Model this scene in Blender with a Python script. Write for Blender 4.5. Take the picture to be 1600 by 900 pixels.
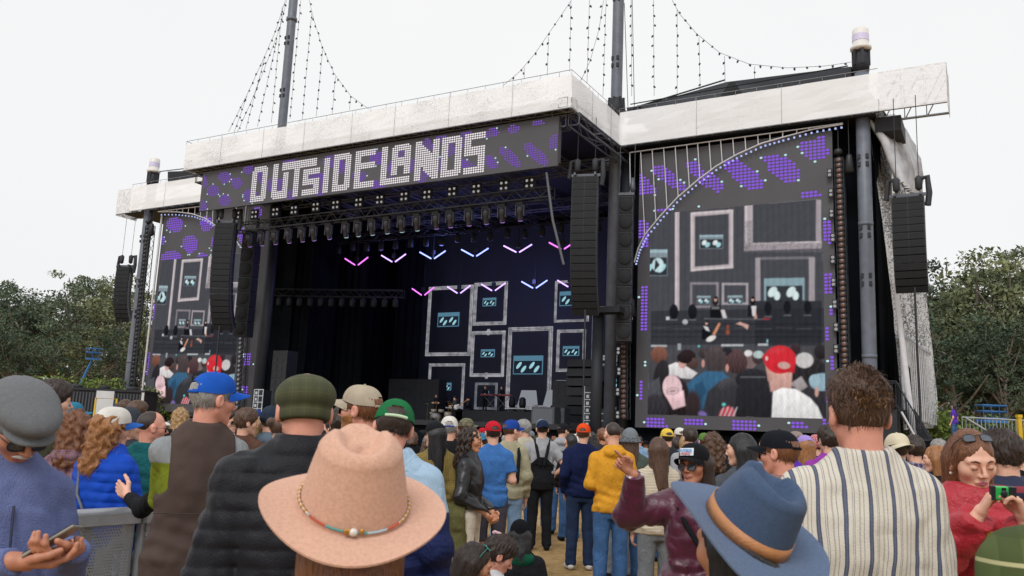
import bpy, math, random
import numpy as np
from mathutils import Vector, Matrix
PI = math.pi
for _o in list(bpy.data.objects): bpy.data.objects.remove(_o)
scene = bpy.context.scene
COL = scene.collection

# ---------------------------------------------------------------- camera
F_PX, PITCH, ROLL, PHI = 1356.14, .1697, .042, .5159
CAM = np.array([0, 0, 1.62])
_c, _s = math.cos(ROLL), math.sin(ROLL)
FWD = np.array([0, math.cos(PITCH), math.sin(PITCH)])
_up0 = np.array([0, -math.sin(PITCH), math.cos(PITCH)]); _rt0 = np.array([1., 0, 0])
RT = _c*_rt0+_s*_up0; UP = -_s*_rt0+_c*_up0
cd = bpy.data.cameras.new('camera'); cam = bpy.data.objects.new('camera', cd); COL.objects.link(cam)
M = Matrix(((RT[0], UP[0], -FWD[0], CAM[0]), (RT[1], UP[1], -FWD[1], CAM[1]), (RT[2], UP[2], -FWD[2], CAM[2]), (0, 0, 0, 1)))
cam.matrix_world = M
cd.sensor_width = 36; cd.lens = F_PX/1600*36; cd.clip_start = .1; cd.clip_end = 3000
cd.dof.use_dof = True; cd.dof.focus_distance = 9.0; cd.dof.aperture_fstop = 9.0
scene.camera = cam
scene.render.resolution_x = 1024; scene.render.resolution_y = 576
# ---------------------------------------------------------------- overcast sky and soft sun
SUN_EL, SUN_AZ = math.radians(44), math.radians(200)
w = bpy.data.worlds.new('World'); scene.world = w; w.use_nodes = True
nt = w.node_tree; nt.nodes.clear()
out = nt.nodes.new('ShaderNodeOutputWorld'); bg = nt.nodes.new('ShaderNodeBackground')
sky = nt.nodes.new('ShaderNodeTexSky'); sky.sky_type = 'NISHITA'; sky.sun_disc = False
sky.sun_elevation = SUN_EL; sky.sun_rotation = SUN_AZ; sky.dust_density = 5.0; sky.air_density = 1.2
hs = nt.nodes.new('ShaderNodeHueSaturation'); hs.inputs['Saturation'].default_value = .12
mx = nt.nodes.new('ShaderNodeMix'); mx.data_type = 'RGBA'; mx.inputs[0].default_value = .88
tc = nt.nodes.new('ShaderNodeTexCoord'); nz = nt.nodes.new('ShaderNodeTexNoise'); nz.inputs['Scale'].default_value = 1.6; nz.inputs['Detail'].default_value = 4
cr = nt.nodes.new('ShaderNodeValToRGB'); cr.color_ramp.elements[0].position = .3; cr.color_ramp.elements[1].position = .75
cr.color_ramp.elements[0].color = (9.0, 9.1, 9.25, 1); cr.color_ramp.elements[1].color = (9.7, 9.7, 9.72, 1)
nt.links.new(tc.outputs['Generated'], nz.inputs['Vector']); nt.links.new(nz.outputs['Fac'], cr.inputs['Fac'])
nt.links.new(sky.outputs[0], hs.inputs['Color']); nt.links.new(hs.outputs[0], mx.inputs[6]); nt.links.new(cr.outputs[0], mx.inputs[7])
nt.links.new(mx.outputs[2], bg.inputs['Color']); bg.inputs['Strength'].default_value = .1
nt.links.new(bg.outputs[0], out.inputs['Surface'])
sd = bpy.data.lights.new('sun', 'SUN'); so = bpy.data.objects.new('sun', sd); COL.objects.link(so)
sd.energy = 1.5; sd.angle = math.radians(25); sd.color = (1, .985, .965)
_sv = Vector((math.sin(SUN_AZ)*math.cos(SUN_EL), math.cos(SUN_AZ)*math.cos(SUN_EL), math.sin(SUN_EL)))
so.rotation_euler = _sv.to_track_quat('Z', 'Y').to_euler()
scene.view_settings.view_transform = 'Standard'; scene.view_settings.look = 'None'
scene.view_settings.exposure = 0.08; scene.view_settings.gamma = 1
scene.render.engine = 'CYCLES'
scene.cycles.max_bounces = 6; scene.cycles.transparent_max_bounces = 12; scene.cycles.diffuse_bounces = 3

# ---------------------------------------------------------------- frames of reference
C3 = np.array([2.563, 41.3456, 0.])
UX = np.array([math.cos(PHI), -math.sin(PHI), 0]); VX = np.array([math.sin(PHI), math.cos(PHI), 0])
def S(a, b, z): return C3+a*UX+b*VX+np.array([0, 0, z])
def ray(x, y): return FWD+RT*(x-800)/F_PX+UP*(450-y)/F_PX
def onb(x, y, b):
    k = ray(x, y); t = (b-(CAM-C3)@VX)/(k@VX); P = CAM+k*t
    return float((P-C3)@UX), float((P-C3)@VX), float(P[2])
def ondep(x, y, d):
    k = ray(x, y); return CAM+k*(d/k[1])
def hor(x): return 682+(x-800)*.042

# ---------------------------------------------------------------- materials
MATS = {}
def lin(c):
    if isinstance(c, str):
        c = tuple(int(c[i:i+2], 16)/255 for i in (0, 2, 4))
    return tuple(((x/12.92) if x <= .04045 else ((x+.055)/1.055)**2.4) for x in c)
def mat(name, col, rough=.7, var=.12, nscale=8., bump=0., bscale=60., metal=0., emit=0., spec=None, sheen=0., wrinkle=0.):
    """principled material, col is an sRGB hex string of the surface's own colour"""
    if name in MATS: return MATS[name]
    m = bpy.data.materials.new(name); m.use_nodes = True; MATS[name] = m
    t = m.node_tree; b = t.nodes['Principled BSDF']; c = lin(col)
    b.inputs['Roughness'].default_value = rough; b.inputs['Metallic'].default_value = metal
    if spec is not None: b.inputs['Specular IOR Level'].default_value = spec
    if sheen: b.inputs['Sheen Weight'].default_value = sheen
    tcn = t.nodes.new('ShaderNodeTexCoord')
    if var:
        n = t.nodes.new('ShaderNodeTexNoise'); n.inputs['Scale'].default_value = nscale; n.inputs['Detail'].default_value = 5
        t.links.new(tcn.outputs['Object'], n.inputs['Vector'])
        r = t.nodes.new('ShaderNodeValToRGB'); r.color_ramp.elements[0].position = .32; r.color_ramp.elements[1].position = .68
        r.color_ramp.elements[0].color = (*[x*(1-var) for x in c], 1); r.color_ramp.elements[1].color = (*[min(1, x*(1+var)) for x in c], 1)
        t.links.new(n.outputs['Fac'], r.inputs['Fac']); t.links.new(r.outputs[0], b.inputs['Base Color'])
    else: b.inputs['Base Color'].default_value = (*c, 1)
    if bump:
        n2 = t.nodes.new('ShaderNodeTexNoise'); n2.inputs['Scale'].default_value = bscale; n2.inputs['Detail'].default_value = 3
        t.links.new(tcn.outputs['Object'], n2.inputs['Vector'])
        bp = t.nodes.new('ShaderNodeBump'); bp.inputs['Strength'].default_value = bump; bp.inputs['Distance'].default_value = .02
        t.links.new(n2.outputs['Fac'], bp.inputs['Height']); t.links.new(bp.outputs[0], b.inputs['Normal'])
        if wrinkle:
            n3 = t.nodes.new('ShaderNodeTexNoise'); n3.inputs['Scale'].default_value = 9; n3.inputs['Detail'].default_value = 2.5; n3.inputs['Distortion'].default_value = 1.6
            mp3 = t.nodes.new('ShaderNodeMapping'); mp3.inputs['Scale'].default_value = (1, 1, .7); t.links.new(tcn.outputs['Object'], mp3.inputs['Vector']); t.links.new(mp3.outputs[0], n3.inputs['Vector'])
            ab = t.nodes.new('ShaderNodeMath'); ab.operation = 'SUBTRACT'; ab.inputs[1].default_value = .5; t.links.new(n3.outputs['Fac'], ab.inputs[0]); a2 = t.nodes.new('ShaderNodeMath'); a2.operation = 'ABSOLUTE'; t.links.new(ab.outputs[0], a2.inputs[0])
            b3 = t.nodes.new('ShaderNodeBump'); b3.inputs['Strength'].default_value = .9; b3.inputs['Distance'].default_value = wrinkle; t.links.new(a2.outputs[0], b3.inputs['Height']); t.links.new(b3.outputs[0], bp.inputs['Normal'])
    if emit:
        b.inputs['Emission Color'].default_value = (*c, 1); b.inputs['Emission Strength'].default_value = emit
    return m
def emat(name, col, strength):
    if name in MATS: return MATS[name]
    m = bpy.data.materials.new(name); m.use_nodes = True; MATS[name] = m
    t = m.node_tree; t.nodes.clear(); o = t.nodes.new('ShaderNodeOutputMaterial'); e = t.nodes.new('ShaderNodeEmission')
    e.inputs[0].default_value = (*lin(col), 1); e.inputs[1].default_value = strength
    t.links.new(e.outputs[0], o.inputs[0]); return m

# ---------------------------------------------------------------- objects
def tag(o, label=None, cat=None, group=None, kind=None):
    if label: o['label'] = label
    if cat: o['category'] = cat
    if group: o['group'] = group
    if kind: o['kind'] = kind
    return o
def thing(name, label, cat, loc=(0, 0, 0), rotz=0., group=None):
    o = bpy.data.objects.new(name, None); o.empty_display_size = .2; COL.objects.link(o)
    o.location = [float(x) for x in loc]; o.rotation_euler = (0, 0, rotz)
    return tag(o, label, cat, group)
def sthing(name, label, cat, abz, group=None): return thing(name, label, cat, S(*abz), -PHI, group)
def link(name, me, m=None, parent=None):
    if m is not None and len(me.materials) == 0:
        for x in (m if isinstance(m, (list, tuple)) else [m]): me.materials.append(x)
    o = bpy.data.objects.new(name, me); COL.objects.link(o); o.parent = parent
    return o
def kids(o): return [c for c in bpy.data.objects if c.parent == o]
KID = {}
def copy_tree(o, loc, rotz=None, label=None, group=None, scale=None):
    c = o.copy(); COL.objects.link(c); c.location = [float(x) for x in loc]
    if rotz is not None: c.rotation_euler = (0, 0, rotz)
    if label: c['label'] = label
    if group: c['group'] = group
    if scale: c.scale = scale
    if o.name not in KID:
        KID[o.name] = [(k, list(k.children)) for k in o.children]
    for k, gs in KID[o.name]:
        k2 = k.copy(); COL.objects.link(k2); k2.parent = c
        for g in gs:
            g2 = g.copy(); COL.objects.link(g2); g2.parent = k2
    return c
class MB:
    def __init__(s): s.v = []; s.f = []; s.mi = []; s.cur = 0; s.sm = []
    def add(s, vs, fs, smooth=False):
        n = len(s.v); s.v.extend([tuple(map(float, p)) for p in vs])
        for f in fs: s.f.append(tuple(i+n for i in f)); s.mi.append(s.cur); s.sm.append(smooth)
    def box(s, c, d, rz=0., M3=None):
        x, y, z = d[0]/2, d[1]/2, d[2]/2
        P = np.array([[i*x, j*y, k*z] for k in (-1, 1) for j in (-1, 1) for i in (-1, 1)])
        if rz: R = np.array([[math.cos(rz), -math.sin(rz), 0], [math.sin(rz), math.cos(rz), 0], [0, 0, 1]]); P = P@R.T
        if M3 is not None: P = P@np.array(M3).T
        s.add(P+np.array(c), [(0, 2, 3, 1), (4, 5, 7, 6), (0, 1, 5, 4), (2, 6, 7, 3), (0, 4, 6, 2), (1, 3, 7, 5)])
    def box2(s, lo, hi):
        lo, hi = np.array(lo, float), np.array(hi, float); s.box((lo+hi)/2, hi-lo)
    def tube(s, pts, r, n=6, cap=True, smooth=True):
        pts = [np.array(p, float) for p in pts]; rs = r if hasattr(r, '__len__') else [r]*len(pts)
        rings = []; ref = None
        for i, p in enumerate(pts):
            d = (pts[min(i+1, len(pts)-1)]-pts[max(i-1, 0)]); d = d/(np.linalg.norm(d)+1e-9)
            if ref is None: ref = np.array([0, 0, 1.]) if abs(d[2]) < .9 else np.array([1., 0, 0])
            a = np.cross(d, ref); a /= np.linalg.norm(a)+1e-9; b = np.cross(d, a); ref = np.cross(a, d)
            if abs(ref@d) > .99: ref = b
            rings.append([p+rs[i]*(math.cos(2*PI*k/n)*a+math.sin(2*PI*k/n)*b) for k in range(n)])
        vs = [q for R in rings for q in R]; fs = []
        for i in range(len(pts)-1):
            for k in range(n):
                fs.append((i*n+k, i*n+(k+1) % n, (i+1)*n+(k+1) % n, (i+1)*n+k))
        s.add(vs, fs, smooth)
        if cap: s.add(rings[0], [tuple(range(n))]); s.add(rings[-1], [tuple(range(n))[::-1]])
    def lathe(s, prof, n=20, c=(0, 0, 0), M3=None, smooth=True, cap=True):
        vs = []; fs = []
        for r, z in prof:
            for k in range(n): vs.append((r*math.cos(2*PI*k/n), r*math.sin(2*PI*k/n), z))
        for i in range(len(prof)-1):
            for k in range(n): fs.append((i*n+k, i*n+(k+1) % n, (i+1)*n+(k+1) % n, (i+1)*n+k))
        if cap:
            fs.append(tuple(range(n))[::-1]); fs.append(tuple((len(prof)-1)*n+k for k in range(n)))
        P = np.array(vs)
        if M3 is not None: P = P@np.array(M3).T
        s.add(P+np.array(c), fs, smooth)
    def poly(s, pts): s.add(pts, [tuple(range(len(pts)))])
    def prism(s, pts2, ax, t0, t1):
        """polygon in the plane perpendicular to ax, extruded"""
        def P(p, t):
            return {'x': (t, p[0], p[1]), 'y': (p[0], t, p[1]), 'z': (p[0], p[1], t)}[ax]
        n = len(pts2); s.add([P(p, t0) for p in pts2]+[P(p, t1) for p in pts2],
            [tuple(range(n)), tuple(range(2*n-1, n-1, -1))]+[(i, (i+1) % n, n+(i+1) % n, n+i) for i in range(n)])
    def truss(s, p0, p1, w, r=.03, seg=None, up=(0, 0, 1)):
        p0, p1 = np.array(p0, float), np.array(p1, float); d = p1-p0; L = np.linalg.norm(d); d /= L
        up = np.array(up, float); a = np.cross(d, up); a /= np.linalg.norm(a); b = np.cross(a, d)
        n = seg or max(1, int(L/w)); cs = [(-1, -1), (1, -1), (1, 1), (-1, 1)]
        P = lambda i, k: p0+d*L*i/n+(a*cs[k][0]+b*cs[k][1])*w/2
        for k in range(4): s.tube([P(0, k), P(n, k)], r, 5, False)
        for i in range(n):
            for k in range(4): s.tube([P(i, k) if i % 2 else P(i+1, k), P(i+1, (k+1) % 4) if i % 2 else P(i, (k+1) % 4)], r*.55, 4, False)
        for i in (0, n):
            for k in range(4): s.tube([P(i, k), P(i, (k+1) % 4)], r*.6, 4, False)
    def mesh(s, name, flat=False):
        me = bpy.data.meshes.new(name); me.from_pydata(s.v, [], s.f)
        me.polygons.foreach_set('material_index', s.mi)
        me.polygons.foreach_set('use_smooth', [bool(x) and not flat for x in s.sm]); me.update(); return me
    def build(s, name, m=None, parent=None): return link(name, s.mesh(name), m, parent)
def npmesh(name, V, Fq, smooth=True, mi=None):
    """fast mesh from numpy arrays; quads may carry -1 in the last column for triangles"""
    me = bpy.data.meshes.new(name); V = np.asarray(V, np.float32); Fq = np.asarray(Fq, np.int32)
    me.vertices.add(len(V)); me.vertices.foreach_set('co', V.ravel())
    k = Fq.shape[1]; me.loops.add(Fq.size); me.loops.foreach_set('vertex_index', Fq.ravel())
    me.polygons.add(len(Fq)); me.polygons.foreach_set('loop_start', np.arange(0, Fq.size, k, dtype=np.int32))
    me.polygons.foreach_set('loop_total', np.full(len(Fq), k, np.int32))
    if mi is not None: me.polygons.foreach_set('material_index', np.asarray(mi, np.int32))
    me.polygons.foreach_set('use_smooth', np.full(len(Fq), smooth)); me.update(calc_edges=True); return me
rnd = random.Random(7); nrs = np.random.RandomState(11)
# ================================================================ ground
def ground_mat():
    m = bpy.data.materials.new('dry_grass'); m.use_nodes = True; t = m.node_tree; b = t.nodes['Principled BSDF']
    tcn = t.nodes.new('ShaderNodeTexCoord')
    def noise(s, d=4):
        n = t.nodes.new('ShaderNodeTexNoise'); n.inputs['Scale'].default_value = s; n.inputs['Detail'].default_value = d
        t.links.new(tcn.outputs['Object'], n.inputs['Vector']); return n
    n1, n2, n3 = noise(.8), noise(9, 6), noise(70, 3)
    r1 = t.nodes.new('ShaderNodeValToRGB'); e = r1.color_ramp.elements
    e[0].position = .3; e[0].color = (*lin('b08f63'), 1); e[1].position = .75; e[1].color = (*lin('dcbf92'), 1)
    t.links.new(n2.outputs['Fac'], r1.inputs['Fac'])
    r2 = t.nodes.new('ShaderNodeValToRGB'); e = r2.color_ramp.elements
    e[0].position = .35; e[0].color = (.62, .6, .52, 1); e[1].position = .65; e[1].color = (1.05, 1.05, 1.05, 1)
    t.links.new(n1.outputs['Fac'], r2.inputs['Fac'])
    r3 = t.nodes.new('ShaderNodeValToRGB'); e = r3.color_ramp.elements
    e[0].position = .35; e[0].color = (.5, .48, .42, 1); e[1].position = .6; e[1].color = (1.15, 1.12, 1.05, 1)
    t.links.new(n3.outputs['Fac'], r3.inputs['Fac'])
    def mul(a, c):
        x = t.nodes.new('ShaderNodeMix'); x.data_type = 'RGBA'; x.blend_type = 'MULTIPLY'; x.inputs[0].default_value = 1
        t.links.new(a, x.inputs[6]); t.links.new(c, x.inputs[7]); return x.outputs[2]
    t.links.new(mul(mul(r1.outputs[0], r2.outputs[0]), r3.outputs[0]), b.inputs['Base Color'])
    bp = t.nodes.new('ShaderNodeBump'); bp.inputs['Strength'].default_value = .8; bp.inputs['Distance'].default_value = .04
    t.links.new(n3.outputs['Fac'], bp.inputs['Height']); t.links.new(bp.outputs[0], b.inputs['Normal'])
    b.inputs['Roughness'].default_value = .95; b.inputs['Specular IOR Level'].default_value = .1
    return m
_n = 60; _g = np.linspace(-1, 1, _n); _gx = np.sign(_g)*np.abs(_g)**2.2*900
GX, GY = np.meshgrid(_gx, _gx+0); GZ = 0*GX
V = np.stack([GX.ravel(), GY.ravel()+20, GZ.ravel()], 1)
idx = np.arange(_n*_n).reshape(_n, _n)
Fq = np.stack([idx[:-1, :-1].ravel(), idx[:-1, 1:].ravel(), idx[1:, 1:].ravel(), idx[1:, :-1].ravel()], 1)
tag(link('ground', npmesh('ground', V, Fq), ground_mat()), kind='structure')

# ================================================================ stage materials
BLK = mat('black_paint', '1b1e26', .65, .25, 1.5)
DRAPE = mat('black_drape', '101319', .95, .3, .8, spec=.1)
DGREY = mat('charcoal_steel', '626773', .5, .15, 2)
ALU = mat('aluminium', '8f9297', .45, .1, 3, metal=.3)
WSTEEL = mat('white_steel', 'c9c9cc', .5, .06, 4)
PLASTIC = mat('black_plastic', '1d1f24', .5, .15, 6)
def mesh_sheet(name, dens=.50, dark='83868d', base='fafbfd', sc=(20, 20, 40)):
    """white scrim that is flecked with open holes"""
    m = bpy.data.materials.new(name); m.use_nodes = True; t = m.node_tree; b = t.nodes['Principled BSDF']
    o = [n for n in t.nodes if n.type == 'OUTPUT_MATERIAL'][0]
    tcn = t.nodes.new('ShaderNodeTexCoord'); mp = t.nodes.new('ShaderNodeMapping'); mp.inputs['Scale'].default_value = sc
    t.links.new(tcn.outputs['Object'], mp.inputs['Vector'])
    n = t.nodes.new('ShaderNodeTexNoise'); n.inputs['Scale'].default_value = 1; n.inputs['Detail'].default_value = 3; n.inputs['Roughness'].default_value = .8
    t.links.new(mp.outputs[0], n.inputs['Vector'])
    big = t.nodes.new('ShaderNodeTexNoise'); big.inputs['Scale'].default_value = .28; big.inputs['Detail'].default_value = 3
    t.links.new(tcn.outputs['Object'], big.inputs['Vector'])
    ad = t.nodes.new('ShaderNodeMath'); ad.operation = 'MULTIPLY_ADD'; ad.inputs[1].default_value = .30
    t.links.new(big.outputs['Fac'], ad.inputs[0]); t.links.new(n.outputs['Fac'], ad.inputs[2])
    r = t.nodes.new('ShaderNodeValToRGB'); r.color_ramp.elements[0].position = dens; r.color_ramp.elements[1].position = dens+.05
    r.color_ramp.elements[0].color = (*lin(dark), 1); r.color_ramp.elements[1].color = (*lin(base), 1)
    t.links.new(ad.outputs[0], r.inputs['Fac']); t.links.new(r.outputs[0], b.inputs['Base Color'])
    b.inputs['Roughness'].default_value = .6
    tr = t.nodes.new('ShaderNodeBsdfTranslucent'); tr.inputs[0].default_value = (.95, .955, .97, 1)
    mx = t.nodes.new('ShaderNodeMixShader'); mx.inputs[0].default_value = .15
    t.links.new(b.outputs[0], mx.inputs[1]); t.links.new(tr.outputs[0], mx.inputs[2])
    tp = t.nodes.new('ShaderNodeBsdfTransparent'); m2 = t.nodes.new('ShaderNodeMixShader'); m2.inputs[0].default_value = .12
    t.links.new(mx.outputs[0], m2.inputs[1]); t.links.new(tp.outputs[0], m2.inputs[2]); t.links.new(m2.outputs[0], o.inputs[0])
    return m
SCRIM = mesh_sheet('white_sequin_scrim', .53)
SCRIM2 = mesh_sheet('white_scrim_smooth', .455)
def lace(name, tr=.32):
    m = bpy.data.materials.new(name); m.use_nodes = True; t = m.node_tree; b = t.nodes['Principled BSDF']
    o = [n for n in t.nodes if n.type == 'OUTPUT_MATERIAL'][0]; b.inputs['Base Color'].default_value = (.86, .87, .9, 1)
    tp = t.nodes.new('ShaderNodeBsdfTransparent'); m2 = t.nodes.new('ShaderNodeMixShader')
    tcn = t.nodes.new('ShaderNodeTexCoord'); n = t.nodes.new('ShaderNodeTexNoise'); n.inputs['Scale'].default_value = 3.5; n.inputs['Detail'].default_value = 5
    t.links.new(tcn.outputs['Object'], n.inputs['Vector'])
    r = t.nodes.new('ShaderNodeMapRange'); r.inputs['From Min'].default_value = .4; r.inputs['From Max'].default_value = .6; r.inputs['To Min'].default_value = tr-.2; r.inputs['To Max'].default_value = tr+.2
    t.links.new(n.outputs['Fac'], r.inputs['Value']); t.links.new(r.outputs[0], m2.inputs[0])
    t.links.new(b.outputs[0], m2.inputs[1]); t.links.new(tp.outputs[0], m2.inputs[2]); t.links.new(m2.outputs[0], o.inputs[0]); return m
LACE = lace('open_scrim')

# ================================================================ the stage (local axes: x along the front, y to the back)
stage = sthing('concert_stage', 'huge black open-air concert stage with white flecked fascia and steel masts', 'stage', (0, 0, 0))
ZB = 18.0; FH = 2.0; DK = 2.3
def P(mb, name, m=None, parent=None): return mb.build(name, m, parent or stage)
m = MB(); m.box2((-27.5, .6, DK-.25), (-.2, 25, DK)); P(m, 'deck', BLK)
m = MB(); m.box2((-27.5, .9, 0), (-.2, 1.1, DK-.26)); m.box2((-39.5, 7.7, 0), (-27.5, 7.9, DK-.3)); m.box2((-.2, 7.7, 0), (13.8, 7.9, DK-.2)); P(m, 'deck_skirt', DRAPE)
# roof slab, black underside with truss grid
m = MB(); m.box2((-28.1, 2.2, ZB+.15), (-2.2, 25, ZB+1.5)); m.box2((-28.1, .3, ZB+.1), (-.3, 2.2, ZB+.2)); m.box2((-2.2, 2.2, ZB+.1), (-.3, 8, ZB+.2)); m.box2((-43, 8.2, ZB+.1), (-28.1, 12, ZB+1.4)); m.box2((-.3, 8.2, ZB+.1), (13.4, 12, ZB+1.4)); m.box2((-43, 6.7, ZB+.02), (-28.1, 8.2, ZB+.12)); m.box2((-.3, 6.75, ZB+.02), (13.4, 8.2, ZB+.12))
P(m, 'roof', BLK)
m = MB()
for i in range(8): m.truss((-27.5+i*3.9, .8, ZB-.3), (-27.5+i*3.9, 24, ZB-.3), .6, .05, 14)
for b in (1.0, 8, 15, 22): m.truss((-27.8, b, ZB-.35), (-.6, b, ZB-.35), .6, .05, 18)
P(m, 'roof_truss', DGREY)
# back and side drapes with folds
def drape(a0, b0, a1, b1, z0, z1, amp=.12, wl=.9, n=None, lean=0):
    L = math.hypot(a1-a0, b1-b0); n = n or int(L/wl*8); mb = MB(); nz = 6
    dx, dy = (a1-a0)/L, (b1-b0)/L; vs = []; fs = []
    ph = [rnd.uniform(-.6, .6) for _ in range(n+1)]
    for j in range(nz+1):
        for i in range(n+1):
            s = L*i/n; o = amp*math.sin(2*PI*s/wl+ph[i//8])*(1.1-.35*j/nz); vs.append((a0+dx*s-dy*o, b0+dy*s+dx*o+lean*j/nz, z0+(z1-z0)*j/nz))
    for j in range(nz):
        for i in range(n): k = j*(n+1)+i; fs.append((k, k+1, k+n+2, k+n+1))
    mb.add(vs, fs, True); return mb
P(drape(-27.6, 24.5, -.3, 24.5, DK, ZB+.2), 'curtain', DRAPE)
P(drape(-25.6, 8.6, -25.6, 24.5, DK, ZB+.2), 'curtain', DRAPE)
P(drape(-.4, 8.4, -.4, 24.5, DK, ZB+.2), 'curtain', DRAPE)
P(drape(13.2, 7.6, 13.2, 23, 0, ZB+.2, .1, 1.2), 'curtain', DRAPE)
P(drape(-.4, 8.3, 13.2, 8.3, 0, ZB+.2, .08, 1.2), 'curtain', DRAPE)
P(drape(-39, 8.3, -25.6, 8.3, 0, ZB+.2, .08, 1.2), 'curtain', DRAPE)
# stage-left wing curtains in view inside the opening
for a, b in ((-24.5, 9), (-22.6, 13), (-20.4, 17)):
    P(drape(a-2.6, b, a, b, DK, ZB, .1, .7), 'curtain', DRAPE)
# fascias: scrim sheet on a truss box
def fascia(name, p0, p1, z0, z1, m, seams, nrm):
    a0, b0 = p0; a1, b1 = p1; L = math.hypot(a1-a0, b1-b0); mb = MB(); nx, ny = nrm
    n = max(2, int(L)); k = 5; vs = []; fs = []
    for j in range(k+1):
        for i in range(n+1):
            s = i/n; o = .02*math.sin(i*2.1+j)+.02*rnd.random(); vs.append((a0+(a1-a0)*s-nx*o, b0+(b1-b0)*s-ny*o, z0+(z1-z0)*j/k))
    for j in range(k):
        for i in range(n): q = j*(n+1)+i; fs.append((q, q+1, q+n+2, q+n+1))
    mb.add(vs, fs); o = P(mb, name, m)
    t = MB(); t.truss((a0+nx*.45+.01, b0+ny*.45, z0+.35), (a1+nx*.45, b1+ny*.45, z0+.35), .5, .04); P(t, 'fascia_truss', ALU)
    r = MB(); r.tube([(a0-nx*.03, b0-ny*.03, z0), (a1-nx*.03, b1-ny*.03, z0)], .035, 5)
    for s in seams:
        r.tube([(a0+(a1-a0)*s-nx*.04, b0+(b1-b0)*s-ny*.04, z0), (a0+(a1-a0)*s-nx*.04, b0+(b1-b0)*s-ny*.04, z1+.22)], .009, 4)
    for i in range(int(L/1.1)+1):
        s = i*1.1/L; r.tube([(a0+(a1-a0)*s, b0+(b1-b0)*s, z1-.05), (a0+(a1-a0)*s, b0+(b1-b0)*s, z1+.2)], .012, 4)
    r.tube([(a0, b0, z1+.22), (a1, b1, z1+.22)], .018, 4)
    link('trim_rail', r.mesh('trim_rail'), ALU, o); return o
fascia('fascia_panel', (-28.2, 0), (0, 0), ZB, ZB+FH-.2, SCRIM, (.12, .25, .37, .5, .61, .74, .88), (0, 1))
fascia('fascia_panel', (0, 0), (0, 6.33), ZB, ZB+FH-.2, SCRIM, (.4, .8), (-1, 0))
fascia('fascia_panel', (-28.2, 0), (-28.2, 6), ZB, ZB+FH-.2, SCRIM, (.5,), (1, 0))
fascia('fascia_panel', (0, 6.33), (13.6, 6.33), ZB, ZB+FH, SCRIM2, (.33, .66), (0, 1))
fascia('fascia_panel', (-41.6, 6.1), (-28.3, 6.1), ZB, ZB+FH, SCRIM2, (.3, .66), (0, 1))
for a0, a1 in ((13.62, 16.6), (-43.6, -41.62)):   # see-through ends of the wing trusses
    mb = MB(); mb.box2((a0, 6.28, ZB), (a1, 6.3, ZB+FH)); e = a1 if a0 > 0 else a0
    mb.box2((e-.01, 6.33, ZB-.1), (e+.01, 8.3, ZB+FH)); o = P(mb, 'open_scrim_end', LACE)
    t = MB()
    for bb in (6.4, 8.0):
        t.tube([(a0, bb, ZB+.05), (a1, bb, ZB+.05)], .07, 5); t.tube([(a0, bb, ZB+FH), (a1, bb, ZB+FH)], .03, 5)
        n = 3
        for i in range(n):
            x0 = a0+(a1-a0)*i/n; x1 = a0+(a1-a0)*(i+1)/n
            t.tube([(x0, bb, ZB), (x1, bb, ZB+FH)], .03, 4); t.tube([(x1, bb, ZB), (x1, bb, ZB+FH)], .025, 4)
    link('end_truss', t.mesh('end_truss'), ALU, o)
# columns with capital drums
def column(a, b, r, ztop, big=True):
    mb = MB(); mb.lathe([(r, 0), (r, 6), (r, 12), (r, ztop)], 20, (a, b, 0))
    for z in (6, 12.5): mb.lathe([(r*1.04, z), (r*1.04, z+.2)], 20, (a, b, 0))
    o = P(mb, 'column', DGREY)
    for z in (3.4, 9.6, 12.0, 15.6):
        for dx in (-.55, .55):
            for z2 in (z, z+.4): s = MB(); s.box((a+dx*r, b-r*.86, z2), (.14, .12, .22)); link('bracket', s.mesh('bracket'), BLK, o)
    c = MB(); z = ztop
    c.lathe([(r*1.1, z-.9), (r*1.25, z-.4), (r*1.0, z), (r*.9, z+.25)], 16, (a, b, 0))
    for k in range(6): c.box((a+math.cos(k)*r*1.05, b+math.sin(k)*r*1.05, z-.1), (.16, .16, .9), k)
    P(c, 'column_head', BLK)
    d = MB(); d.lathe([(.42, z+.25), (.52, z+.33), (.52, z+.45), (.40, z+.47), (.40, z+1.35), (.33, z+1.45), (.1, z+1.47)], 24, (a, b, 0)); o = P(d, 'lamp_drum', mat('drum_white', 'd9d6d2', .4, .05))
    g = MB(); g.lathe([(.41, z+.75), (.41, z+1.1)], 24, (a, b, 0), cap=False); link('drum_band', g.mesh('drum_band'), mat('drum_lilac', 'cfc8e6', .4, .1, 30), o)
column(12.75, 7.2, .34, 21.4)
column(onb(233, 330, 6.9)[0], 6.9, .36, 21.0)
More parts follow.
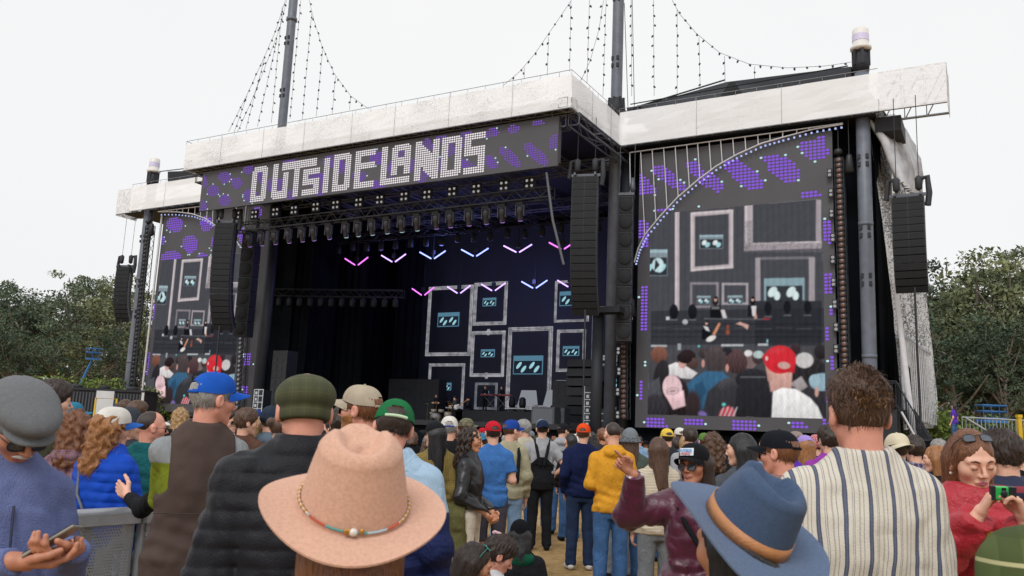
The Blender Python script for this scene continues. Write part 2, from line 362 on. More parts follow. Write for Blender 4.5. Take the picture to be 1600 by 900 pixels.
# masts
for (x0, y0, b, zt, hz) in ((441, 195, 8.0, 40, 0), (963, 160, 7.5, 40, 1)):
    a, _, z = onb(x0, y0, b); mb = MB(); r = .33
    mb.lathe([(r, 0 if hz else 17), (r, 20), (r, 30), (r, zt)], 16, (a, b, 0)); mb.lathe([(r*1.25, z+8.3), (r*1.25, z+8.55)], 16, (a, b, 0)); o = P(mb, 'mast', DGREY)
    s = MB()
    for zz in np.arange(z-2, zt, 4.2):
        for dx in (-.5, .45):
            for dz in (0, .45): s.box((a+dx*r, b-r*.88, zz+dz), (.14, .12, .25))
    if hz:
        s.lathe([(.42, z-1), (.55, z-.6), (.5, z+.1), (.36, z+.2)], 12, (a, b, 0))
        for k in range(8): s.box((a+.45*math.cos(k*.8), b+.45*math.sin(k*.8), z-.5), (.12, .12, 1.4), k*.8)
        s.tube([(a+.5, b-.3, z+6), (a+.9, b-.4, z-.6)], .02, 4); s.tube([(a+.6, b-.3, z+16), (a+1.3, b-.4, z-.9)], .02, 4)
        for k in range(14): s.box((a+rnd.uniform(-.2, 2.2), b-.3+rnd.uniform(-.3, .3), ZB+FH+rnd.uniform(.0, .45)), (rnd.uniform(.1, .4), .2, rnd.uniform(.1, .3)), rnd.random())
    link('bracket', s.mesh('bracket'), BLK, o)
# dark canvas roof behind the right wing, and behind the left one
def rq(px, py, b): return onb(px, py, b)
mb = MB(); R1 = [rq(985, 170, 7.6), rq(1135, 128, 9.5), rq(1330, 104, 7.6)]
a = [(R1[0][0], 7.2, ZB+1.5), (R1[2][0], 7.2, ZB+1.5), R1[2], R1[1], R1[0]]
mb.poly(a); mb.poly([R1[1], R1[2], (13.5, 16, ZB+2.5), (5, 18, ZB+3)]); mb.poly([R1[0], R1[1], (5, 18, ZB+3), (0, 16, ZB+2)])
mb.tube([R1[0], (R1[1][0], R1[1][1]-.3, R1[1][2])], .05, 5); P(mb, 'roof_canvas', BLK)
mb = MB(); q = [rq(1125, 150, 7.0), rq(1140, 128, 7.2), rq(1148, 128, 7.2), rq(1160, 146, 7.0)]; mb.poly(q); mb.poly([(x, y+.4, z) for x, y, z in q][::-1]); mb.tube([rq(985, 163, 6.9), rq(1325, 103, 6.9)], .035, 4); P(mb, 'roof_peak', mat('roof_peak_black', '0e1015', .8, 0))
mb = MB(); mb.poly([rq(262, 292, 7), rq(262, 268, 7), rq(316, 266, 7), rq(316, 285, 7)]); mb.tube([rq(250, 268, 6.6), rq(300, 262, 6.6)], .04, 4); P(mb, 'roof_canvas', BLK)
# outer side wall of white cloth: loft between its near and far edges
def loft(L0, L1, n, k, amp=.0, wl=3, seed=1, off=None):
    """L0, L1 lists of world-local points (same count); n columns, interpolated"""
    L0, L1 = np.array(L0), np.array(L1); t = np.linspace(0, 1, k+1)
    def res(L):
        s = np.linspace(0, 1, len(L)); return np.stack([np.interp(t, s, L[:, i]) for i in range(3)], 1)
    A, B = res(L0), res(L1); rs = np.random.RandomState(seed); vs = []; fs = []
    for i in range(n+1):
        s = i/n; o = amp*math.sin(s*n/wl*2*PI)
        for j in range(k+1):
            p = A[j]*(1-s)+B[j]*s; vs.append((p[0]+o*(.4+.6*math.sin(j/k*PI))+rs.uniform(-1, 1)*amp*.15, p[1], p[2]))
    for i in range(n):
        for j in range(k): q = i*(k+1)+j; fs.append((q, q+1, q+k+2, q+k+1))
    mb = MB(); mb.add(vs, fs, True); return mb
SIDE = mesh_sheet('white_side_cloth', .62, dark='4a4d55', base='e4e5e8', sc=(9, 9, 11))
near = [rq(1358, 205, 8.2), rq(1377, 330, 8.2), rq(1394, 470, 8.2), rq(1406, 600, 8.2), rq(1412, 672, 8.2)]
far = [rq(1392, 178, 17), rq(1435, 290, 17), rq(1444, 430, 17), rq(1456, 540, 17), rq(1469, 668, 17)]
P(loft(near, far, 60, 24, .1, 5), 'side_wall', SIDE)
# sagging, bunched awning at its top
n2 = [rq(1362, 192, 7.7), rq(1385, 225, 7.7), rq(1402, 262, 7.7), rq(1412, 290, 7.7)]
f2 = [rq(1394, 178, 12), rq(1415, 215, 12), rq(1433, 262, 12), rq(1437, 312, 12)]
P(loft(n2, f2, 26, 14, .35, 4, 3), 'awning', mat('awning_cloth', 'b9bbc0', .7, .25, 1.2))
e2 = [(x-.05, y-.3, z) for x, y, z in n2]
mb = MB(); mb.tube([np.array(p)+(.0, 0, .12*math.sin(i*2.3)) for i, p in enumerate(e2)], [.12, .2, .22, .12], 8); P(mb, 'awning_roll', mat('awning_cloth', 'b9bbc0'))
mb = MB(); mb.box2((13.3, 7.2, ZB-.75), (14.5, 9.5, ZB)); P(mb, 'roof_bracket', BLK)
# corrugated white panels low on the side wall
top = [rq(1407, 528, 7.8), rq(1420, 534, 9.5), rq(1438, 549, 12), rq(1452, 556, 14.5)]
bot = [rq(1413, 640, 7.8), rq(1426, 655, 9.5), rq(1445, 660, 12), rq(1460, 665, 14.5)]
mb = MB()
for i in range(3):
    A, B, Cc, D = [np.array(x) for x in (top[i], top[i+1], bot[i+1], bot[i])]
    n = 12
    for k in range(n):
        s0, s1 = k/n, (k+1)/n; o = np.array((.12 if k % 2 else 0, 0, 0))
        mb.poly([A+(B-A)*s0+o, A+(B-A)*s1+o, D+(Cc-D)*s1+o, D+(Cc-D)*s0+o])
    mb.tube([A, D], .07, 5)
P(mb, 'side_panel', mat('side_panel_white', 'c3c5ca', .5, .15, 3))
mb = MB(); mb.tube([np.array(p)+(-.05, 0, .1) for p in top], .16, 6); P(mb, 'awning_roll', mat('roll_grey', '8c8f96', .7, .1))
# leaning white prop in front
a0 = rq(1394, 250, 7.6); a1 = rq(1428, 686, 7.0)
mb = MB(); mb.tube([a0, rq(1402, 470, 7.3), a1], [.05, .13, .16], 6); P(mb, 'prop', WSTEEL)
mb = MB(); mb.poly([rq(1412, 560, 8), rq(1422, 575, 8.6), rq(1430, 668, 8.6), rq(1417, 668, 8)]); P(mb, 'side_opening', DRAPE)

# ================================================================ LED surfaces
PURP = emat('led_purple', '8658d2', 1.0); PURP2 = emat('led_purple_soft', '7550b0', 1.0)
LEDW = emat('led_white', 'f2ebee', .95); LEDC = emat('led_cyan', 'bfe6ea', .9)
LEDBLK = mat('led_black', '46454a', .6, .08, .6, emit=.05)
def pj(P3):
    d = np.asarray(P3)-CAM; z = d@FWD; return 800+F_PX*(d@RT)/z, 450-F_PX*(d@UP)/z
def pip(x, y, poly):
    c = False; n = len(poly)
    for i in range(n):
        (x1, y1), (x2, y2) = poly[i], poly[(i+1) % n]
        if (y1 > y) != (y2 > y) and x < (x2-x1)*(y-y1)/(y2-y1)+x1: c = not c
    return c
def inell(x, y, e):
    cx, cy, rx, ry, th = e; t = math.radians(th); dx, dy = x-cx, y-cy
    return ((dx*math.cos(t)+dy*math.sin(t))/rx)**2+((-dx*math.sin(t)+dy*math.cos(t))/ry)**2 < 1
def dots(cs, rx, rz, y, name, m, parent, n=6):
    mb = MB()
    for a, z in cs:
        mb.add([(a+rx*math.cos(2*PI*k/n), y, z+rz*math.sin(2*PI*k/n)) for k in range(n)], [tuple(range(n))])
    o = mb.build(name, m, parent); o['kind'] = 'stuff'; return o
# --- name banner
ban = sthing('led_banner', 'long LED banner reading OUTSIDE LANDS in white dots over purple blobs under the fascia', 'banner', (-26.85, .45, 15.22))
mb = MB(); mb.box2((0, 0, 0), (25.98, .14, 2.62)); mb.box2((0, .14, .2), (25.98, .35, 2.4)); mb.build('panel', LEDBLK, ban)
mb = MB()
for x in np.arange(.5, 26, 2.5): mb.tube([(x, .2, 2.6), (x, .2, 2.95)], .03, 4)
mb.build('hanger', ALU, ban)
NR, NC = 18, 116; L = np.zeros((NR, NC), bool)
def R(r0, r1, c0, c1, v=True): L[r0:r1+1, c0:c1+1] = v
R(0, 17, 0, 8); R(3, 14, 3, 5, False); L[0, 0] = L[17, 8] = L[1, 0] = L[0, 8] = False           # O
R(0, 17, 12, 14); R(5, 17, 18, 20); R(14, 17, 12, 20); L[17, 12] = False                        # U
R(0, 3, 19, 35); L[3, 19:22] = True; R(0, 17, 24, 26); L[0:4, 17:19] = True                      # T
R(5, 7, 29, 37); R(5, 12, 29, 31); R(10, 12, 29, 37); R(10, 17, 35, 37); R(15, 17, 29, 37)       # S
R(1, 17, 40, 42)                                                                               # I
R(0, 17, 45, 53); R(3, 14, 48, 50, False); L[0, 53] = L[17, 53] = False                         # D
R(0, 17, 56, 65); R(3, 5, 59, 65, False); R(9, 14, 59, 65, False)                               # E
R(0, 17, 69, 71); R(15, 17, 69, 82)                                                            # L
R(0, 13, 74, 82); R(3, 5, 77, 79, False); R(10, 13, 77, 79, False); L[0, 74] = L[0, 82] = False # A
R(0, 17, 85, 95)                                                             # N
for r in range(6): R(r, r, 88+int(r*.85), 92, False); R(12+r, 12+r, 88, 88+int(r*.85), False)
R(0, 17, 97, 105); R(3, 14, 100, 102, False); L[0, 105] = L[17, 105] = False                    # D
R(0, 17, 107, 116); R(3, 5, 110, 116, False); R(10, 14, 107, 112, False); R(3, 5, 107, 109); R(6, 9, 107, 115)  # S
PA_, PZ_ = .1475, .127; A0, Z0 = 4.62, 2.37
white = [(A0+c*PA_, Z0-r*PZ_) for r in range(NR) for c in range(NC) if L[r, c]]
dots(white, .066, .053, -.012, 'lettering', LEDW, ban)
blobs = [(320, 285, 4, 10, 0), (351, 277, 10, 9, 0), (333, 298, 10, 9, 0), (370, 286, 9, 9, -20), (351, 313, 10, 9, 0), (317, 322, 6, 9, 0), (388, 265, 9, 6, -20), (391, 306, 11, 10, -30),
         (424, 290, 8, 10, 0), (439, 293, 8, 14, 0), (407, 277, 7, 9, 0), (453, 255, 10, 9, 0), (455, 305, 9, 8, 0), (495, 280, 13, 12, 0), (500, 300, 7, 12, 0), (520, 252, 17, 10, 0), (531, 262, 10, 10, 0),
         (562, 275, 11, 9, 0), (588, 247, 11, 12, -20), (590, 290, 12, 8, 0), (611, 265, 5, 14, 0), (627, 240, 7, 7, 0), (643, 258, 6, 11, 0), (668, 228, 8, 12, 0), (660, 275, 9, 12, 0), (702, 234, 8, 12, 0),
         (690, 215, 10, 7, 0), (684, 256, 7, 12, 0), (731, 213, 12, 8, 0), (768, 208, 13, 7, -10), (727, 258, 18, 8, 25), (766, 254, 14, 9, 40), (802, 202, 11, 6, -10), (842, 193, 10, 4, -5), (798, 246, 22, 8.5, 42), (837, 241, 25, 9.5, 42), (868, 222, 9, 13, 25), (720, 200+25, 6, 6, 0)]
pd_ = []; cy_ = []
for r in range(-2, 21):
    for c in range(-30, 146):
        a, z = A0+c*PA_, Z0-r*PZ_
        if not (.1 < a < 25.9 and .05 < z < 2.58): continue
        if 0 <= r < NR and 0 <= c < NC and L[r, c]: continue
        x, y = pj(S(a-26.85, .45, z+15.22))
        if any(inell(x, y, e) for e in blobs): pd_.append((a, z))
        elif any(inell(x, y, (e[0], e[1], e[2]+2.2, e[3]+2.2, e[4])) for e in blobs) and rnd.random() < .09: cy_.append((a, z))
dots(pd_, .066, .053, -.010, 'purple_dots', PURP2, ban); dots(cy_, .06, .05, -.010, 'cyan_dots', LEDC, ban)

# --- video picture, painted as pixels of a grid in the panel plane
class Canvas:
    def __init__(s, X, Y, base): s.X, s.Y = X, Y; s.C = np.zeros(X.shape+(3,))+np.array(lin(base))
    def put(s, d, col, soft=.7, a=1.):
        k = np.clip(.5-d/soft, 0, 1)[..., None]*a; s.C = s.C*(1-k)+np.array(lin(col))*k
    def ell(s, cx, cy, rx, ry, col, th=0, soft=.8, a=1.):
        t = math.radians(th); dx, dy = s.X-cx, s.Y-cy
        u = (dx*math.cos(t)+dy*math.sin(t))/rx; v = (-dx*math.sin(t)+dy*math.cos(t))/ry
        d = (np.sqrt(u*u+v*v)-1)*min(rx, ry)
        if min(rx, ry) < 7 or sum(lin(col)) > .45: return s.put(d, col, soft, a)
        k = np.clip(.5-d/soft, 0, 1)[..., None]*a; sh = 1-.38*v+.16*np.sin(u*17+2.5*np.sin(v*5+cx))+.12*np.sin(u*31+v*9); s.C = s.C*(1-k)+np.array(lin(col))*np.clip(sh, .3, 1.7)[..., None]*k
    def pol(s, pts, col, soft=.8, a=1.):
        P = np.array(pts, float); n = len(P); d = np.full(s.X.shape, 1e9); sg = np.ones(s.X.shape)
        for i in range(n):
            A, B = P[i], P[i-1]; ex, ey = B-A; wx, wy = s.X-A[0], s.Y-A[1]
            h = np.clip((wx*ex+wy*ey)/(ex*ex+ey*ey+1e-9), 0, 1); d = np.minimum(d, (wx-ex*h)**2+(wy-ey*h)**2)
            c1, c2, c3 = s.Y >= A[1], s.Y < B[1], ex*wy > ey*wx; f = (c1 & c2 & c3) | (~c1 & ~c2 & ~c3); sg = np.where(f, -sg, sg)
        d = sg*np.sqrt(d); k = np.clip(.5-d/soft, 0, 1)[..., None]*a
        big = (P[:, 1].max()-P[:, 1].min() > 12) and (P[:, 1].min() > 540); sh = 1-.0*d if not big else 1+.22*(1-2*(s.Y-P[:, 1].min())/(P[:, 1].max()-P[:, 1].min()))+.04*np.sin(s.X*.35+1.5*np.sin(s.Y*.2+P[0, 0]))
        s.C = s.C*(1-k)+np.array(lin(col))*np.clip(sh, .4, 1.5)[..., None]*k
    def rect(s, x0, y0, x1, y1, col, k=0., **kw): s.pol([(x0, y0), (x1, y0+k), (x1, y1+k), (x0, y1)], col, **kw)
    def ring(s, x0, y0, x1, y1, w, col, k=0.):
        for a in (0, 1, 2): pass
        s.rect(x0, y0, x1, y0+w, col, k); s.rect(x0, y1-w, x1, y1, col, k)
        s.rect(x0, y0, x0+w, y1, col, 0); s.rect(x1-w, y0+k, x1, y1+k, col, 0)
def noise2(X, Y, sc, seed):
    rs = np.random.RandomState(seed); o = 0
    for i in range(6):
        th = rs.uniform(0, 6.28); f = sc*rs.uniform(.6, 1.8); o = o+np.sin((X*math.cos(th)+Y*math.sin(th))*f+rs.uniform(0, 6.28)+1.5*np.sin((X*math.sin(th)-Y*math.cos(th))*f*.7))
    return o/6
def cassette(cv, x0, y0, x1, y1, k=0):
    cv.rect(x0, y0, x1, y1, '84919a', k); cv.rect(x0+.8, y0+(y1-y0)*.3, x1-.8, y1-.8, '33373c', k)
    cv.rect(x0, y0, x1, y0+(y1-y0)*.12, 'a3bcc4', k)
    w, h = x1-x0, y1-y0; cy = y0+h*.63+k/2
    for fx in (.27, .73):
        cx = x0+w*fx
        cv.ell(cx-w*.07, cy-h*.08, w*.09, h*.2, 'dfe9ea', 40); cv.ell(cx+w*.07, cy+h*.08, w*.09, h*.2, 'a9d6de', 40)
def paint_video(cv):
    X, Y = cv.X, cv.Y; N = 4.5
    def z7(x, y): return 1010+x/N, 320+y/N
    def z8(x, y): return 1010+x/N, 480+y/N
    F = 'b9aeb2'
    cv.rect(1054.5, 330, 1061.5, 486, F, 0); cv.rect(1055.5, 330, 1057, 486, 'd9cfd2')
    cv.ring(1079, 332, 1145.5, 424, 6.5, F, -5); cv.ring(1080, 333, 1144.5, 423, 2, 'd8ced0', -5)
    cassette(cv, 1093, 367.5, 1130, 389, -.5)
    cassette(cv, 1000, 390, 1043, 431, 0); cv.ell(1028, 414, 9, 11, 'c9e2e6'); cv.pol([(1024, 404), (1031, 414), (1022, 424)], '33373c')
    cv.rect(1163, 318, 1176, 392, F, 0); cv.rect(1165, 318, 1167, 392, 'd8ced0'); cv.rect(1275, 312, 1283, 388, 'a89fa4', 0)
    cv.rect(1163, 381, 1284, 392, F, -4); cv.rect(1168, 380, 1280, 382, 'd8ced0', -3)
    d = noise2(X, Y, 1.9, 5); cv.put(np.where((Y > 379) & (Y < 394+1.2*d) & (X > 1162), -np.abs(d)+.2, 1), '6e6a70', .5, .8)
    cv.put(np.where((X > 1163) & (X < 1175) & (Y > 345) & (Y < 392), -np.abs(d)+.2, 1), '6e6a70', .5, .7)
    cv.rect(1180, 402, 1272, 406, '77757a', -1.5); cv.rect(1180, 403, 1188, 470, 'a39ba0'); cv.rect(1264, 402, 1273, 470, 'a39ba0')
    cv.rect(1194, 435, 1257, 470, '8aa3ab', -1); cv.rect(1197, 447, 1254, 472, '383b40', -1)
    for x in (1207, 1236): cv.ell(x, 456, 6, 9, 'd5e6e8', 35); cv.ell(x+7, 462, 5, 7, 'd5e6e8', 0)
    cv.ring(1078, 441, 1123, 481, 3.6, '8d868c', 0); cv.ring(1128, 442, 1169, 476, 3.4, 'a8a1a6', 0)
    cassette(cv, 1089, 462.5, 1110, 475); cassette(cv, 1137, 462, 1160, 475)
    # gear and band
    cv.rect(1017, 486, 1290, 540, '33343a', -5, a=.8); cv.rect(1180, 470, 1284, 540, '2c2d33', 0, a=.75)
    for x, y, r in ((1053, 487, 7), (1082, 487, 7), (1200, 482, 6), (1230, 480, 6), (1262, 480, 6)):
        cv.ell(x, y, r, r*1.7, '1d1e23'); cv.rect(x-6, y+12, x+6, y+13.5, '6c6e75')
    cv.ell(1070.5, 503, 4, 4.2, 'b9bcc2'); cv.rect(1041, 495, 1046, 500, 'cfd2d6')
    for k in range(9): cv.rect(1020+k*32, 512+(k % 2), 1046+k*32, 512.8+(k % 2), '53555c')
    for y in (506, 518, 526): cv.rect(1017, y, 1284, y+.8, '1b1c20')
    def perf(x, y, s, top, hair, arm=None):
        cv.ell(x, y+3*s, 4.6*s, 7*s, hair); cv.ell(x, y, 2.4*s, 3.1*s, 'c9a497'); cv.ell(x+.8*s, y-3*s, 3.2*s, 2.2*s, hair)
        cv.pol([(x-8*s, y+10*s), (x+8*s, y+9*s), (x+9*s, y+30*s), (x-9*s, y+30*s)], top)
    perf(1118, 468, 1, '17181c', '2d2124'); cv.rect(1112, 479, 1124, 483, '8e9095', a=.6); cv.pol([(1126, 484), (1132, 484), (1136, 497), (1130, 497)], 'cfc9cb')
    perf(1176, 468, .9, '202126', '17151a'); cv.pol([(1174, 478), (1182, 478), (1180, 494), (1176, 494)], 'd8d4d6'); cv.pol([(1181, 484), (1183, 497), (1178, 500), (1180, 490)], 'c99c90')
    cv.rect(1100, 497, 1200, 499, '5b5d64', 1); cv.rect(1192, 497, 1203, 499.5, '9b3b44')
    perf(1104, 505, .85, '18191e', '25262b'); cv.pol([(1099, 509), (1106, 511), (1109, 518), (1103, 516)], 'd9d6d6')
    cv.pol([(1113, 522), (1123, 504), (1126, 506), (1117, 524)], 'cf8f6e'); cv.ell(1111, 529, 8, 4, 'e3dedc', -25)
    cv.ell(1137, 511, 2.2, 4, '8a4a3a'); cv.ell(1137, 519, 3.2, 4.2, '94503e')
    cv.pol([(1150, 506), (1156, 503), (1170, 508), (1168, 515), (1160, 509)], 'd1a79a')
    cv.rect(1127, 538, 1162, 541, 'b9bcbf', 0); cv.rect(1184, 537, 1200, 540, 'b9bcbf', 0); cv.rect(1017, 539, 1042, 542, 'b2b4b8')
    cv.ell(1199, 533, 1, 3, '9fd0e0'); cv.ell(1092, 541, 2, 1.5, '6fc8c8')
    # front crowd in the picture
    cv.pol([(1010, 549), (1300, 541), (1300, 665), (1010, 660)], '47464a', 3)
    HD = [(1030, 554, 13, 13, '7a5145'), (1074, 557, 13, 11, '2c2224'), (1082, 568, 9, 9, '54403c'), (1118, 556, 15, 15, '4f4142'), (1150, 560, 16, 14, '56403f'), (1172, 562, 12, 14, '7a6866'), (1100, 552, 9, 8, '433a3c'),
          (1184, 559, 9, 10, '4b3f40'), (1243, 545, 8, 8, '3c3034'), (1282, 550, 10, 12, '2f2a2d'), (1136, 549, 8, 7, '2a2a2f'), (1212, 558, 8, 10, '4a3c3d')]
    for x, y, rx, ry, c in HD: cv.ell(x, y, rx, ry, c)
    cv.ell(1169, 552, 6, 5, 'dddadb'); cv.ell(1185, 554, 8, 6, 'b6c7c6'); cv.rect(1059, 537, 1064, 547, '9fa3a8')
    cv.pol([(1042, 572), (1056, 566), (1068, 570), (1090, 583), (1080, 592), (1046, 590)], 'dedadb'); cv.ell(1066, 568, 6, 8, 'cfa096')
    cv.ell(1070, 559, 12, 9, '2b2123')
    cv.ell(1118, 560, 16, 16, '4d4446'); cv.pol([(1100, 548), (1134, 550), (1136, 577), (1106, 580)], '4a4143', 3); cv.ell(1098.5, 568, 2.5, 6, 'cb9489')
    cv.pol([(1073, 600), (1085, 590), (1102, 580), (1128, 581), (1142, 592), (1140, 640), (1080, 640)], '38607f', 2); cv.pol([(1084, 602), (1098, 595), (1104, 612), (1094, 626)], '2d4f6b')
    cv.ell(1151, 566, 17, 18, '503c3e'); cv.ell(1136, 575, 2.5, 6, 'cb9489')
    cv.ell(1033, 588, 12, 26, '2d2a2e', 10); cv.pol([(1010, 600), (1030, 590), (1036, 640), (1010, 660)], '4c4d52', 3)
    cv.pol([(1095, 655), (1106, 612), (1124, 596), (1150, 590), (1165, 602), (1166, 665), (1095, 665)], '37373b', 2); cv.ell(1136, 600, 15, 9, '47474b', -20)
    cv.ell(1056, 625, 22, 36, '2b2426', 0, 3); cv.ell(1083, 636, 12, 26, '352b2c', 0, 4); cv.ell(1024, 640, 20, 24, '343136', 0, 4)
    cv.ell(1050, 598, 15, 12, '2b2528'); cv.ell(1050.5, 606, 15, 20, 'e3c2c6', -8); cv.pol([(1040, 618), (1068, 610), (1071, 634), (1052, 640)], 'e8c4c9', 1.5)
    cv.ell(1051, 611, 9.5, 6, '8d6f74', -8); cv.ell(1051, 611, 8.6, 5.2, 'dfbfc4', -8); cv.ell(1051, 611, 6, 2, 'a58489', -8, a=.8)
    cv.ell(1176, 592, 27, 16, '2b2a2f', 0, 2); cv.pol([(1147, 660), (1150, 610), (1160, 592), (1176, 586), (1194, 590), (1206, 612), (1213, 662)], '2a2a2e', 3); cv.rect(1157, 588, 1196, 590.5, '5c5e63')
    cv.ell(1266, 590, 30, 32, '2c292c', 0, 4); cv.ell(1272, 628, 24, 34, '343236', 0, 4)
    cv.pol([(1234, 600), (1252, 588), (1262, 604), (1250, 612)], 'a39a9b', 2); cv.ell(1257, 563, 14, 12, 'cac6c6')
    cv.ell(1285, 597, 20, 14, '93aebb'); cv.ell(1273, 594, 9, 9, '9db8c5'); cv.ell(1276, 612, 3, 8, 'c49a90')
    cv.pol([(1198, 570), (1238, 578), (1236, 612), (1204, 612)], 'd3a59a', 2); cv.ell(1201, 575, 3, 8, 'd39a8d'); cv.pol([(1194, 556), (1208, 556), (1208, 596), (1200, 596)], 'd0a297', 1.5)
    cv.pol([(1205, 665), (1208, 612), (1222, 606), (1244, 608), (1266, 622), (1278, 636), (1290, 665)], 'e6e3e3', 1.5)
    cv.ell(1219, 562, 25, 22, 'd3303a'); cv.pol([(1194, 560), (1243, 566), (1241, 583), (1222, 581), (1198, 572)], 'cf2c37', 2); cv.pol([(1191, 556), (1200, 550), (1200, 566), (1192, 562)], 'c92a35', 1.5)
    cv.ell(1225, 571, 9.5, 5.5, 'caa49b', 6); cv.ell(1212, 548, 12, 4, 'e0525a', -10, 6, .4); cv.ell(1198, 560, 2, 3.4, 'e6c0c2')
    cv.pol([(1120, 657), (1126, 640), (1138, 634), (1148, 640), (1150, 662)], 'b5474f', 1.5)
    for i in range(4): cv.pol([(1122+i*7, 655-i), (1130+i*7, 636), (1131.5+i*7, 636), (1124+i*7, 656)], 'c9ccd2', .8, .7)
    cv.ell(1131, 632, 3, 2.6, '5fc7c0'); cv.ell(1098, 648, 7, 5, '7a6aa8', 30, 3)
def led_screen(a0, b, z0, w, h, label, ia, iz, iw, ih, colors=None, N=(250, 300)):
    t = sthing('led_screen', label, 'LED screen', (a0, b, z0), None)
    mb = MB(); mb.box2((0, 0, 0), (w, .18, h)); mb.build('panel', LEDBLK, t)
    nx, ny = N; gx = np.linspace(ia, ia+iw, nx); gz = np.linspace(iz, iz+ih, ny); A, Z = np.meshgrid(gx, gz)
    V = np.stack([A.ravel(), np.full(A.size, -.015), Z.ravel()], 1)
    idx = np.arange(nx*ny).reshape(ny, nx)
    Fq = np.stack([idx[:-1, :-1].ravel(), idx[:-1, 1:].ravel(), idx[1:, 1:].ravel(), idx[1:, :-1].ravel()], 1)
    if colors is None:
        W3 = np.array(S(a0, b, z0))+A.ravel()[:, None]*UX+(-.015)*VX+np.stack([0*A.ravel(), 0*A.ravel(), Z.ravel()], 1)
        d = W3-CAM; zz = d@FWD; X = (800+F_PX*(d@RT)/zz).reshape(A.shape); Y = (450-F_PX*(d@UP)/zz).reshape(A.shape)
        cv = Canvas(X, Y, '4b4c52'); paint_video(cv)
        sc = .96+.05*np.sin(gx*2*PI/.31)[None, :]*1+.02*nrs.randn(ny, nx); B_ = cv.C
        for _ in range(1): B_ = (B_+np.roll(B_, 1, 0)+np.roll(B_, -1, 0)+np.roll(B_, 1, 1)+np.roll(B_, -1, 1))/5
        tex = 1+.10*noise2(X, Y, .35, 3)+.12*noise2(X, Y, 1.1, 8)*(Y > 535)+.08*noise2(X*1.6, Y, 2.6, 9)*(Y > 535)
        colors = np.clip(B_*(sc*tex)[..., None], 0, 1)
    me = npmesh('video', V, Fq, False); ca = me.color_attributes.new('picture', 'FLOAT_COLOR', 'POINT')
    ca.data.foreach_set('color', np.concatenate([colors.reshape(-1, 3), np.ones((nx*ny, 1))], 1).astype(np.float32).ravel())
    if 'video_picture' not in MATS:
        m = emat('video_picture', 'ffffff', .92); at = m.node_tree.nodes.new('ShaderNodeVertexColor'); at.layer_name = 'picture'
        m.node_tree.links.new(at.outputs[0], [n for n in m.node_tree.nodes if n.type == 'EMISSION'][0].inputs[0])
    link('video_picture', me, MATS['video_picture'], t); return t, colors
RW, RH = 10.3, 15.2
scrR, VC = led_screen(1.0, 7.0, 2.4, RW, RH, 'right-hand tall LED screen beside the dark column, showing crowd heads and silver frames', .7, .7, 9.05, 10.95)
scrL, _ = led_screen(-38.6, 7.0, 2.4, RW+1.0, RH-.1, 'left-hand tall LED screen behind the hanging speaker column, partly covered by the banner', .35, .6, 9.05, 11.0, VC)
pr_poly = [[(1000, 268), (1012, 280), (1025, 296), (1022, 306), (1000, 303)], [(1020, 258), (1034, 258), (1056, 276), (1074, 290), (1070, 299), (1052, 294), (1036, 282), (1022, 270)],
           [(1068, 253), (1086, 252), (1104, 268), (1124, 278), (1134, 294), (1122, 301), (1102, 292), (1084, 276)], [(1128, 254), (1150, 250), (1176, 264), (1194, 284), (1192, 298), (1168, 296), (1148, 280), (1136, 268)],
           [(1190, 244), (1214, 242), (1240, 252), (1252, 268), (1246, 283), (1222, 284), (1202, 268)], [(1250, 220), (1292, 213), (1294, 240), (1282, 252), (1262, 247), (1250, 234)],
           [(1252, 300), (1276, 298), (1286, 308), (1284, 326), (1262, 318), (1252, 312)], [(1283, 344), (1305, 342), (1306, 378), (1296, 384), (1284, 372)],
           [(1286, 424), (1306, 428), (1308, 446), (1304, 462), (1286, 460)], [(1296, 482), (1308, 484), (1308, 500), (1300, 502)], [(1290, 508), (1296, 508), (1298, 532), (1291, 530)], [(1294, 554), (1314, 550), (1316, 578), (1304, 584), (1294, 572)], [(1300, 596), (1318, 606), (1318, 614), (1294, 632), (1294, 600)],
           [(1000, 344), (1017, 346), (1017, 386), (1000, 386)], [(999, 447), (1016, 447), (1016, 517), (999, 515)], [(1010, 560), (1016, 560), (1016, 582), (1008, 584)], [(998, 594), (1003, 594), (1004, 626), (998, 628)],
           [(1026, 328), (1048, 326), (1048, 334), (1026, 336)], [(1084, 327), (1102, 325), (1102, 331), (1084, 332)], [(1008, 651), (1036, 651), (1044, 668), (1008, 668)], [(1064, 652), (1098, 653), (1098, 663), (1070, 664)], [(1146, 654), (1182, 655), (1184, 672), (1146, 672)], [(1236, 660), (1262, 662), (1262, 668), (1236, 668)], [(1282, 656), (1300, 657), (1300, 672), (1282, 672)]]
def ring_dots(scr, a0, b, z0, w, h, polys, inset, name='purple_dots'):
    P1 = []; C1 = []; px_, pz_ = .208, .178
    for i in range(int(w/px_)):
        for j in range(int(h/pz_)):
            a, z = .1+i*px_, .1+j*pz_
            if inset[0]-.05 < a < inset[1]+.05 and inset[2]-.05 < z < inset[3]+.05: continue
            x, y = pj(S(a0+a, b, z0+z))
            if any(pip(x, y, p) for p in polys): P1.append((a, z))
            elif any(pip(x+dx, y+dy, p) for p in polys for dx, dy in ((5, 0), (-5, 0), (0, 5), (0, -5))) and rnd.random() < .1: C1.append((a, z))
    dots(P1, .096, .075, -.012, name, PURP, scr); dots(C1, .08, .065, -.012, 'cyan_dots', LEDC, scr)
ring_dots(scrR, 1.0, 7, 2.4, RW, RH, pr_poly, (.7, 9.75, .7, 11.65))
def cpoly(cx, cy, rx, ry, n=14): return [(cx+rx*math.cos(2*PI*k/n), cy+ry*math.sin(2*PI*k/n)) for k in range(n)]
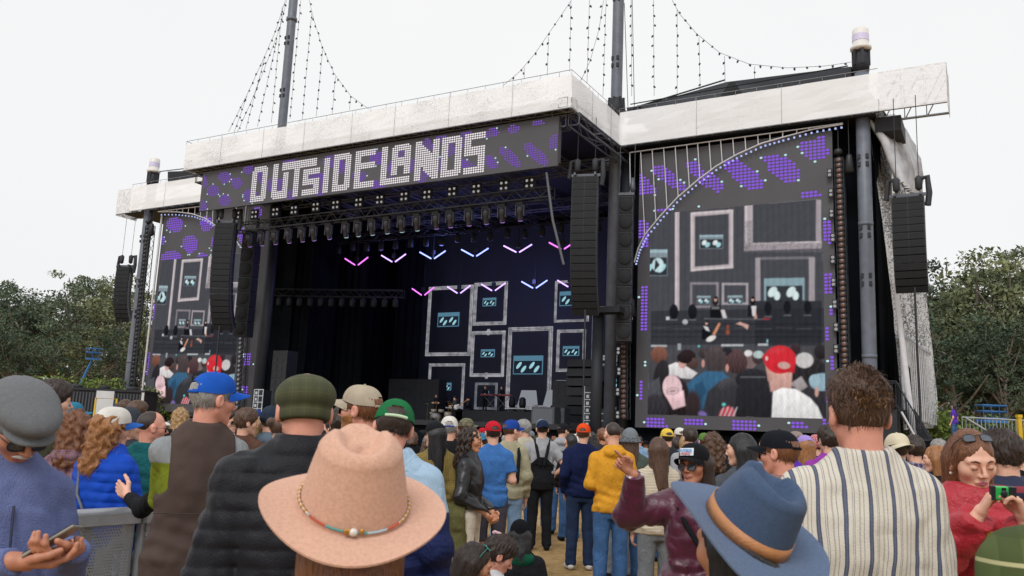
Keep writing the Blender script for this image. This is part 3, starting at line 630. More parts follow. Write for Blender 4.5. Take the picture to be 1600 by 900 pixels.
pl = [cpoly(274, 351, 13, 12), cpoly(323, 350, 10, 13), cpoly(297, 381, 13, 14), cpoly(254, 376, 3, 8), cpoly(338, 379, 8, 14), cpoly(379, 367, 7, 13), cpoly(268, 402, 16, 10), cpoly(318, 399, 8, 3.5), cpoly(254, 412, 4, 12),
      [(243, 470), (252, 466), (250, 500), (243, 506), (239, 498)], [(231, 552), (240, 550), (240, 580), (236, 589), (227, 586)], [(222, 628), (238, 630), (236, 640), (222, 641)], cpoly(402, 332, 7, 10), [(386, 486), (398, 476), (394, 498), (386, 498)], [(383, 552), (391, 552), (391, 572), (382, 572)], [(379, 604), (387, 604), (386, 622), (379, 622)]]
ring_dots(scrL, -38.6, 7, 2.4, RW+1.0, RH-.1, pl, (.35, 9.4, .6, 11.6))
# light frames around screens
mb = MB(); mb.tube([(-.12, -.1, -.2), (-.12, -.1, RH)], .09, 6); mb.build('screen_edge_tube', WSTEEL, scrL)
# --- arched white pipe frames hanging before the screens
def arch(pts_top, pts_arc, rungs, b, label):
    o = onb(*pts_top[0], b); t = sthing('arch_frame', label, 'arch frame', o)
    q = lambda x, y: np.array(onb(x, y, b))-np.array(o)
    mb = MB(); mb.tube([q(*p) for p in pts_top], .035, 6); mb.build('top_rail', WSTEEL, t)
    mb = MB(); mb.tube([q(*p) for p in pts_arc], .04, 6)
    mb.build('arch_tube', WSTEEL, t)
    for (x0, y0, x1, y1) in rungs:
        mb = MB(); mb.tube([q(x0, y0), q(x1, y1)], .03, 5); mb.build('rung', WSTEEL, t)
    mb = MB()
    for i in range(len(pts_arc)-1):
        for k in range(5):
            s = (k+.5)/5; x = pts_arc[i][0]*(1-s)+pts_arc[i+1][0]*s; y = pts_arc[i][1]*(1-s)+pts_arc[i+1][1]*s
            p = q(x+2.5, y+4.5); mb.box(p, (.09, .05, .09))
    mb.build('fairy_lights', emat('fairy_blue', 'b9c6ff', .9), t)['kind'] = 'stuff'; return t
ax = [(991, 410), (997, 388), (1008, 366), (1032, 337), (1058, 309), (1088, 283), (1120, 259), (1152, 241), (1190, 224), (1225, 214), (1270, 202), (1317, 194)]
tp = lambda x: 238.5-(x-984)*.138
def arcy(x):
    return float(np.interp(x, [p[0] for p in ax], [p[1] for p in ax]))
rg = []
for i, x in enumerate([1001, 1019, 1037, 1055, 1073, 1090, 1108, 1126, 1145, 1164, 1184, 1203, 1223, 1245, 1264]):
    xb = x+max(0, 4-i*.35)*1.6; rg.append((x, tp(x), xb, min(arcy(xb), 560)))
arch([(984, tp(984)), (1317, tp(1317)-0)], ax, rg+[(984, 238.5, 988, 500)], 6.75, 'big white pipe arch with rungs hanging before the right-hand screen')
axl = [(247, 331), (275, 331), (300, 334), (320, 341), (341, 355)]
rl = [(x, 331-(x-245)*.125, x-1, float(np.interp(x-1, [p[0] for p in axl], [p[1] for p in axl]))) for x in (262, 269, 277, 286, 295, 305, 314, 324, 333, 343)]
arch([(247, 330.5), (343, 319)], axl, rl, 6.5, 'small white pipe arch with rungs hanging before the left-hand screen')
arch([(369, 320), (371, 371)], [(369, 376), (383, 395)], [(385, 318, 379, 386)], 6.5, 'short white pipe piece beside the left hanging speaker column')
# ================================================================ video wall with picture frames (b = 20)
VB = 19.5
def QL(px, py, b, o): p = onb(px, py, b); return np.array((p[0]-o[0], p[1]-o[1], p[2]-o[2]))
o_ = (-23.2, VB, DK+1.2)
wall = sthing('video_wall', 'dark blue video wall of silver picture frames at the back of the stage', 'video wall', o_)
mb = MB(); mb.box2((0, 0, 0), (22.6, .2, 14.2)); mb.build('panel', mat('wall_led', '1e222d', .7, .3, .35, emit=.12), wall)
def noisy_emit(name, c0, c1, s, sc):
    m = emat(name, c0, s); t = m.node_tree; n = t.nodes.new('ShaderNodeTexNoise'); n.inputs['Scale'].default_value = sc; n.inputs['Detail'].default_value = 6
    tcn = t.nodes.new('ShaderNodeTexCoord'); t.links.new(tcn.outputs['Object'], n.inputs['Vector'])
    r = t.nodes.new('ShaderNodeValToRGB'); r.color_ramp.elements[0].position = .38; r.color_ramp.elements[1].position = .6
    r.color_ramp.elements[0].color = (*lin(c0), 1); r.color_ramp.elements[1].color = (*lin(c1), 1)
    t.links.new(n.outputs['Fac'], r.inputs['Fac']); t.links.new(r.outputs[0], [q for q in t.nodes if q.type == 'EMISSION'][0].inputs[0]); return m
SILV = noisy_emit('frame_silver', '7c7b82', 'a9a8ae', .9, 2); SILV2 = noisy_emit('frame_silver_dim', '5a5c65', '7a7b84', .9, 2)
FIN = emat('frame_inside', '1c202b', .55)
CYA = emat('cassette_cyan', '5b88a0', .75); CYL = emat('cassette_pale', 'a6dbe6', .8); CYD = emat('cassette_dark', '232c3a', .7)
# frames: x0,y0,x1,y1 at (left, top, right, bottom) photo corners, bar width, scalloped, dim, open bottom
FR = [(671, 447, 735, 556, 6, 0, 0), (742, 441, 791, 508, 6, 0, 0), (868, 438, 920, 503, 4, 0, 0), (739, 519, 786, 587, 4, 1, 0), (795, 511, 860, 640, 7, 0, 0),
      (871, 515, 914, 581, 5, 0, 0), (671, 568, 723, 648, 5, 0, 0), (743, 598, 776, 640, 4, 0, 1), (869, 594, 898, 640, 4, 0, 1), (928, 480, 998, 561, 6, 1, 0), (935, 568, 996, 640, 4, 0, 1), (920, 594, 930, 640, 3, 0, 1)]
CS = [(685, 489, 717, 510), (755, 466, 775, 478), (875, 456, 910, 477), (752, 546, 773, 558), (803, 556, 848, 585), (880, 541, 905, 556), (687, 598, 705, 610), (755, 611, 764, 617), (877, 607, 893, 617), (946, 592, 975, 610), (948, 490, 975, 502)]
for (x0, y0, x1, y1, wd, orn, dim) in FR:
    a, c = QL(x0, y0, VB, o_), QL(x1, y1, VB, o_); X0, X1, Z1, Z0 = a[0], c[0], (a[2]+QL(x1, y0, VB, o_)[2])/2, (c[2]+QL(x0, y1, VB, o_)[2])/2
    Z0 = max(Z0, .05); Z1 = min(Z1, 14.1); X1 = min(X1, 22.5); X0 = max(X0, .05)
    if X1 <= X0: continue
    W = wd/1356*70*.85; mb = MB(); y = -.05
    for lo, hi in (((X0, Z1-W), (X1, Z1)), ((X0, Z0), (X1, Z0+W)), ((X0, Z0+W), (X0+W, Z1-W)), ((X1-W, Z0+W), (X1, Z1-W))):
        mb.box2((lo[0], y, lo[1]), (hi[0], y+.048, hi[1]))
    if orn:
        for k in range(26):
            for (xx, zz) in ((X0+(X1-X0)*k/25, Z0), (X0+(X1-X0)*k/25, Z1)):
                mb.add([(xx+.11*math.cos(j), y+.01, zz+(.1+.16*(abs(k-12.5) < 1.5))*math.sin(j)) for j in np.linspace(0, 2*PI, 8)[:-1]], [tuple(range(7))])
            for xx in (X0, X1):
                zz = Z0+(Z1-Z0)*k/25; mb.add([(xx+.1*math.cos(j), y+.01, zz+.1*math.sin(j)) for j in np.linspace(0, 2*PI, 8)[:-1]], [tuple(range(7))])
    f = mb.build('picture_frame', SILV2 if dim else SILV, wall)
    b2 = MB(); y = -.056
    for k in (.3, .72):
        r = W*.1
        for lo, hi in (((X0+W*k, Z1-W*k-r), (X1-W*k, Z1-W*k)), ((X0+W*k, Z0+W*k), (X1-W*k, Z0+W*k+r)), ((X0+W*k, Z0+W*k), (X0+W*k+r, Z1-W*k)), ((X1-W*k-r, Z0+W*k), (X1-W*k, Z1-W*k))):
            b2.add([(lo[0], y, lo[1]), (hi[0], y, lo[1]), (hi[0], y, hi[1]), (lo[0], y, hi[1])], [(0, 1, 2, 3)]); y -= .002
    link('frame_line', b2.mesh('frame_line'), emat('frame_line', '2e3038', .8), f)
for (x0, y0, x1, y1) in CS:
    a, c = QL(x0, y0, VB, o_), QL(x1, y1, VB, o_); X0, X1, Z1, Z0 = a[0], c[0], a[2], c[2]+.0; h = Z1-Z0; wdt = X1-X0
    mb = MB(); mb.box2((X0, -.05, Z0), (X1, -.002, Z1)); f = mb.build('cassette_face', CYA, wall)
    mb = MB(); mb.add([(X0+.06, -.055, Z0+.06), (X1-.06, -.055, Z0+.06), (X1-.06, -.055, Z1-h*.28), (X0+.06, -.055, Z1-h*.28)], [(0, 1, 2, 3)]); link('cassette_window', mb.mesh('cassette_window'), CYD, f)
    for fx in (.28, .72):
        mb = MB()
        for sx, sz in ((-.08, .1), (.08, -.1)):
            cx, cz = X0+wdt*(fx+sx), Z0+h*(.38+sz); n = 12
            mb.add([(cx+wdt*.085*math.cos(k*2*PI/n)+h*.06*math.sin(k*2*PI/n), -.06, cz+h*.17*math.sin(k*2*PI/n)+h*.08*math.cos(k*2*PI/n)) for k in range(n)], [tuple(range(n))])
        link('eye', mb.mesh('eye'), CYL, f)
# ================================================================ speaker arrays
CAB = mat('speaker_black', '23262d', .6, .2, 3); GRL = mat('speaker_grille', '16181d', .8, .2, 40); RIG = mat('rig_grey', '565961', .5, .15, 3, metal=.3)
def array(label, abz, w, d, h, n, splay=0., curve=1.5, rot=0., top=3.0, group='hanging line-array speaker columns', front=-1):
    t = thing('line_array', label, 'speaker array', S(*abz), -PHI+rot, group)
    x = 0; z = 0; y = 0; ang = math.radians(-2)
    for i in range(n):
        mb = MB(); ca, sa = math.cos(ang), math.sin(ang); M3 = np.array([[1, 0, 0], [0, ca, -sa], [0, sa, ca]])
        c = np.array([0, y, z-h/2])
        mb.box(c, (w, d, h*.93), M3=M3); o = mb.build('speaker_cabinet', CAB, t)
        g = MB()
        for sx in (-1, 1): g.box(c+M3@np.array([sx*w*.245, -d*.5-.005, 0]), (w*.46, .02, h*.8), M3=M3)
        link('grille', g.mesh('grille'), GRL, o)
        g = MB()
        for sx in (-1, 1): g.box(c+M3@np.array([sx*w*.5, -.1, 0]), (.03, d*.3, h*1.0), M3=M3)
        link('rigging_plate', g.mesh('rigging_plate'), RIG, o)
        ang += math.radians(splay*(i/n)**curve); z -= h*math.cos(ang); y += h*math.sin(ang)*1.0
    mb = MB(); mb.box((0, 0, .12), (w*1.15, .1, .14)); mb.box((w*.4, 0, .12), (.1, d*1.2, .14)); mb.box((-w*.4, 0, .12), (.1, d*1.2, .14)); mb.build('bumper_frame', RIG, t)
    mb = MB()
    for sx in (-.35, .35): mb.lathe([(.05, .3), (.15, .4), (.17, .9), (.08, 1.0)], 8, (w*sx, 0, 0)); mb.tube([(w*sx, 0, 1), (w*sx, 0, top)], .018, 4)
    mb.tube([(w*.3, 0, .8), (w*.62, .1, .95), (w*.66, .1, .2), (w*.6, .1, -.4)], .14, 7); mb.tube([(-w*.3, 0, .9), (-w*.6, .1, .9), (-w*.68, .1, .0)], .12, 7)
    mb.build('chain_hoist', mat('hoist_black', '2a2c32', .7, .2, 5), t)
    mb = MB(); mb.tube([(w*.1, d*.2, z), (w*.12, d*.2, z-6)], .05, 5); mb.build('cable', PLASTIC, t)
    return t
array('curved speaker column hanging free outside the right wing, in front of the white side cloth', (14.85, 5.0, 13.15), 1.35, .55, .335, 13, 8.5, 1.4, 0, 4.9)
array('tall speaker column hanging between the stage opening and the right-hand screen', (.25, 1.5, 14.75), 1.3, .6, .37, 19, 5, 1.3, .25, 3.2)
array('tall speaker column hanging in front of the left-hand screen', (-24.75, 1.0, 14.35), 1.3, .6, .38, 18, 5, 1.3, .35, 3.4)
_q = onb(196, 418, 6.5); array('small speaker column hanging free outside the left wing against the trees', (_q[0], 6.5, _q[2]), 1.15, .6, .33, 13, 7.5, 1.3, .3, 5.0)
def subs(label, abz, n, w=1.25, h=1.05, rot=0.):
    t = thing('subwoofer_array', label, 'subwoofer array', S(*abz), -PHI+rot, 'hanging subwoofer columns')
    for i in range(n):
        mb = MB(); mb.box((0, 0, -h*(i+.5)), (w, .9, h*.96)); o = mb.build('speaker_cabinet', CAB, t)
        g = MB(); g.box((-.02, -.46, -h*(i+.5)), (w*.9, .03, h*.85)); 
        g.lathe([(.32, 0), (.36, .03), (.32, .05)], 14, (0, -.46, -h*(i+.5)), M3=[[1, 0, 0], [0, 0, -1], [0, 1, 0]]); link('grille', g.mesh('grille'), GRL, o)
    mb = MB(); mb.box((0, 0, .1), (w*1.1, .9, .15)); mb.tube([(-.4, 0, .1), (-.4, 0, 3)], .02, 4); mb.tube([(.4, 0, .1), (.4, 0, 3)], .02, 4); mb.lathe([(.1, .3), (.16, .5), (.1, 1.1)], 8, (.3, 0, 0)); mb.build('bumper_frame', RIG, t)
subs('flat subwoofer column hanging just inside the right edge of the stage opening', (1.0, 5.2, 14.6), 8, .75, .98, .3)
subs('flat subwoofer column hanging just inside the left edge of the stage opening', (onb(396, 352, 4)[0], 4.0, 14.4), 7, .95, 1.0, .3)
# ================================================================ front truss with moving heads and blinders
ft = sthing('lighting_truss', 'long front lighting truss hanging under the banner', 'truss', (-25.4, 2.2, 14.35)); mb = MB(); mb.truss((0, 0, 0), (23.4, 0, .05), .55, .045, 44); mb.build('chord_frame', mat('truss_dark', '3c4049', .5, .15, 2), ft)
mb = MB(); 
for x in np.arange(1, 23.5, 3.1): mb.tube([(x, 0, .3), (x, 0, 4)], .02, 4)
mb.build('hanging_chain', BLK, ft)
hx = [391, 410, 431, 452, 473, 491, 515, 541, 560, 582, 605, 628, 652, 682, 704, 733, 760, 785, 813]
hd = None; HM = mat('fixture_grey', '3e3f48', .5, .2, 6); LENSP = emat('lens_purple', 'b58be0', .8); LENSC = emat('lens_cyan', 'bfe3e6', .8)
def make_head(lens):
    t = thing('moving_head_light', 'x', 'moving light', (0, 0, 0), -PHI, 'moving lights under the front truss')
    mb = MB(); mb.box((0, 0, -.12), (.42, .3, .2)); mb.build('base', BLK, t)
    mb = MB(); mb.box((-.24, 0, -.5), (.05, .16, .6)); mb.box((.24, 0, -.5), (.05, .16, .6)); mb.box((0, 0, -.24), (.52, .2, .06)); mb.build('yoke', HM, t)
    a = math.radians(32); M3 = np.array([[1, 0, 0], [0, math.cos(a), -math.sin(a)], [0, math.sin(a), math.cos(a)]])@np.array([[math.cos(.2), 0, math.sin(.2)], [0, 1, 0], [-math.sin(.2), 0, math.cos(.2)]])
    mb = MB(); mb.lathe([(.09, .30), (.15, .25), (.17, 0), (.14, -.1), (.16, -.40), (.15, -.46)], 12, (0, 0, -.58), M3); o = mb.build('lamp_head', HM, t)
    mb = MB(); mb.lathe([(.13, -.465), (.13, -.50)], 12, (0, 0, -.58), M3); link('lens', mb.mesh('lens'), lens, o); return t
hP, hC = make_head(LENSP), make_head(LENSC); uP = uC = False
ordn = ['first', 'second', 'third', 'fourth', 'fifth', 'sixth', 'seventh', 'eighth', 'ninth', 'tenth', 'eleventh', 'twelfth', 'thirteenth', 'fourteenth', 'fifteenth', 'sixteenth', 'seventeenth', 'eighteenth', 'nineteenth', 'twentieth']
for i, x in enumerate(hx):
    a = onb(x, 352-(x-391)*.075, 2.2)[0]; cy = 7 <= i <= 12
    lab = 'grey moving light with a %s lens, %s from the left under the front truss' % ('pale cyan' if cy else 'purple', ordn[i]); loc = S(a, 2.2, 14.1)
    if cy and not uC: hC.location = loc; hC['label'] = lab; uC = True
    elif not cy and not uP: hP.location = loc; hP['label'] = lab; uP = True
    else: copy_tree(hC if cy else hP, loc, None, lab)
def make_blinder(rows, cols, p, label, group, r=.075):
    t = thing('blinder_light', label, 'blinder light', (0, 0, 0), -PHI, group)
    mb = MB(); mb.box((0, .06, 0), (cols*p+.04, .1, rows*p+.04)); mb.build('housing', BLK, t)
    for i in range(rows):
        for j in range(cols):
            mb = MB(); mb.lathe([(r, 0), (r*.9, .03)], 10, ((j-(cols-1)/2)*p, -.0, (i-(rows-1)/2)*p), M3=[[1, 0, 0], [0, 0, -1], [0, 1, 0]]); mb.build('lamp', emat('lamp_warm_white', 'a9a6a5', .8), t)
    return t
bl4 = make_blinder(2, 2, .3, 'x', 'four-cell blinders above the front truss')
bx = [(370, 336), (397, 335), (430, 331), (459, 328), (493, 323), (524, 320), (560, 316), (593, 312), (631, 307), (667, 304), (706, 299), (744, 295), (787, 290), (827, 286)]
for i, (x, y) in enumerate(bx):
    loc = S(*onb(x, y, 2.0)); lab = 'four-cell blinder light, %s from the left above the front truss' % ordn[i]
    if i == 0: bl4.location = loc; bl4['label'] = lab
    else: copy_tree(bl4, loc, None, lab)
# lamp pairs along the edge of the right-hand screen, and of the mid light tower
bl2 = make_blinder(2, 1, .2, 'x', 'two-cell lamps beside the screens', .08)
pp = [(1296, 270, 'S'), (1298, 301, 'S'), (1299, 333, 'S'), (1301, 371, 'S'), (1301, 405, 'S'), (1302, 441, 'S'), (1304, 475, 'S'), (1306, 511, 'S'), (1306, 545, 'S'), (1309, 583, 'S'),
      (966, 490, 'M'), (966, 517, 'M'), (966, 548, 'M'), (967, 580, 'M'), (965, 612, 'M'), (965, 648, 'M')]
for i, (x, y, k) in enumerate(pp):
    loc = S(*onb(x, y, 6.7 if k == 'S' else 6.0)); j = i if k == 'S' else i-10
    lab = ('two-cell lamp, %s from the top beside the right-hand screen' if k == 'S' else 'two-cell lamp, %s from the top beside the black centre-right post') % ordn[j]
    if i == 0: bl2.location = loc; bl2['label'] = lab
    else: copy_tree(bl2, loc, None, lab)
# vertical lamp ladders
def ladder(label, top, bot, b, n, m, w=.42, k=1.):
    A, B = np.array(onb(*top, b)), np.array(onb(*bot, b)); t = sthing('lamp_ladder', label, 'lamp ladder', B, 'lamp ladders')
    d = (A-B); mb = MB(); mb.truss((0, .25, 0), d+(0, .25, 0), w, .035, int(np.linalg.norm(d)/.7), up=(0, 1, 0)); mb.build('ladder_frame', BLK, t)
    for i in range(n):
        p = d*(i+.5)/n; mb = MB(); mb.lathe([(.13*k, .12), (.19*k, 0), (.17*k, -.02)], 10, p, M3=[[1, 0, 0], [0, 0, 1], [0, -1, 0]]); o = mb.build('lamp_can', BLK, t)
        l = MB(); l.lathe([(.12, 0), (.1, .02)], 10, p+(0, -.03, 0), M3=[[1, 0, 0], [0, 0, -1], [0, 1, 0]]); link('lamp_face', l.mesh('lamp_face'), m, o)
    mb = MB(); mb.tube([d, d+(0, 0, 2.3)], .025, 4); mb.tube([d+(.5, 0, -.5), d+(.5, 0, 2.3)], .025, 4); mb.lathe([(.1, 0), (.22, .1), (.2, .3), (.1, .35)], 8, d+(0, 0, .1)); mb.lathe([(.1, 0), (.24, .1), (.15, .9), (.1, 1)], 8, d+(.5, 0, -.9)); mb.build('hoist', PLASTIC, t); return t
AMB = mat('amber_glass', '664a40', .3, .1); ladder('tall ladder of amber round lamps right of the right-hand screen', (1310, 246), (1322, 640), 6.9, 46, AMB)
ladder('ladder of amber round lamps beside the black centre-right post', (974, 470), (974, 655), 6.3, 24, AMB)
ladder('ladder of small lamps hanging beside the left speaker column', (379, 470), (370, 640), 6.3, 24, mat('grey_glass', '777a82', .3, .1))
ladder('tall lamp ladder fixed to the far left column against the trees', (231, 352), (202, 636), 6.3, 44, mat('dark_glass', '2c2e34', .3, .1), .5, 1.7)
# posts framing the opening
mb = MB(); mb.lathe([(.34, 0), (.34, ZB)], 14, (-.15, 8.0, 0)); P(mb, 'post', mat('post_dark', '2c3039', .55, .15, 1))
mb = MB(); mb.lathe([(.42, 0), (.42, ZB)], 14, (onb(424, 400, 6.2)[0], 6.2, 0)); P(mb, 'post', mat('post_dark', '2c3039'))
mb = MB(); mb.lathe([(.3, 0), (.3, 8.2)], 12, (-.2, 4.5, 0)); mb.box2((-.8, 4.0, 8.2), (1.2, 4.9, 8.5)); P(mb, 'post', BLK)
mb = MB(); mb.tube([(-1.6, .7, 15), (-1.2, .8, 12.5), (-.6, 1.0, 10.2)], .07, 5); P(mb, 'hanging_cable', mat('cable_grey', '5b5d63', .7, 0))
# ================================================================ chevrons of LED tube
CH = [(557, 409, 'pink', 17), (615, 404, 'lilac', 18), (676, 399, 'blue', 19), (742, 395, 'blue', 20), (809, 389, 'lilac', 21), (879, 384, 'pink', 20),
      (661, 456, 'pink', 16), (717, 453, 'lilac', 17), (771, 449, 'lilac', 18), (835, 445, 'blue', 19), (890, 443, 'lilac', 18), (978, 441, 'pink', 16)]
EC = {'pink': emat('tube_pink', 'dc6fe2', 1.9), 'lilac': emat('tube_lilac', 'c3a2f8', 2.2), 'blue': emat('tube_blue', '8f9dff', 2.7)}
for i, (x, y, c, hw) in enumerate(CH):
    b = 12 if i < 6 else 16; A = np.array(onb(x, y+6, b)); t = sthing('light_chevron', '%s V-shaped light tubes, %s from the left in the %s row' % (c, ordn[i % 6], 'upper' if i < 6 else 'lower'), 'light tube', A, 'V-shaped light tubes over the stage')
    for s in (-1, 1):
        e = np.array(onb(x+s*(hw+1), y-(7 if s > 0 else 5), b))-A; st = np.array(onb(x+s*2.5, y+5, b))-A
        mb = MB(); mb.tube([st, e], .048, 8); mb.build('light_tube', EC[c], t)
    mb = MB(); mb.tube([(0, .05, .1), (0, .05, 2.2)], .03, 4); mb.box((0, 0, .5), (.25, .2, .3)); mb.build('hanger', BLK, t)
for i, (x, y, b, e, c) in enumerate([(690, 400, 12, 330, (.22, .28, 1)), (820, 440, 15, 260, (.3, .3, 1)), (600, 405, 12, 110, (.4, .3, 1))]):  # blue point lights added near the tubes to tint the drapes, no fixtures
    l = bpy.data.lights.new('blue_glow_fill', 'POINT'); l.energy = e; l.color = c; l.shadow_soft_size = .4; q = bpy.data.objects.new('blue_glow_fill', l); COL.objects.link(q); q.location = S(*onb(x, y, b))
# second dim row of hanging fixtures deep in the stage
mb = MB()
for x in np.arange(-24, -3, 1.3): mb.lathe([(.05, 0), (.18, -.15), (.2, -.6), (.15, -.65)], 8, (x+24, 0, rnd.uniform(-.2, 0)))
mb.truss((0, 0, .2), (21, 0, .2), .5, .04, 30); t = sthing('lighting_truss', 'dim lighting truss deep inside the stage above the video wall', 'truss', (-24, 11, 15.2)); mb.build('fixture_row', BLK, t)
mb = MB(); mb.truss((0, 0, .2), (9, 3, .2), .5, .04, 16)
for k in range(12): mb.lathe([(.05, 0), (.2, -.15), (.2, -.6), (.15, -.65)], 8, (k*.75+.3, k*.25, -.1))
t = sthing('lighting_truss', 'short lighting truss hanging low before the dark side curtains', 'truss', onb(432, 462, 8)); mb.build('fixture_row', BLK, t)
# ================================================================ back line on the stage
def gear(name, label, cat, x, y, b, fn, group=None):
    p = onb(x, y, b); t = sthing(name, label, cat, (p[0], p[1], DK), group); fn(t); return t
CASE = mat('flight_case_grey', 'b9bbbf', .5, .1, 4); GB = mat('gear_black', '1c1e24', .6, .2, 4)
def flight(t, w=1.2, h=1.6):
    mb = MB(); mb.box2((0, 0, 0), (w, .7, h)); mb.build('case_body', GB, t)
    mb = MB()
    for k in range(int(h/.4)+1): mb.box2((-.02, -.02, k*.4), (w+.02, 0.0, k*.4+.05))
    for x in (0, w*.48, w-.03): mb.box2((x-.02, -.025, 0), (x+.04, -.005, h))
    mb.build('case_edge', CASE, t)
    for k in range(int(h/.4)): 
        mb = MB(); mb.box2((w*.15, -.03, k*.4+.12), (w*.35, -.002, k*.4+.3)); mb.build('case_latch', CASE, t)
gear('flight_case', 'stack of silver-edged flight cases at the right of the stage floor', 'flight case', 912, 655, 9, lambda t: flight(t, .9, 2.4))
gear('flight_case', 'low silver-edged flight case beside the tall case stack', 'flight case', 925, 655, 8.6, lambda t: flight(t, 1.0, 1.1))
gear('flight_case', 'flight case stack at the left edge of the stage', 'flight case', 395, 640, 3.5, lambda t: flight(t, .8, 1.6))
gear('flight_case', 'wide flight case left on the stage behind the brown vest shoulders', 'flight case', 432, 640, 3.5, lambda t: flight(t, 1.2, 1.4))
def wedge(t):
    mb = MB(); mb.box2((0, 0, 0), (1.5, .8, 1.1)); mb.build('cabinet_body', mat('amp_grey', '474a50', .7, .2, 5), t)
    mb = MB(); mb.box2((.1, -.02, .1), (1.4, -.002, 1.0)); mb.build('grille', mat('amp_grille', '5c5f64', .8, .2, 30), t)
gear('amplifier', 'small grey amplifier cabinet on the stage floor, left one of two', 'amplifier', 830, 652, 8, wedge)
gear('amplifier', 'grey amplifier cabinet with a pale box on top, right one of two', 'amplifier', 846, 652, 9, wedge)
def hang_small(t):
    for i in range(7):
        mb = MB(); mb.box((0, .03*i, .6+i*.55), (2.0, .8, .48), M3=[[1, 0, 0], [0, math.cos(.1*(3-i)), -math.sin(.1*(3-i))], [0, math.sin(.1*(3-i)), math.cos(.1*(3-i))]]); mb.build('speaker_cabinet', GB, t)
    mb = MB(); mb.box((0, 0, .15), (2.2, 1, .3)); mb.build('plinth', GB, t)
gear('side_fill', 'black stacked side-fill speakers at the right of the stage', 'speaker stack', 909, 645, 12, hang_small)
def rack(t, w=2, h=3.2):
    mb = MB(); mb.box2((0, 0, 0), (w, 1, h)); mb.build('rack_body', GB, t); mb = MB()
    for k in range(int(h/.5)):
        for j in range(int(w/.5)): mb.box2((.08+j*.5, -.02, .1+k*.5), (.42+j*.5, -.002, .4+k*.5))
    mb.build('rack_face', mat('rack_dark_grey', '1f2228', .6, .3, 5), t)
gear('equipment_rack', 'black equipment racks at the right of the stage behind the flight cases', 'rack', 862, 650, 13, lambda t: rack(t, 3.4, 3.0))
gear('equipment_rack', 'black equipment racks in the dark left wing of the stage', 'rack', 605, 640, 15, lambda t: rack(t, 4.5, 3.2))
gear('equipment_rack', 'tall lamp rack standing in the dark left wing', 'rack', 420, 630, 6, lambda t: rack(t, 1.3, 4.4))
def riser(t):
    mb = MB(); mb.box2((0, 0, 0), (13, 3, 1.0)); mb.build('riser_top', GB, t); mb = MB()
    for k in range(12): mb.truss((k*1.08+.1, -.05, .05), (k*1.08+1.1, -.05, .05), .12, .02, 3)
    mb.build('riser_frame', DGREY, t)
gear('riser', 'long black riser under the keyboard players', 'riser', 722, 650, 14, riser)
def drum(t):
    ch = mat('drum_shell', '8d8578', .4, .2, 5); cym = mat('cymbal', '8a744a', .35, .1, metal=.8)
    R90 = [[1, 0, 0], [0, 0, -1], [0, 1, 0]]
    mb = MB(); mb.lathe([(.32, 0), (.32, .5)], 16, (0, .2, .36), R90); mb.build('bass_drum', ch, t)
    mb = MB(); mb.lathe([(.3, -.01), (.0, -.012)], 16, (0, -.32, .36), R90); mb.build('drum_skin', mat('drum_skin', 'b9b4b0', .6), t)
    for x, y, z, r, h in ((-.3, .1, .75, .2, .2), (.3, .1, .75, .2, .2), (.7, .35, .4, .26, .4), (-.6, .45, .6, .24, .16)):
        mb = MB(); mb.lathe([(r, 0), (r, h)], 14, (x, y, z)); mb.build('tom', ch, t)
    for x, y, z in ((-.9, .2, 1.3), (.95, .3, 1.35), (-.45, .6, 1.45), (.5, .65, 1.5)):
        mb = MB(); mb.lathe([(.03, .03), (.3, 0), (.03, .02)], 14, (x, y, z)); mb.tube([(x, y, z), (x*1.02, y, 0)], .015, 5); mb.build('cymbal', cym, t)
gear('drum_kit', 'drum kit with pale shells at the left of the stage', 'drum kit', 682, 648, 12, drum)
def keys(t):
    mb = MB(); mb.box2((-.7, 0, 1.02), (.7, .4, 1.12)); mb.build('keyboard_body', mat('keyboard_red', '7a2436', .4), t)
    mb = MB(); mb.tube([(-.5, .2, 1), (.5, .2, 0)], .02, 5); mb.tube([(.5, .2, 1), (-.5, .2, 0)], .02, 5); mb.build('keyboard_stand', DGREY, t)
kb = gear('keyboard', 'dark red keyboard on a cross stand at the right-hand player', 'keyboard', 783, 642, 13.8, keys); kb.location.z += 1.0
kb = gear('keyboard', 'keyboard on a cross stand before the standing centre player', 'keyboard', 763, 642, 13.8, keys); kb.location.z += 1.0
def mic(t):
    mb = MB(); mb.lathe([(.15, 0), (.15, .02), (.012, .03), (.012, 1.5)], 8); mb.tube([(0, 0, 1.5), (.3, 0, 1.7)], .012, 5); mb.build('mic_stand', GB, t)
for i, x in enumerate((748, 806, 872)): gear('microphone_stand', 'thin microphone stand on the stage, %s from the left' % ordn[i], 'microphone stand', x, 650, 11, mic, 'microphone stands')
def mh(t):
    mb = MB(); mb.box2((-.25, -.2, 0), (.25, .2, .2)); mb.lathe([(.2, .3), (.25, .5), (.22, .9), (.1, 1.0)], 10); mb.build('lamp_head', GB, t)
for i, (x, b) in enumerate(((700, 17), (714, 17), (731, 17), (800, 15), (816, 15), (880, 14), (895, 15), (905, 16))): q = gear('floor_light', 'dark floor light on the stage, %s from the left' % ordn[i], 'floor light', x, 640, b, mh, 'floor lights on the stage'); q.location.z += 1.0 if i < 5 else .0
# pale panels standing at the back of the stage
for i, (x, w) in enumerate(((808, 1.6), (848, 1.5), (884, 1.3))):
    p = onb(x, 634, 17); t = sthing('music_screen', 'small pale lit panel low behind the band, %s from the left' % ordn[i], 'panel', p, 'pale panels behind the band')
    mb = MB(); mb.prism([(0, 0), (w, .1), (w*.9, 1.1), (.3, 1.1)], 'y', 0, .08); mb.build('panel', emat('pale_panel', 'a9adb6', .55), t)

FURN = 1
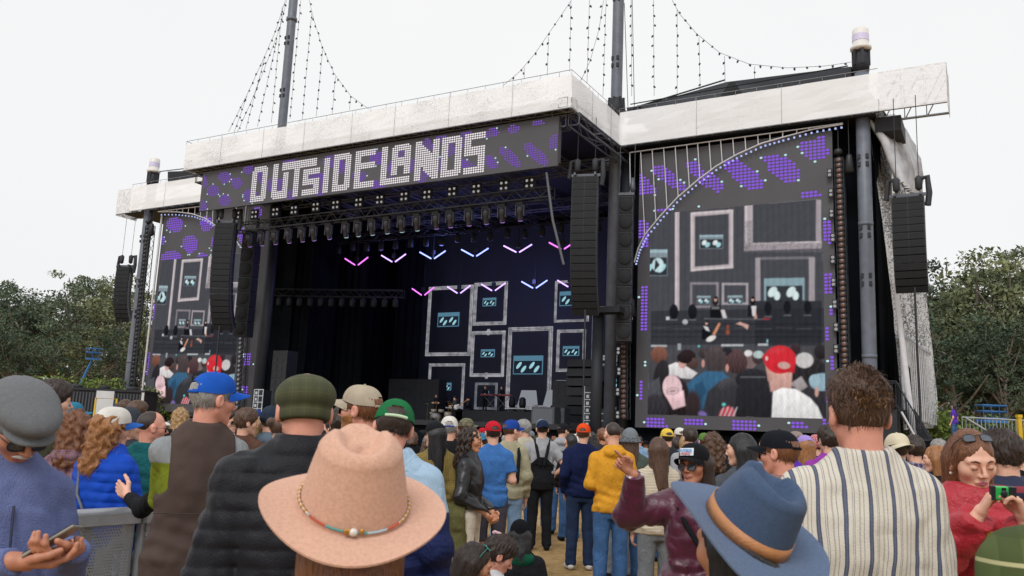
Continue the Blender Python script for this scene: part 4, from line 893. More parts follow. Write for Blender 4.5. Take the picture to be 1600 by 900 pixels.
# ================================================================ string lights
BULB = mat('bulb_dark', '3c4152', .3, .05); WIRE = mat('wire_dark', '4a4e5a', .6, 0)
bm_ = MB(); bm_.lathe([(.012, 0), (.055, -.03), (.06, -.1), (.02, -.17)], 6, cap=True); BULBME = bm_.mesh('bulb'); BULBME.materials.append(BULB)
def string(pts, label, grp, gap=.62):
    """pts in stage coordinates"""
    pts = [np.array(p, float) for p in pts]; o = pts[0]; t = sthing('string_light', label, 'string lights', o, grp)
    mb = MB(); mb.tube([p-o for p in pts], .014, 3, False); mb.build('wire', WIRE, t)
    d = [0]
    for i in range(len(pts)-1): d.append(d[-1]+np.linalg.norm(pts[i+1]-pts[i]))
    n = int(d[-1]/gap); P3 = np.array(pts)
    for k in range(n):
        s = (k+.5)*gap; p = np.array([np.interp(s, d, P3[:, i]) for i in range(3)])-o
        q = link('bulb', BULBME, None, t); q.location = [float(v) for v in p+(rnd.uniform(-.05, .05), 0, 0)]; q.rotation_euler = (rnd.uniform(-.7, .7), rnd.uniform(-.9, .9), 0)
    return t
def pxl(pts, b): return [onb(x, y, b) for x, y in pts]
G1 = 'string lights hung from the masts'
string(pxl([(446, 0), (430, 50), (408, 100), (386, 148), (357, 206)], 2), 'outer string of dark bulbs swooping left of the far left mast', G1)
string(pxl([(448, 0), (437, 45), (412, 110), (392, 160), (371, 206)], 4), 'inner string of dark bulbs swooping left of the far left mast', G1)
string(pxl([(483, 0), (490, 30), (503, 72), (522, 115), (548, 150), (577, 171)], 4), 'string of dark bulbs swooping right of the far left mast', G1)
for i, ((x0, y0), (x1, y1)) in enumerate((((441, 10), (424, 192)), ((433, 60), (402, 198)), ((413, 92), (384, 202)), ((386, 150), (366, 206)), ((470, 0), (453, 186)), ((487, 20), (472, 188)), ((504, 78), (494, 182)), ((524, 120), (519, 178)), ((548, 152), (546, 172)))):
    string(pxl([(x0, y0), (x1, y1)], 4), 'straight drop of bulbs near the far left mast, %s' % ['left of its foot', 'one drop further left', 'two drops further left', 'leftmost of all', 'just right of its foot', 'a step right of it', 'two steps right of it', 'three steps right of it', 'at the far right and shortest'][i], G1)
string(pxl([(893, 0), (866, 40), (835, 85), (812, 112), (786, 134)], 3), 'string of dark bulbs swooping left of the centre mast', G1)
string(pxl([(943, 0), (936, 45), (922, 95), (908, 125)], 3), 'string of dark bulbs curving down close to the centre mast', G1)
string(pxl([(1050, 0), (1062, 22), (1088, 52), (1124, 82), (1170, 100), (1230, 106), (1290, 103), (1330, 97)], 7), 'long string of dark bulbs swooping from the centre mast to the right column head', G1)
dl = ['far left of it and shortest', 'left of it and short', 'left of it, reaching the fascia corner', 'close on its left', 'just touching its left side', 'first to its right', 'second to its right', 'third to its right', 'fourth to its right', 'fifth to its right', 'furthest right and shortest']
for i, ((x0, y0), (x1, y1)) in enumerate((((819, 105), (819, 124)), ((857, 58), (855, 118)), ((892, 2), (890, 112)), ((921, 0), (917, 130)), ((947, 0), (942, 150)), ((986, 0), (987, 150)), ((1021, 0), (1022, 150)), ((1058, 14), (1058, 147)), ((1092, 58), (1094, 140)), ((1132, 88), (1133, 128)), ((1179, 104), (1179, 126)))):
    string(pxl([(x0, y0), (x1, y1)], 3 if i < 4 else 7), 'straight drop of bulbs beside the centre mast, %s' % dl[i], G1)
# ================================================================ implicit-surface figure kit
f32 = np.float32
def V3(*a): return np.array(a, float)
def smin(a, b, k):
    h = np.clip(.5+.5*(b-a)/k, 0, 1); return b*(1-h)+a*h-k*h*(1-h)
def smax(a, b, k): return -smin(-a, -b, k)
def seg(P, a, b, r1, r2):
    a = np.asarray(a, f32); ab = np.asarray(b, f32)-a; L = float(ab@ab)+1e-9
    t = np.clip(((P-a)@ab)/L, 0, 1); d = P-a-t[:, None]*ab
    return np.sqrt((d*d).sum(1))-(r1+(r2-r1)*t)
def ell(P, c, r):
    q = P-np.asarray(c, f32); r = np.asarray(r, f32); a = q/r; k0 = np.sqrt((a*a).sum(1)); b = a/r; k1 = np.sqrt((b*b).sum(1))+1e-6
    return k0*(k0-1)/k1
def prof(P, tab, p=2.3, k=.02, lean=0.):
    T = np.array(tab, float); z = P[:, 2]; w = np.interp(z, T[:, 0], T[:, 1]); d = np.interp(z, T[:, 0], T[:, 2]); cy = np.interp(z, T[:, 0], T[:, 3])
    x = np.abs(P[:, 0])/w; y = np.abs(P[:, 1]-cy)/d; q = (x**p+y**p)**(1/p)
    dd = (q-1)*np.minimum(w, d)*.92
    return smax(smax(dd, z-T[-1, 0], k), T[0, 0]-z, k)
def wob(P, f, s=0):
    x, y, z = P[:, 0]*f, P[:, 1]*f, P[:, 2]*f
    return (np.sin(x*1.3+2.1*np.sin(y*.7+s)+s)+np.sin(y*1.7+1.9*np.sin(z*.9+s*2))+np.sin(z*1.1+2.3*np.sin(x*.8+s*3)))/3
def snet(f, lo, hi, h):
    lo = np.array(lo, float); n = np.ceil((np.array(hi)-lo)/h).astype(int)+1; B = 6
    nb = -(-n//B); D = np.empty(n, f32)
    ci = np.stack(np.meshgrid(*[np.arange(k) for k in nb], indexing='ij'), -1).reshape(-1, 3)
    dc = f((lo+(ci*B+(B-1)/2)*h).astype(f32)).astype(f32); act = np.abs(dc) < B*h*1.35
    C = dc.reshape(nb); D[:] = np.repeat(np.repeat(np.repeat(C, B, 0), B, 1), B, 2)[:n[0], :n[1], :n[2]]
    off = np.stack(np.meshgrid(*[np.arange(B)]*3, indexing='ij'), -1).reshape(1, -1, 3)
    pi = (ci[act][:, None, :]*B+off).reshape(-1, 3); pi = pi[(pi < n).all(1)]
    if len(pi) == 0: return np.zeros((0, 3)), np.zeros((0, 4), int)
    D[pi[:, 0], pi[:, 1], pi[:, 2]] = f((lo+pi*h).astype(f32))
    I = D < 0; s = sum(I[a:n[0]-1+a, b:n[1]-1+b, c:n[2]-1+c].astype(np.int8) for a in (0, 1) for b in (0, 1) for c in (0, 1))
    cells = np.argwhere((s > 0) & (s < 8)); M_ = len(cells)
    cor = np.array([(a, b, c) for a in (0, 1) for b in (0, 1) for c in (0, 1)])
    vals = np.stack([D[cells[:, 0]+a, cells[:, 1]+b, cells[:, 2]+c] for a, b, c in cor], 1)
    acc = np.zeros((M_, 3)); cnt = np.zeros(M_)
    for i in range(8):
        for j in range(i+1, 8):
            if abs(cor[i]-cor[j]).sum() != 1: continue
            a, b = vals[:, i], vals[:, j]; m = (a < 0) != (b < 0); t = np.where(m, a/(a-b+1e-12), 0)
            acc += np.where(m[:, None], cor[i]+t[:, None]*(cor[j]-cor[i]), 0); cnt += m
    V = lo+(cells+acc/np.maximum(cnt, 1)[:, None])*h
    ID = np.full(n-1, -1, np.int32); ID[cells[:, 0], cells[:, 1], cells[:, 2]] = np.arange(M_); F = []
    for ax in range(3):
        o1, o2 = [(1, 2), (2, 0), (0, 1)][ax]; A = np.moveaxis(I, (ax, o1, o2), (0, 1, 2)); G = np.moveaxis(ID, (ax, o1, o2), (0, 1, 2))
        e = A[:-1, 1:-1, 1:-1] != A[1:, 1:-1, 1:-1]; q = np.argwhere(e); fl = A[:-1, 1:-1, 1:-1][e]
        i, j, k = q[:, 0], q[:, 1]+1, q[:, 2]+1
        f4 = np.stack([G[i, j-1, k-1], G[i, j, k-1], G[i, j, k], G[i, j-1, k]], 1); f4 = np.where(fl[:, None], f4, f4[:, ::-1]); F.append(f4)
    F = np.concatenate(F); F = F[(F >= 0).all(1)]; return V, F
def smooth_v(V, F, it=1, lam=.5):
    for _ in range(it):
        A = np.zeros_like(V); c = np.zeros(len(V))
        for k in range(4):
            for o in (1, 3): np.add.at(A, F[:, k], V[F[:, (k+o) % 4]]); np.add.at(c, F[:, k], 1)
        V = V*(1-lam)+lam*A/np.maximum(c, 1)[:, None]
    return V
def sdfmesh(name, f, lo, hi, h, sm=1):
    V, F = snet(f, lo, hi, h)
    if sm: V = smooth_v(V, F, sm)
    return npmesh(name, V, F)
def join_meshes(name, parts):
    n = 0; Vs = []; Fs = []
    for V, F in parts: Vs.append(V); Fs.append(F+n); n += len(V)
    return npmesh(name, np.concatenate(Vs), np.concatenate(Fs))
def rot(yaw=0, pitch=0, roll=0):
    """pitch > 0 looks up, yaw > 0 turns to the person's left"""
    cy, sy, cp, sp, cr_, sr = math.cos(yaw), math.sin(yaw), math.cos(pitch), math.sin(pitch), math.cos(roll), math.sin(roll)
    Z = np.array([[cy, -sy, 0], [sy, cy, 0], [0, 0, 1]]); X = np.array([[1, 0, 0], [0, cp, -sp], [0, sp, cp]]); Y = np.array([[cr_, 0, sr], [0, 1, 0], [-sr, 0, cr_]])
    return Z@X@Y
# ---------------------------------------------------------------- head, in its own frame (face looks along +y, eyes at z = 0)
def head_sdf(P, fem=0., ears=True, fine=True, mouth=0.):
    x = np.abs(P[:, 0]); Q = np.stack([x, P[:, 1], P[:, 2]], 1)
    d = ell(Q, (0, -.012, .032), (.075, .096, .094))
    jw = .050-.005*fem
    d = smin(d, ell(Q, (0, .018, -.045), (jw+.003, .068, .062)), .03)
    d = smin(d, seg(Q, (.0, .060, -.095), (.012, .056, -.093), .0195, .017), .022)       # chin
    d = smin(d, seg(Q, (.044-.004*fem, .0, -.05), (.012, .056, -.090), .019, .017-.002*fem), .025)        # jaw line
    d = smin(d, ell(Q, (.043, .050-.002*fem, -.016), (.024, .028, .026)), .03)                 # cheek
    d = smin(d, seg(Q, (.012, .083, .026), (.045, .07, .026), .012, .01), .018)        # brow
    if fine:
        d = smax(d, -ell(Q, (.031, .099, .004), (.019, .018, .012)), .012)             # socket
        d = smin(d, ell(Q, (.031, .0735, .003), (.0148, .0148, .0125)), .004)          # lidded eyeball
        d = smin(d, seg(Q, (0, .086, .015), (0, .109-.004*fem, -.026), .0065, .0098-.001*fem), .012)
        d = smin(d, ell(Q, (.0115, .093, -.031), (.0075, .011, .007)), .007)            # nostril wings
        d = smin(d, seg(Q, (0, .0865, -.0525), (.024, .0795, -.0560), .006, .003), .006)   # upper lip
        d = smin(d, seg(Q, (0, .0855, -.063-mouth), (.020, .0800, -.061-mouth), .007, .004), .006)
        d = smax(d, -seg(Q, (0, .096, -.0578), (.027, .0845, -.0585), .002, .0015), .003)
    else:
        d = smin(d, seg(Q, (0, .086, .015), (0, .108, -.026), .009, .013), .012)
    if ears:
        e = ell(Q, (.081, -.010, -.004), (.013, .020, .033)); e = smax(e, -ell(Q, (.092, -.002, -.002), (.007, .012, .020)), .004)
        d = smin(d, e, .008)
    return d
BB_H = ((-.105, -.13, -.20), (.105, .14, .15))
# ---------------------------------------------------------------- hands: wrist at 0, fingers along +y, palm faces -z, thumb to +x
def hand_prims(curl=(.5, .5, .5, .5), thumb=.4, spread=.06, s=1., pinch=0.):
    pr = [((0, -.03, 0), (0, .01, 0), .025, .026)]
    for k, fx in enumerate((.030, .010, -.010, -.029)):
        pr.append(((fx*.55, .01, 0), (fx, .082-abs(fx)*.2, .002), .0165, .0125))
    ln = [(.040, .025, .02), (.045, .028, .022), (.041, .026, .021), (.032, .02, .018)]
    for k, fx in enumerate((.030, .010, -.010, -.029)):
        p = V3(fx, .084-abs(fx)*.25, .002); a = 0.; c = curl[k]; r = .0092-.0006*(k == 3)
        for j, L in enumerate(ln[k]):
            a += c*(1.0 if j else .9); q = p+L*V3(fx*spread*10*(1-c*.5)*.3, math.cos(a), -math.sin(a)); pr.append((p, q, r, r*.93)); p = q; r *= .93
    p = V3(.022, .018, -.006); dirs = [V3(.75, .62, -.25), V3(.45-.5*thumb, .85, -.35*thumb), V3(.25-.7*thumb, .9, -.6*thumb)]; r = .0145
    for L, dv in zip((.042, .032, .027), dirs): dv = dv/np.linalg.norm(dv); q = p+L*dv; pr.append((p, q, r, r*.86)); p = q; r *= .86
    return [(V3(*a)*s, V3(*b)*s, r1*s, r2*s) for a, b, r1, r2 in pr]
def hand_frame(fwd, palm):
    y = V3(*fwd); y /= np.linalg.norm(y); z = -V3(*palm); z = z-(z@y)*y; z /= np.linalg.norm(z); return np.stack([np.cross(y, z), y, z], 1)
def xprims(pr, R, t, mir=False):
    o = []
    for a, b, r1, r2 in pr:
        a, b = a.copy(), b.copy()
        if mir: a[0] *= -1; b[0] *= -1
        o.append((R@a+t, R@b+t, r1, r2))
    return o
def union(P, pr, k=.008):
    d = None
    for a, b, r1, r2 in pr: e = seg(P, a, b, r1, r2); d = e if d is None else smin(d, e, k)
    return d
# ---------------------------------------------------------------- pose and garments
class Pose:
    """joints of a 1.75 m figure facing +y; side -1 = left (x < 0), +1 = right"""
    def __init__(s, elbow=None, wrist=None, head=(0, 0, 0), sit=0, lean=0., fem=0., broad=1., belly=0., stance=.095, shrug=0., hands=None, handdir=None, palm=None, step=0.):
        s.fem, s.broad, s.belly, s.sit, s.lean = fem, broad, belly, sit, lean; sw = .157*(1-.1*fem)*broad; s.sw = sw
        z0 = -.66 if sit else 0; s.z0 = z0
        s.sh = {k: V3(k*sw, -.01+lean*.9, 1.388+shrug+z0) for k in (-1, 1)}
        el = elbow or {}; wr = wrist or {}
        s.el = {k: V3(*el.get(k, (k*(sw+.06), -.045, 1.12))) for k in (-1, 1)}; s.wr = {k: V3(*wr.get(k, (k*(sw+.065), .06, .885))) for k in (-1, 1)}
        for k in (-1, 1): s.el[k] = s.el[k]+(0, lean*.6, z0); s.wr[k] = s.wr[k]+(0, lean*.4, z0)
        st = stance
        if sit: s.hip = {k: V3(k*.09, .02, .18) for k in (-1, 1)}; s.kn = {k: V3(k*.2, .42, .38) for k in (-1, 1)}; s.an = {k: V3(k*.1, .55, .07) for k in (-1, 1)}
        else: s.hip = {k: V3(k*.088, 0, .90) for k in (-1, 1)}; s.kn = {k: V3(k*(st*.6+.04), .015+k*step*.5, .49) for k in (-1, 1)}; s.an = {k: V3(k*st*1.15, -.02+k*step, .085) for k in (-1, 1)}
        s.hr = rot(*head); s.hp = V3(0, -.005+lean, 1.625+z0)
        piv = V3(0, -.03, -.09); s.hc = s.hp+piv-s.hr@piv
        s.hands = hands or {}; s.hd = handdir or {}; s.palm = palm or {}
    def torso(s, P, t=0., zb=.80, zt=1.47, hemflare=0.):
        b = s.broad; fm = s.fem
        tab = [(.80, .155+.005*fm, .10, 0), (.92, .168+.012*fm, .115+.01*fm, -.008), (1.08, .145-.018*fm, .098+.03*s.belly-.008*fm, .01*s.belly), (1.22, .158-.012*fm, .112+.012*s.belly, .0), (1.34, .155*b-.012*fm, .110-.01*fm, -.004), (1.42, .118*b, .085, -.012), (1.47, .074, .062, -.018), (1.52, .045, .05, -.02)]
        tab = [(z+s.z0, w+t+(hemflare if i < 2 else 0), d+t+(hemflare*.7 if i < 2 else 0), c+s.lean*max(0, (z-.9)/.55)) for i, (z, w, d, c) in enumerate(tab)]
        d = prof(P, tab)
        for k in (-1, 1): d = smin(d, seg(P, s.sh[k]+(-k*s.sw*.72, 0, .074), s.sh[k]+(-k*.004, 0, -.004), .034+t*.7, .049+t*.8), .05)
        return d
    def arm(s, P, k, t=0., bulk=1., u=1.):
        return smin(seg(P, s.sh[k], s.el[k], (.052+t)*bulk, (.040+t)*bulk), seg(P, s.el[k], s.wr[k], (.040+t)*bulk, (.027+t*.8)*bulk), .02)
    def leg(s, P, k, t=0., tb=None):
        tb = t if tb is None else tb
        d = smin(seg(P, s.hip[k], s.kn[k], .084+t, .056+t), seg(P, s.kn[k], s.an[k], .054+t, .038+tb), .03)
        return smin(d, seg(P, s.kn[k]+(0, -.025, -.08), s.kn[k]*.5+s.an[k]*.5+(0, -.02, 0), .045+t, .036+t), .03)
    def hl(s, P): return ((P-s.hc.astype(f32))@s.hr.astype(f32))
    def neck(s, P, t=0.): a = V3(0, -.03+s.lean, 1.42+s.z0); b = s.hc+s.hr@V3(0, -.03, -.05); return seg(P, a, b, .059-.012*s.fem+t, .053-.01*s.fem+t)
    def hand(s, k):
        fw = s.hd.get(k, s.wr[k]-s.el[k]); pm = s.palm.get(k, (-k, 0, 0)); R = hand_frame(fw, pm)
        c = s.hands.get(k, dict(curl=(.35, .4, .45, .5)))
        return xprims(hand_prims(s=1-.08*s.fem, **c), R, s.wr[k]+R@V3(0, .03, 0), mir=(k > 0))
def wobd(P, a, f, s): return a*wob(P, f, s)
def body_mesh(ps, hres=.0045, bres=.02, handres=.0035, ears=True, bare=0, legs_bare=0, fine=True, mouth=0., hands=True):
    """one figure: trunk and limbs, head and hands, each sampled at the fineness it needs"""
    def whole(P):
        d = ps.torso(P, -.012)
        for k in (-1, 1): d = smin(smin(d, ps.arm(P, k, -.006), .02), ps.leg(P, k, -.01), .03)
        return smin(d, ps.neck(P, -.004), .03)
    z0 = 0; allp = np.array([*ps.el.values(), *ps.wr.values(), *ps.kn.values(), *ps.an.values(), (0, 0, 1.5+ps.z0)]); lo = allp.min(0)-.16; hi = allp.max(0)+.16
    parts = [snet(whole, lo, hi, bres)]
    def hd(P): return smin(head_sdf(ps.hl(P), ps.fem, ears, fine, mouth), ps.neck(P), .02)
    c = ps.hc; parts.append(snet(hd, c-(.16, .17, .22), c+(.16, .17, .17), hres))
    for k in (-1, 1):
        if hands:
            pr = ps.hand(k); pts = np.array([a for a, b, r1, r2 in pr]+[b for a, b, r1, r2 in pr]); lo = pts.min(0)-.03; hi = pts.max(0)+.03
            W = ps.wr[k]; E = ps.el[k]
            if bare:
                lo = np.minimum(lo, np.minimum(E, ps.sh[k]*.5+E*.5)-.07); hi = np.maximum(hi, np.maximum(E, ps.sh[k]*.5+E*.5)+.07)
                f = lambda P, pr=pr, k=k: smin(union(P, pr, .007), smin(seg(P, ps.sh[k]*.6+E*.4, E, .047, .039), seg(P, E, W, .040, .0245), .02), .015)
            else: f = lambda P, pr=pr, W=W, E=E: smin(union(P, pr, .007), seg(P, W+(E-W)*.25, W, .029, .0245), .012)
            parts.append(snet(f, lo, hi, handres if not bare else max(handres, .005)))
    return join_meshes('body', parts)
def top_mesh(ps, t=.020, zb=.86, sleeve=1., bulk=1., res=.009, folds=.006, quilt=None, flare=.0, seed=1, collar=None, vest=False, hood=False, name='jacket', cuff=True):
    """sleeve: 1 = to the wrist, .35 = short; collar: (height, thickness)"""
    zb += ps.z0 if not ps.sit else ps.z0+.02
    def f(P):
        tt = t
        d = ps.torso(P, tt, hemflare=flare)
        for k in (-1, 1):
            if vest: a = seg(P, ps.sh[k]+(-k*.03, 0, .0), ps.sh[k]+(-k*.005, 0, -.03), .046+t*.8, .044+t*.8)
            elif sleeve > .9:
                W = ps.wr[k]; a = smin(seg(P, ps.sh[k], ps.el[k], (.05+tt)*bulk, (.043+tt)*bulk), seg(P, ps.el[k], W, (.043+tt)*bulk, (.030+tt*.7)), .02)
                a = smax(a, (P-W.astype(f32))@((W-ps.el[k])/np.linalg.norm(W-ps.el[k])).astype(f32)-.005, .008)
            else:
                E = ps.sh[k]+(ps.el[k]-ps.sh[k])*(sleeve/.5 if sleeve < .5 else 1); a = seg(P, ps.sh[k], E, .052+tt, .052+tt)
                dd = (E-ps.sh[k]); dd = dd/np.linalg.norm(dd); a = smax(a, (P-E.astype(f32))@dd.astype(f32)-.0, .006)
            d = smin(d, a, .016)
        if folds: 
            w1 = wob(P*np.array([1, 1, .75], f32), 15, seed); w2 = wob(P, 33, seed+3); d = d+folds*(.55*w1+1.3*(.28-np.abs(w1))+.7*(.25-np.abs(w2)))
            zz = P[:, 2]-ps.z0; d = d+folds*.8*np.sin(zz*70+3*np.sin(P[:, 0]*9+seed)+2*np.sin(P[:, 1]*11))*np.exp(-((zz-1.02)/.1)**2)
            for k in (-1, 1): q = np.sqrt(((P-ps.el[k].astype(f32))**2).sum(1)); d = d+folds*.9*np.sin((P@((ps.wr[k]-ps.sh[k])/.5).astype(f32))*42+seed)*np.exp(-(q/.11)**2)
        if quilt == 'h':
            z = P[:, 2]*1.0+.02*np.abs(P[:, 0]); d = d-.0085*np.abs(np.sin(z*PI/.055))**.45+.0025*wob(P, 60, seed)
        if quilt == 'puff':
            z = P[:, 2]+.01*wob(P, 20, 5); d = d-.010*np.abs(np.sin(z*PI/.085))**.7+.003*wob(P, 55, seed)+.002*wob(P, 120, seed)
        if quilt == 'd':
            u_, v_ = P[:, 2]+P[:, 0]*.8, P[:, 2]-P[:, 0]*.8; d = d-.004*(np.abs(np.sin(u_*PI/.06))*np.abs(np.sin(v_*PI/.06)))**.5
        if vest: d = smax(d, np.abs(P[:, 0])-(ps.sw-.012)-.10*np.clip((1.22+ps.z0-P[:, 2])/.1, 0, 1), .012)
        d = smax(d, zb-P[:, 2], .012)
        if collar:
            hc_, tc_ = collar; a = V3(0, -.028+ps.lean, 1.44+ps.z0); b = a+V3(0, .012, hc_); ring = seg(P, a, b, .075+tc_, .068+tc_)
            inn = seg(P, a, b+V3(0, .02, .1), .062, .058); ring = smax(smax(ring, -inn, .006), P[:, 2]-(1.445+hc_+ps.z0), .01); d = smin(smax(d, -inn-.0, .01), ring, .02)
        if hood: d = smin(d, ell(P, (0, -.10+ps.lean, 1.45+ps.z0), (.11, .06, .06)), .02); d = smin(d, seg(P, (-.07, -.03+ps.lean, 1.485+ps.z0), (0, -.09+ps.lean, 1.49+ps.z0), .03, .035), .02); d = smin(d, seg(P, (.07, -.03+ps.lean, 1.485+ps.z0), (0, -.09+ps.lean, 1.49+ps.z0), .03, .035), .02)
        return d
    pts = np.array([*ps.sh.values(), *ps.el.values(), *( [] if (vest or sleeve < .9) else ps.wr.values())]); lo = np.minimum(pts.min(0)-.14, (-.27, -.26, zb-.03)); hi = np.maximum(pts.max(0)+.14, (.27, .24+ps.lean, 1.56+ps.z0))
    lo[1] -= .04
    return sdfmesh(name, f, lo, hi, res)
def trouser_mesh(ps, t=.016, short=None, res=.012, flare=.012, name='trousers', zt=.99):
    def f(P):
        d = ps.torso(P, t*.12) if not ps.sit else ell(P, (0, 0, .2), (.19, .17, .16))
        d = smax(d, P[:, 2]-zt-ps.z0, .01)
        for k in (-1, 1): d = smin(d, ps.leg(P, k, t, t+flare), .02)
        d = d+.004*wob(P, 22, 4)*np.clip((.8-P[:, 2])*8, 0, 1)+.003*np.sin(P[:, 2]*60+3*wob(P, 12, 2))*np.exp(-((P[:, 2]-.12)/.1)**2)
        return smax(d, (short if short else .05)-P[:, 2], .01)
    pts = np.array([*ps.hip.values(), *ps.kn.values(), *ps.an.values()]); lo = pts.min(0)-.16; hi = pts.max(0)+.16; hi[2] = max(hi[2], zt+.03+ps.z0)
    return sdfmesh(name, f, lo, hi, res)
def shoe_mesh(ps, k, res=.009):
    A = ps.an[k]; 
    def f(P):
        d = seg(P, (A[0], A[1]-.03, .045), (A[0]+k*.02, A[1]+.16, .035), .042, .038); d = smin(d, seg(P, (A[0], A[1], .05), (A[0], A[1], .1), .042, .045), .02)
        return smax(smax(d, .0-P[:, 2], .004), P[:, 2]-.115, .005)
    return sdfmesh('shoe', f, (A[0]-.1, A[1]-.12, -.01), (A[0]+.1, A[1]+.26, .14), res)
# ---------------------------------------------------------------- hair (head frame)
def hair_mesh(style, res=.006, seed=1, name='hair', capped=False, part=0., cut=None):
    def f(P):
        d = ell(P, (0, -.018, .036), (.082, .102, .0985)); az = np.arctan2(P[:, 0], -P[:, 1]-.02)
        face = ell(P, (0, .13, -.035), (.072, .082, .135)); low = None
        if capped: d = smax(d, P[:, 2]-.078, .01)
        if cut: d = smax(d, P[:, 2]-cut[0]-cut[1]*P[:, 1]-cut[2]*P[:, 0], .01)
        if style == 'buzz': d = d+.007; d = smax(d, -.005-.5*P[:, 1]-P[:, 2]*1.0-.05, .01); d = smax(d, -face, .01)
        elif style in ('short', 'wavy', 'curly_short'):
            th = {'short': .0, 'wavy': -.008, 'curly_short': -.016}[style]; d = d+th
            top = ell(P, (0, .005, .075), (.08, .10, .075)); d = d if capped else smin(d, top+th*.5, .03)
            d = smax(d, -face, .012); nape = -.075-P[:, 2]-1.2*(P[:, 1]+.07)*-0; d = smax(d, -.068-P[:, 2]+.9*np.maximum(0, P[:, 1]+.03), .012)
            ear = ell(np.stack([np.abs(P[:, 0]), P[:, 1], P[:, 2]], 1), (.09, .002, -.02), (.028, .026, .04)); d = smax(d, -ear, .008)
            if style == 'wavy': d = d+.0055*wob(P, 70, seed)+.003*np.sin(az*26+3*np.sin(P[:, 2]*30))
            elif style == 'curly_short': d = d+.010*wob(P, 85, seed)+.004*wob(P, 190, seed)
            else: d = d+.003*wob(P, 60, seed)+.0015*np.sin(az*40+2*np.sin(P[:, 2]*20))
        elif style in ('long', 'long_wavy', 'curly_long', 'bob'):
            L = {'long': -.36, 'long_wavy': -.33, 'curly_long': -.24, 'bob': -.13}[style]; w = .012 if style == 'long' else .02
            bk = seg(P*np.array([.78, 1, 1], f32), (0, -.05, .0), (0, -.085, L), .060+w, .040+w*1.5); d = smin(d, bk, .04)
            Q = np.stack([np.abs(P[:, 0]), P[:, 1], P[:, 2]], 1); d = smin(d, seg(Q, (.062, -.03, 0), (.072, -.02, L*.75), .026+w*.3, .018+w), .03)
            d = smax(d, -face, .012); d = smax(d, L-.02-P[:, 2]+.035*wob(P*np.array([1, 1, .2], f32), 55, 2)+.03*np.abs(P[:, 0])/.1, .02)
            a = {'long': .0025, 'long_wavy': .006, 'curly_long': .015, 'bob': .004}[style]; fr = {'long': 40, 'long_wavy': 60, 'curly_long': 75, 'bob': 50}[style]
            d = d+.004*np.exp(-(P[:, 0]/.005)**2)*(P[:, 2] > .07)*(P[:, 1] > -.05) if not capped else d
            d = d+a*wob(P*np.array([1, 1, .35 if style != 'curly_long' else 1], f32), fr, seed)+.002*np.sin(az*60+2*np.sin(P[:, 2]*18+seed))
        elif style == 'bun':
            d = d+.004; d = smax(d, -face, .012); d = smax(d, -.06-P[:, 2]+.7*np.maximum(0, P[:, 1]+.03), .012); d = smin(d, ell(P, (0, -.12, .06), (.04, .035, .04)), .012)+.002*wob(P, 90, seed)
        elif style == 'pony':
            d = d+.004; d = smax(d, -face, .012); d = smax(d, -.06-P[:, 2]+.7*np.maximum(0, P[:, 1]+.03), .012); d = smin(d, seg(P, (0, -.12, .04), (0, -.14, -.22), .03, .018), .02)+.003*wob(P, 70, seed)
        if capped: d = smax(d, P[:, 2]-.078, .01)
        if cut: d = smax(d, P[:, 2]-cut[0]-cut[1]*P[:, 1]-cut[2]*P[:, 0], .01)
        return d
    z = {'long': -.42, 'long_wavy': -.4, 'curly_long': -.3, 'bob': -.2, 'pony': -.28}.get(style, -.13)
    return sdfmesh(name, f, (-.15, -.2, z), (.15, .14, .19), res, 1)
def grid_mesh(mb, pts, n, m, wrap=False, smooth=True, flip=False):
    fs = []
    for i in range(n-1):
        for j in range(m if wrap else m-1):
            a, b, c, d = i*m+j, i*m+(j+1) % m, (i+1)*m+(j+1) % m, (i+1)*m+j; fs.append((d, c, b, a) if flip else (a, b, c, d))
    mb.add(pts, fs, smooth)
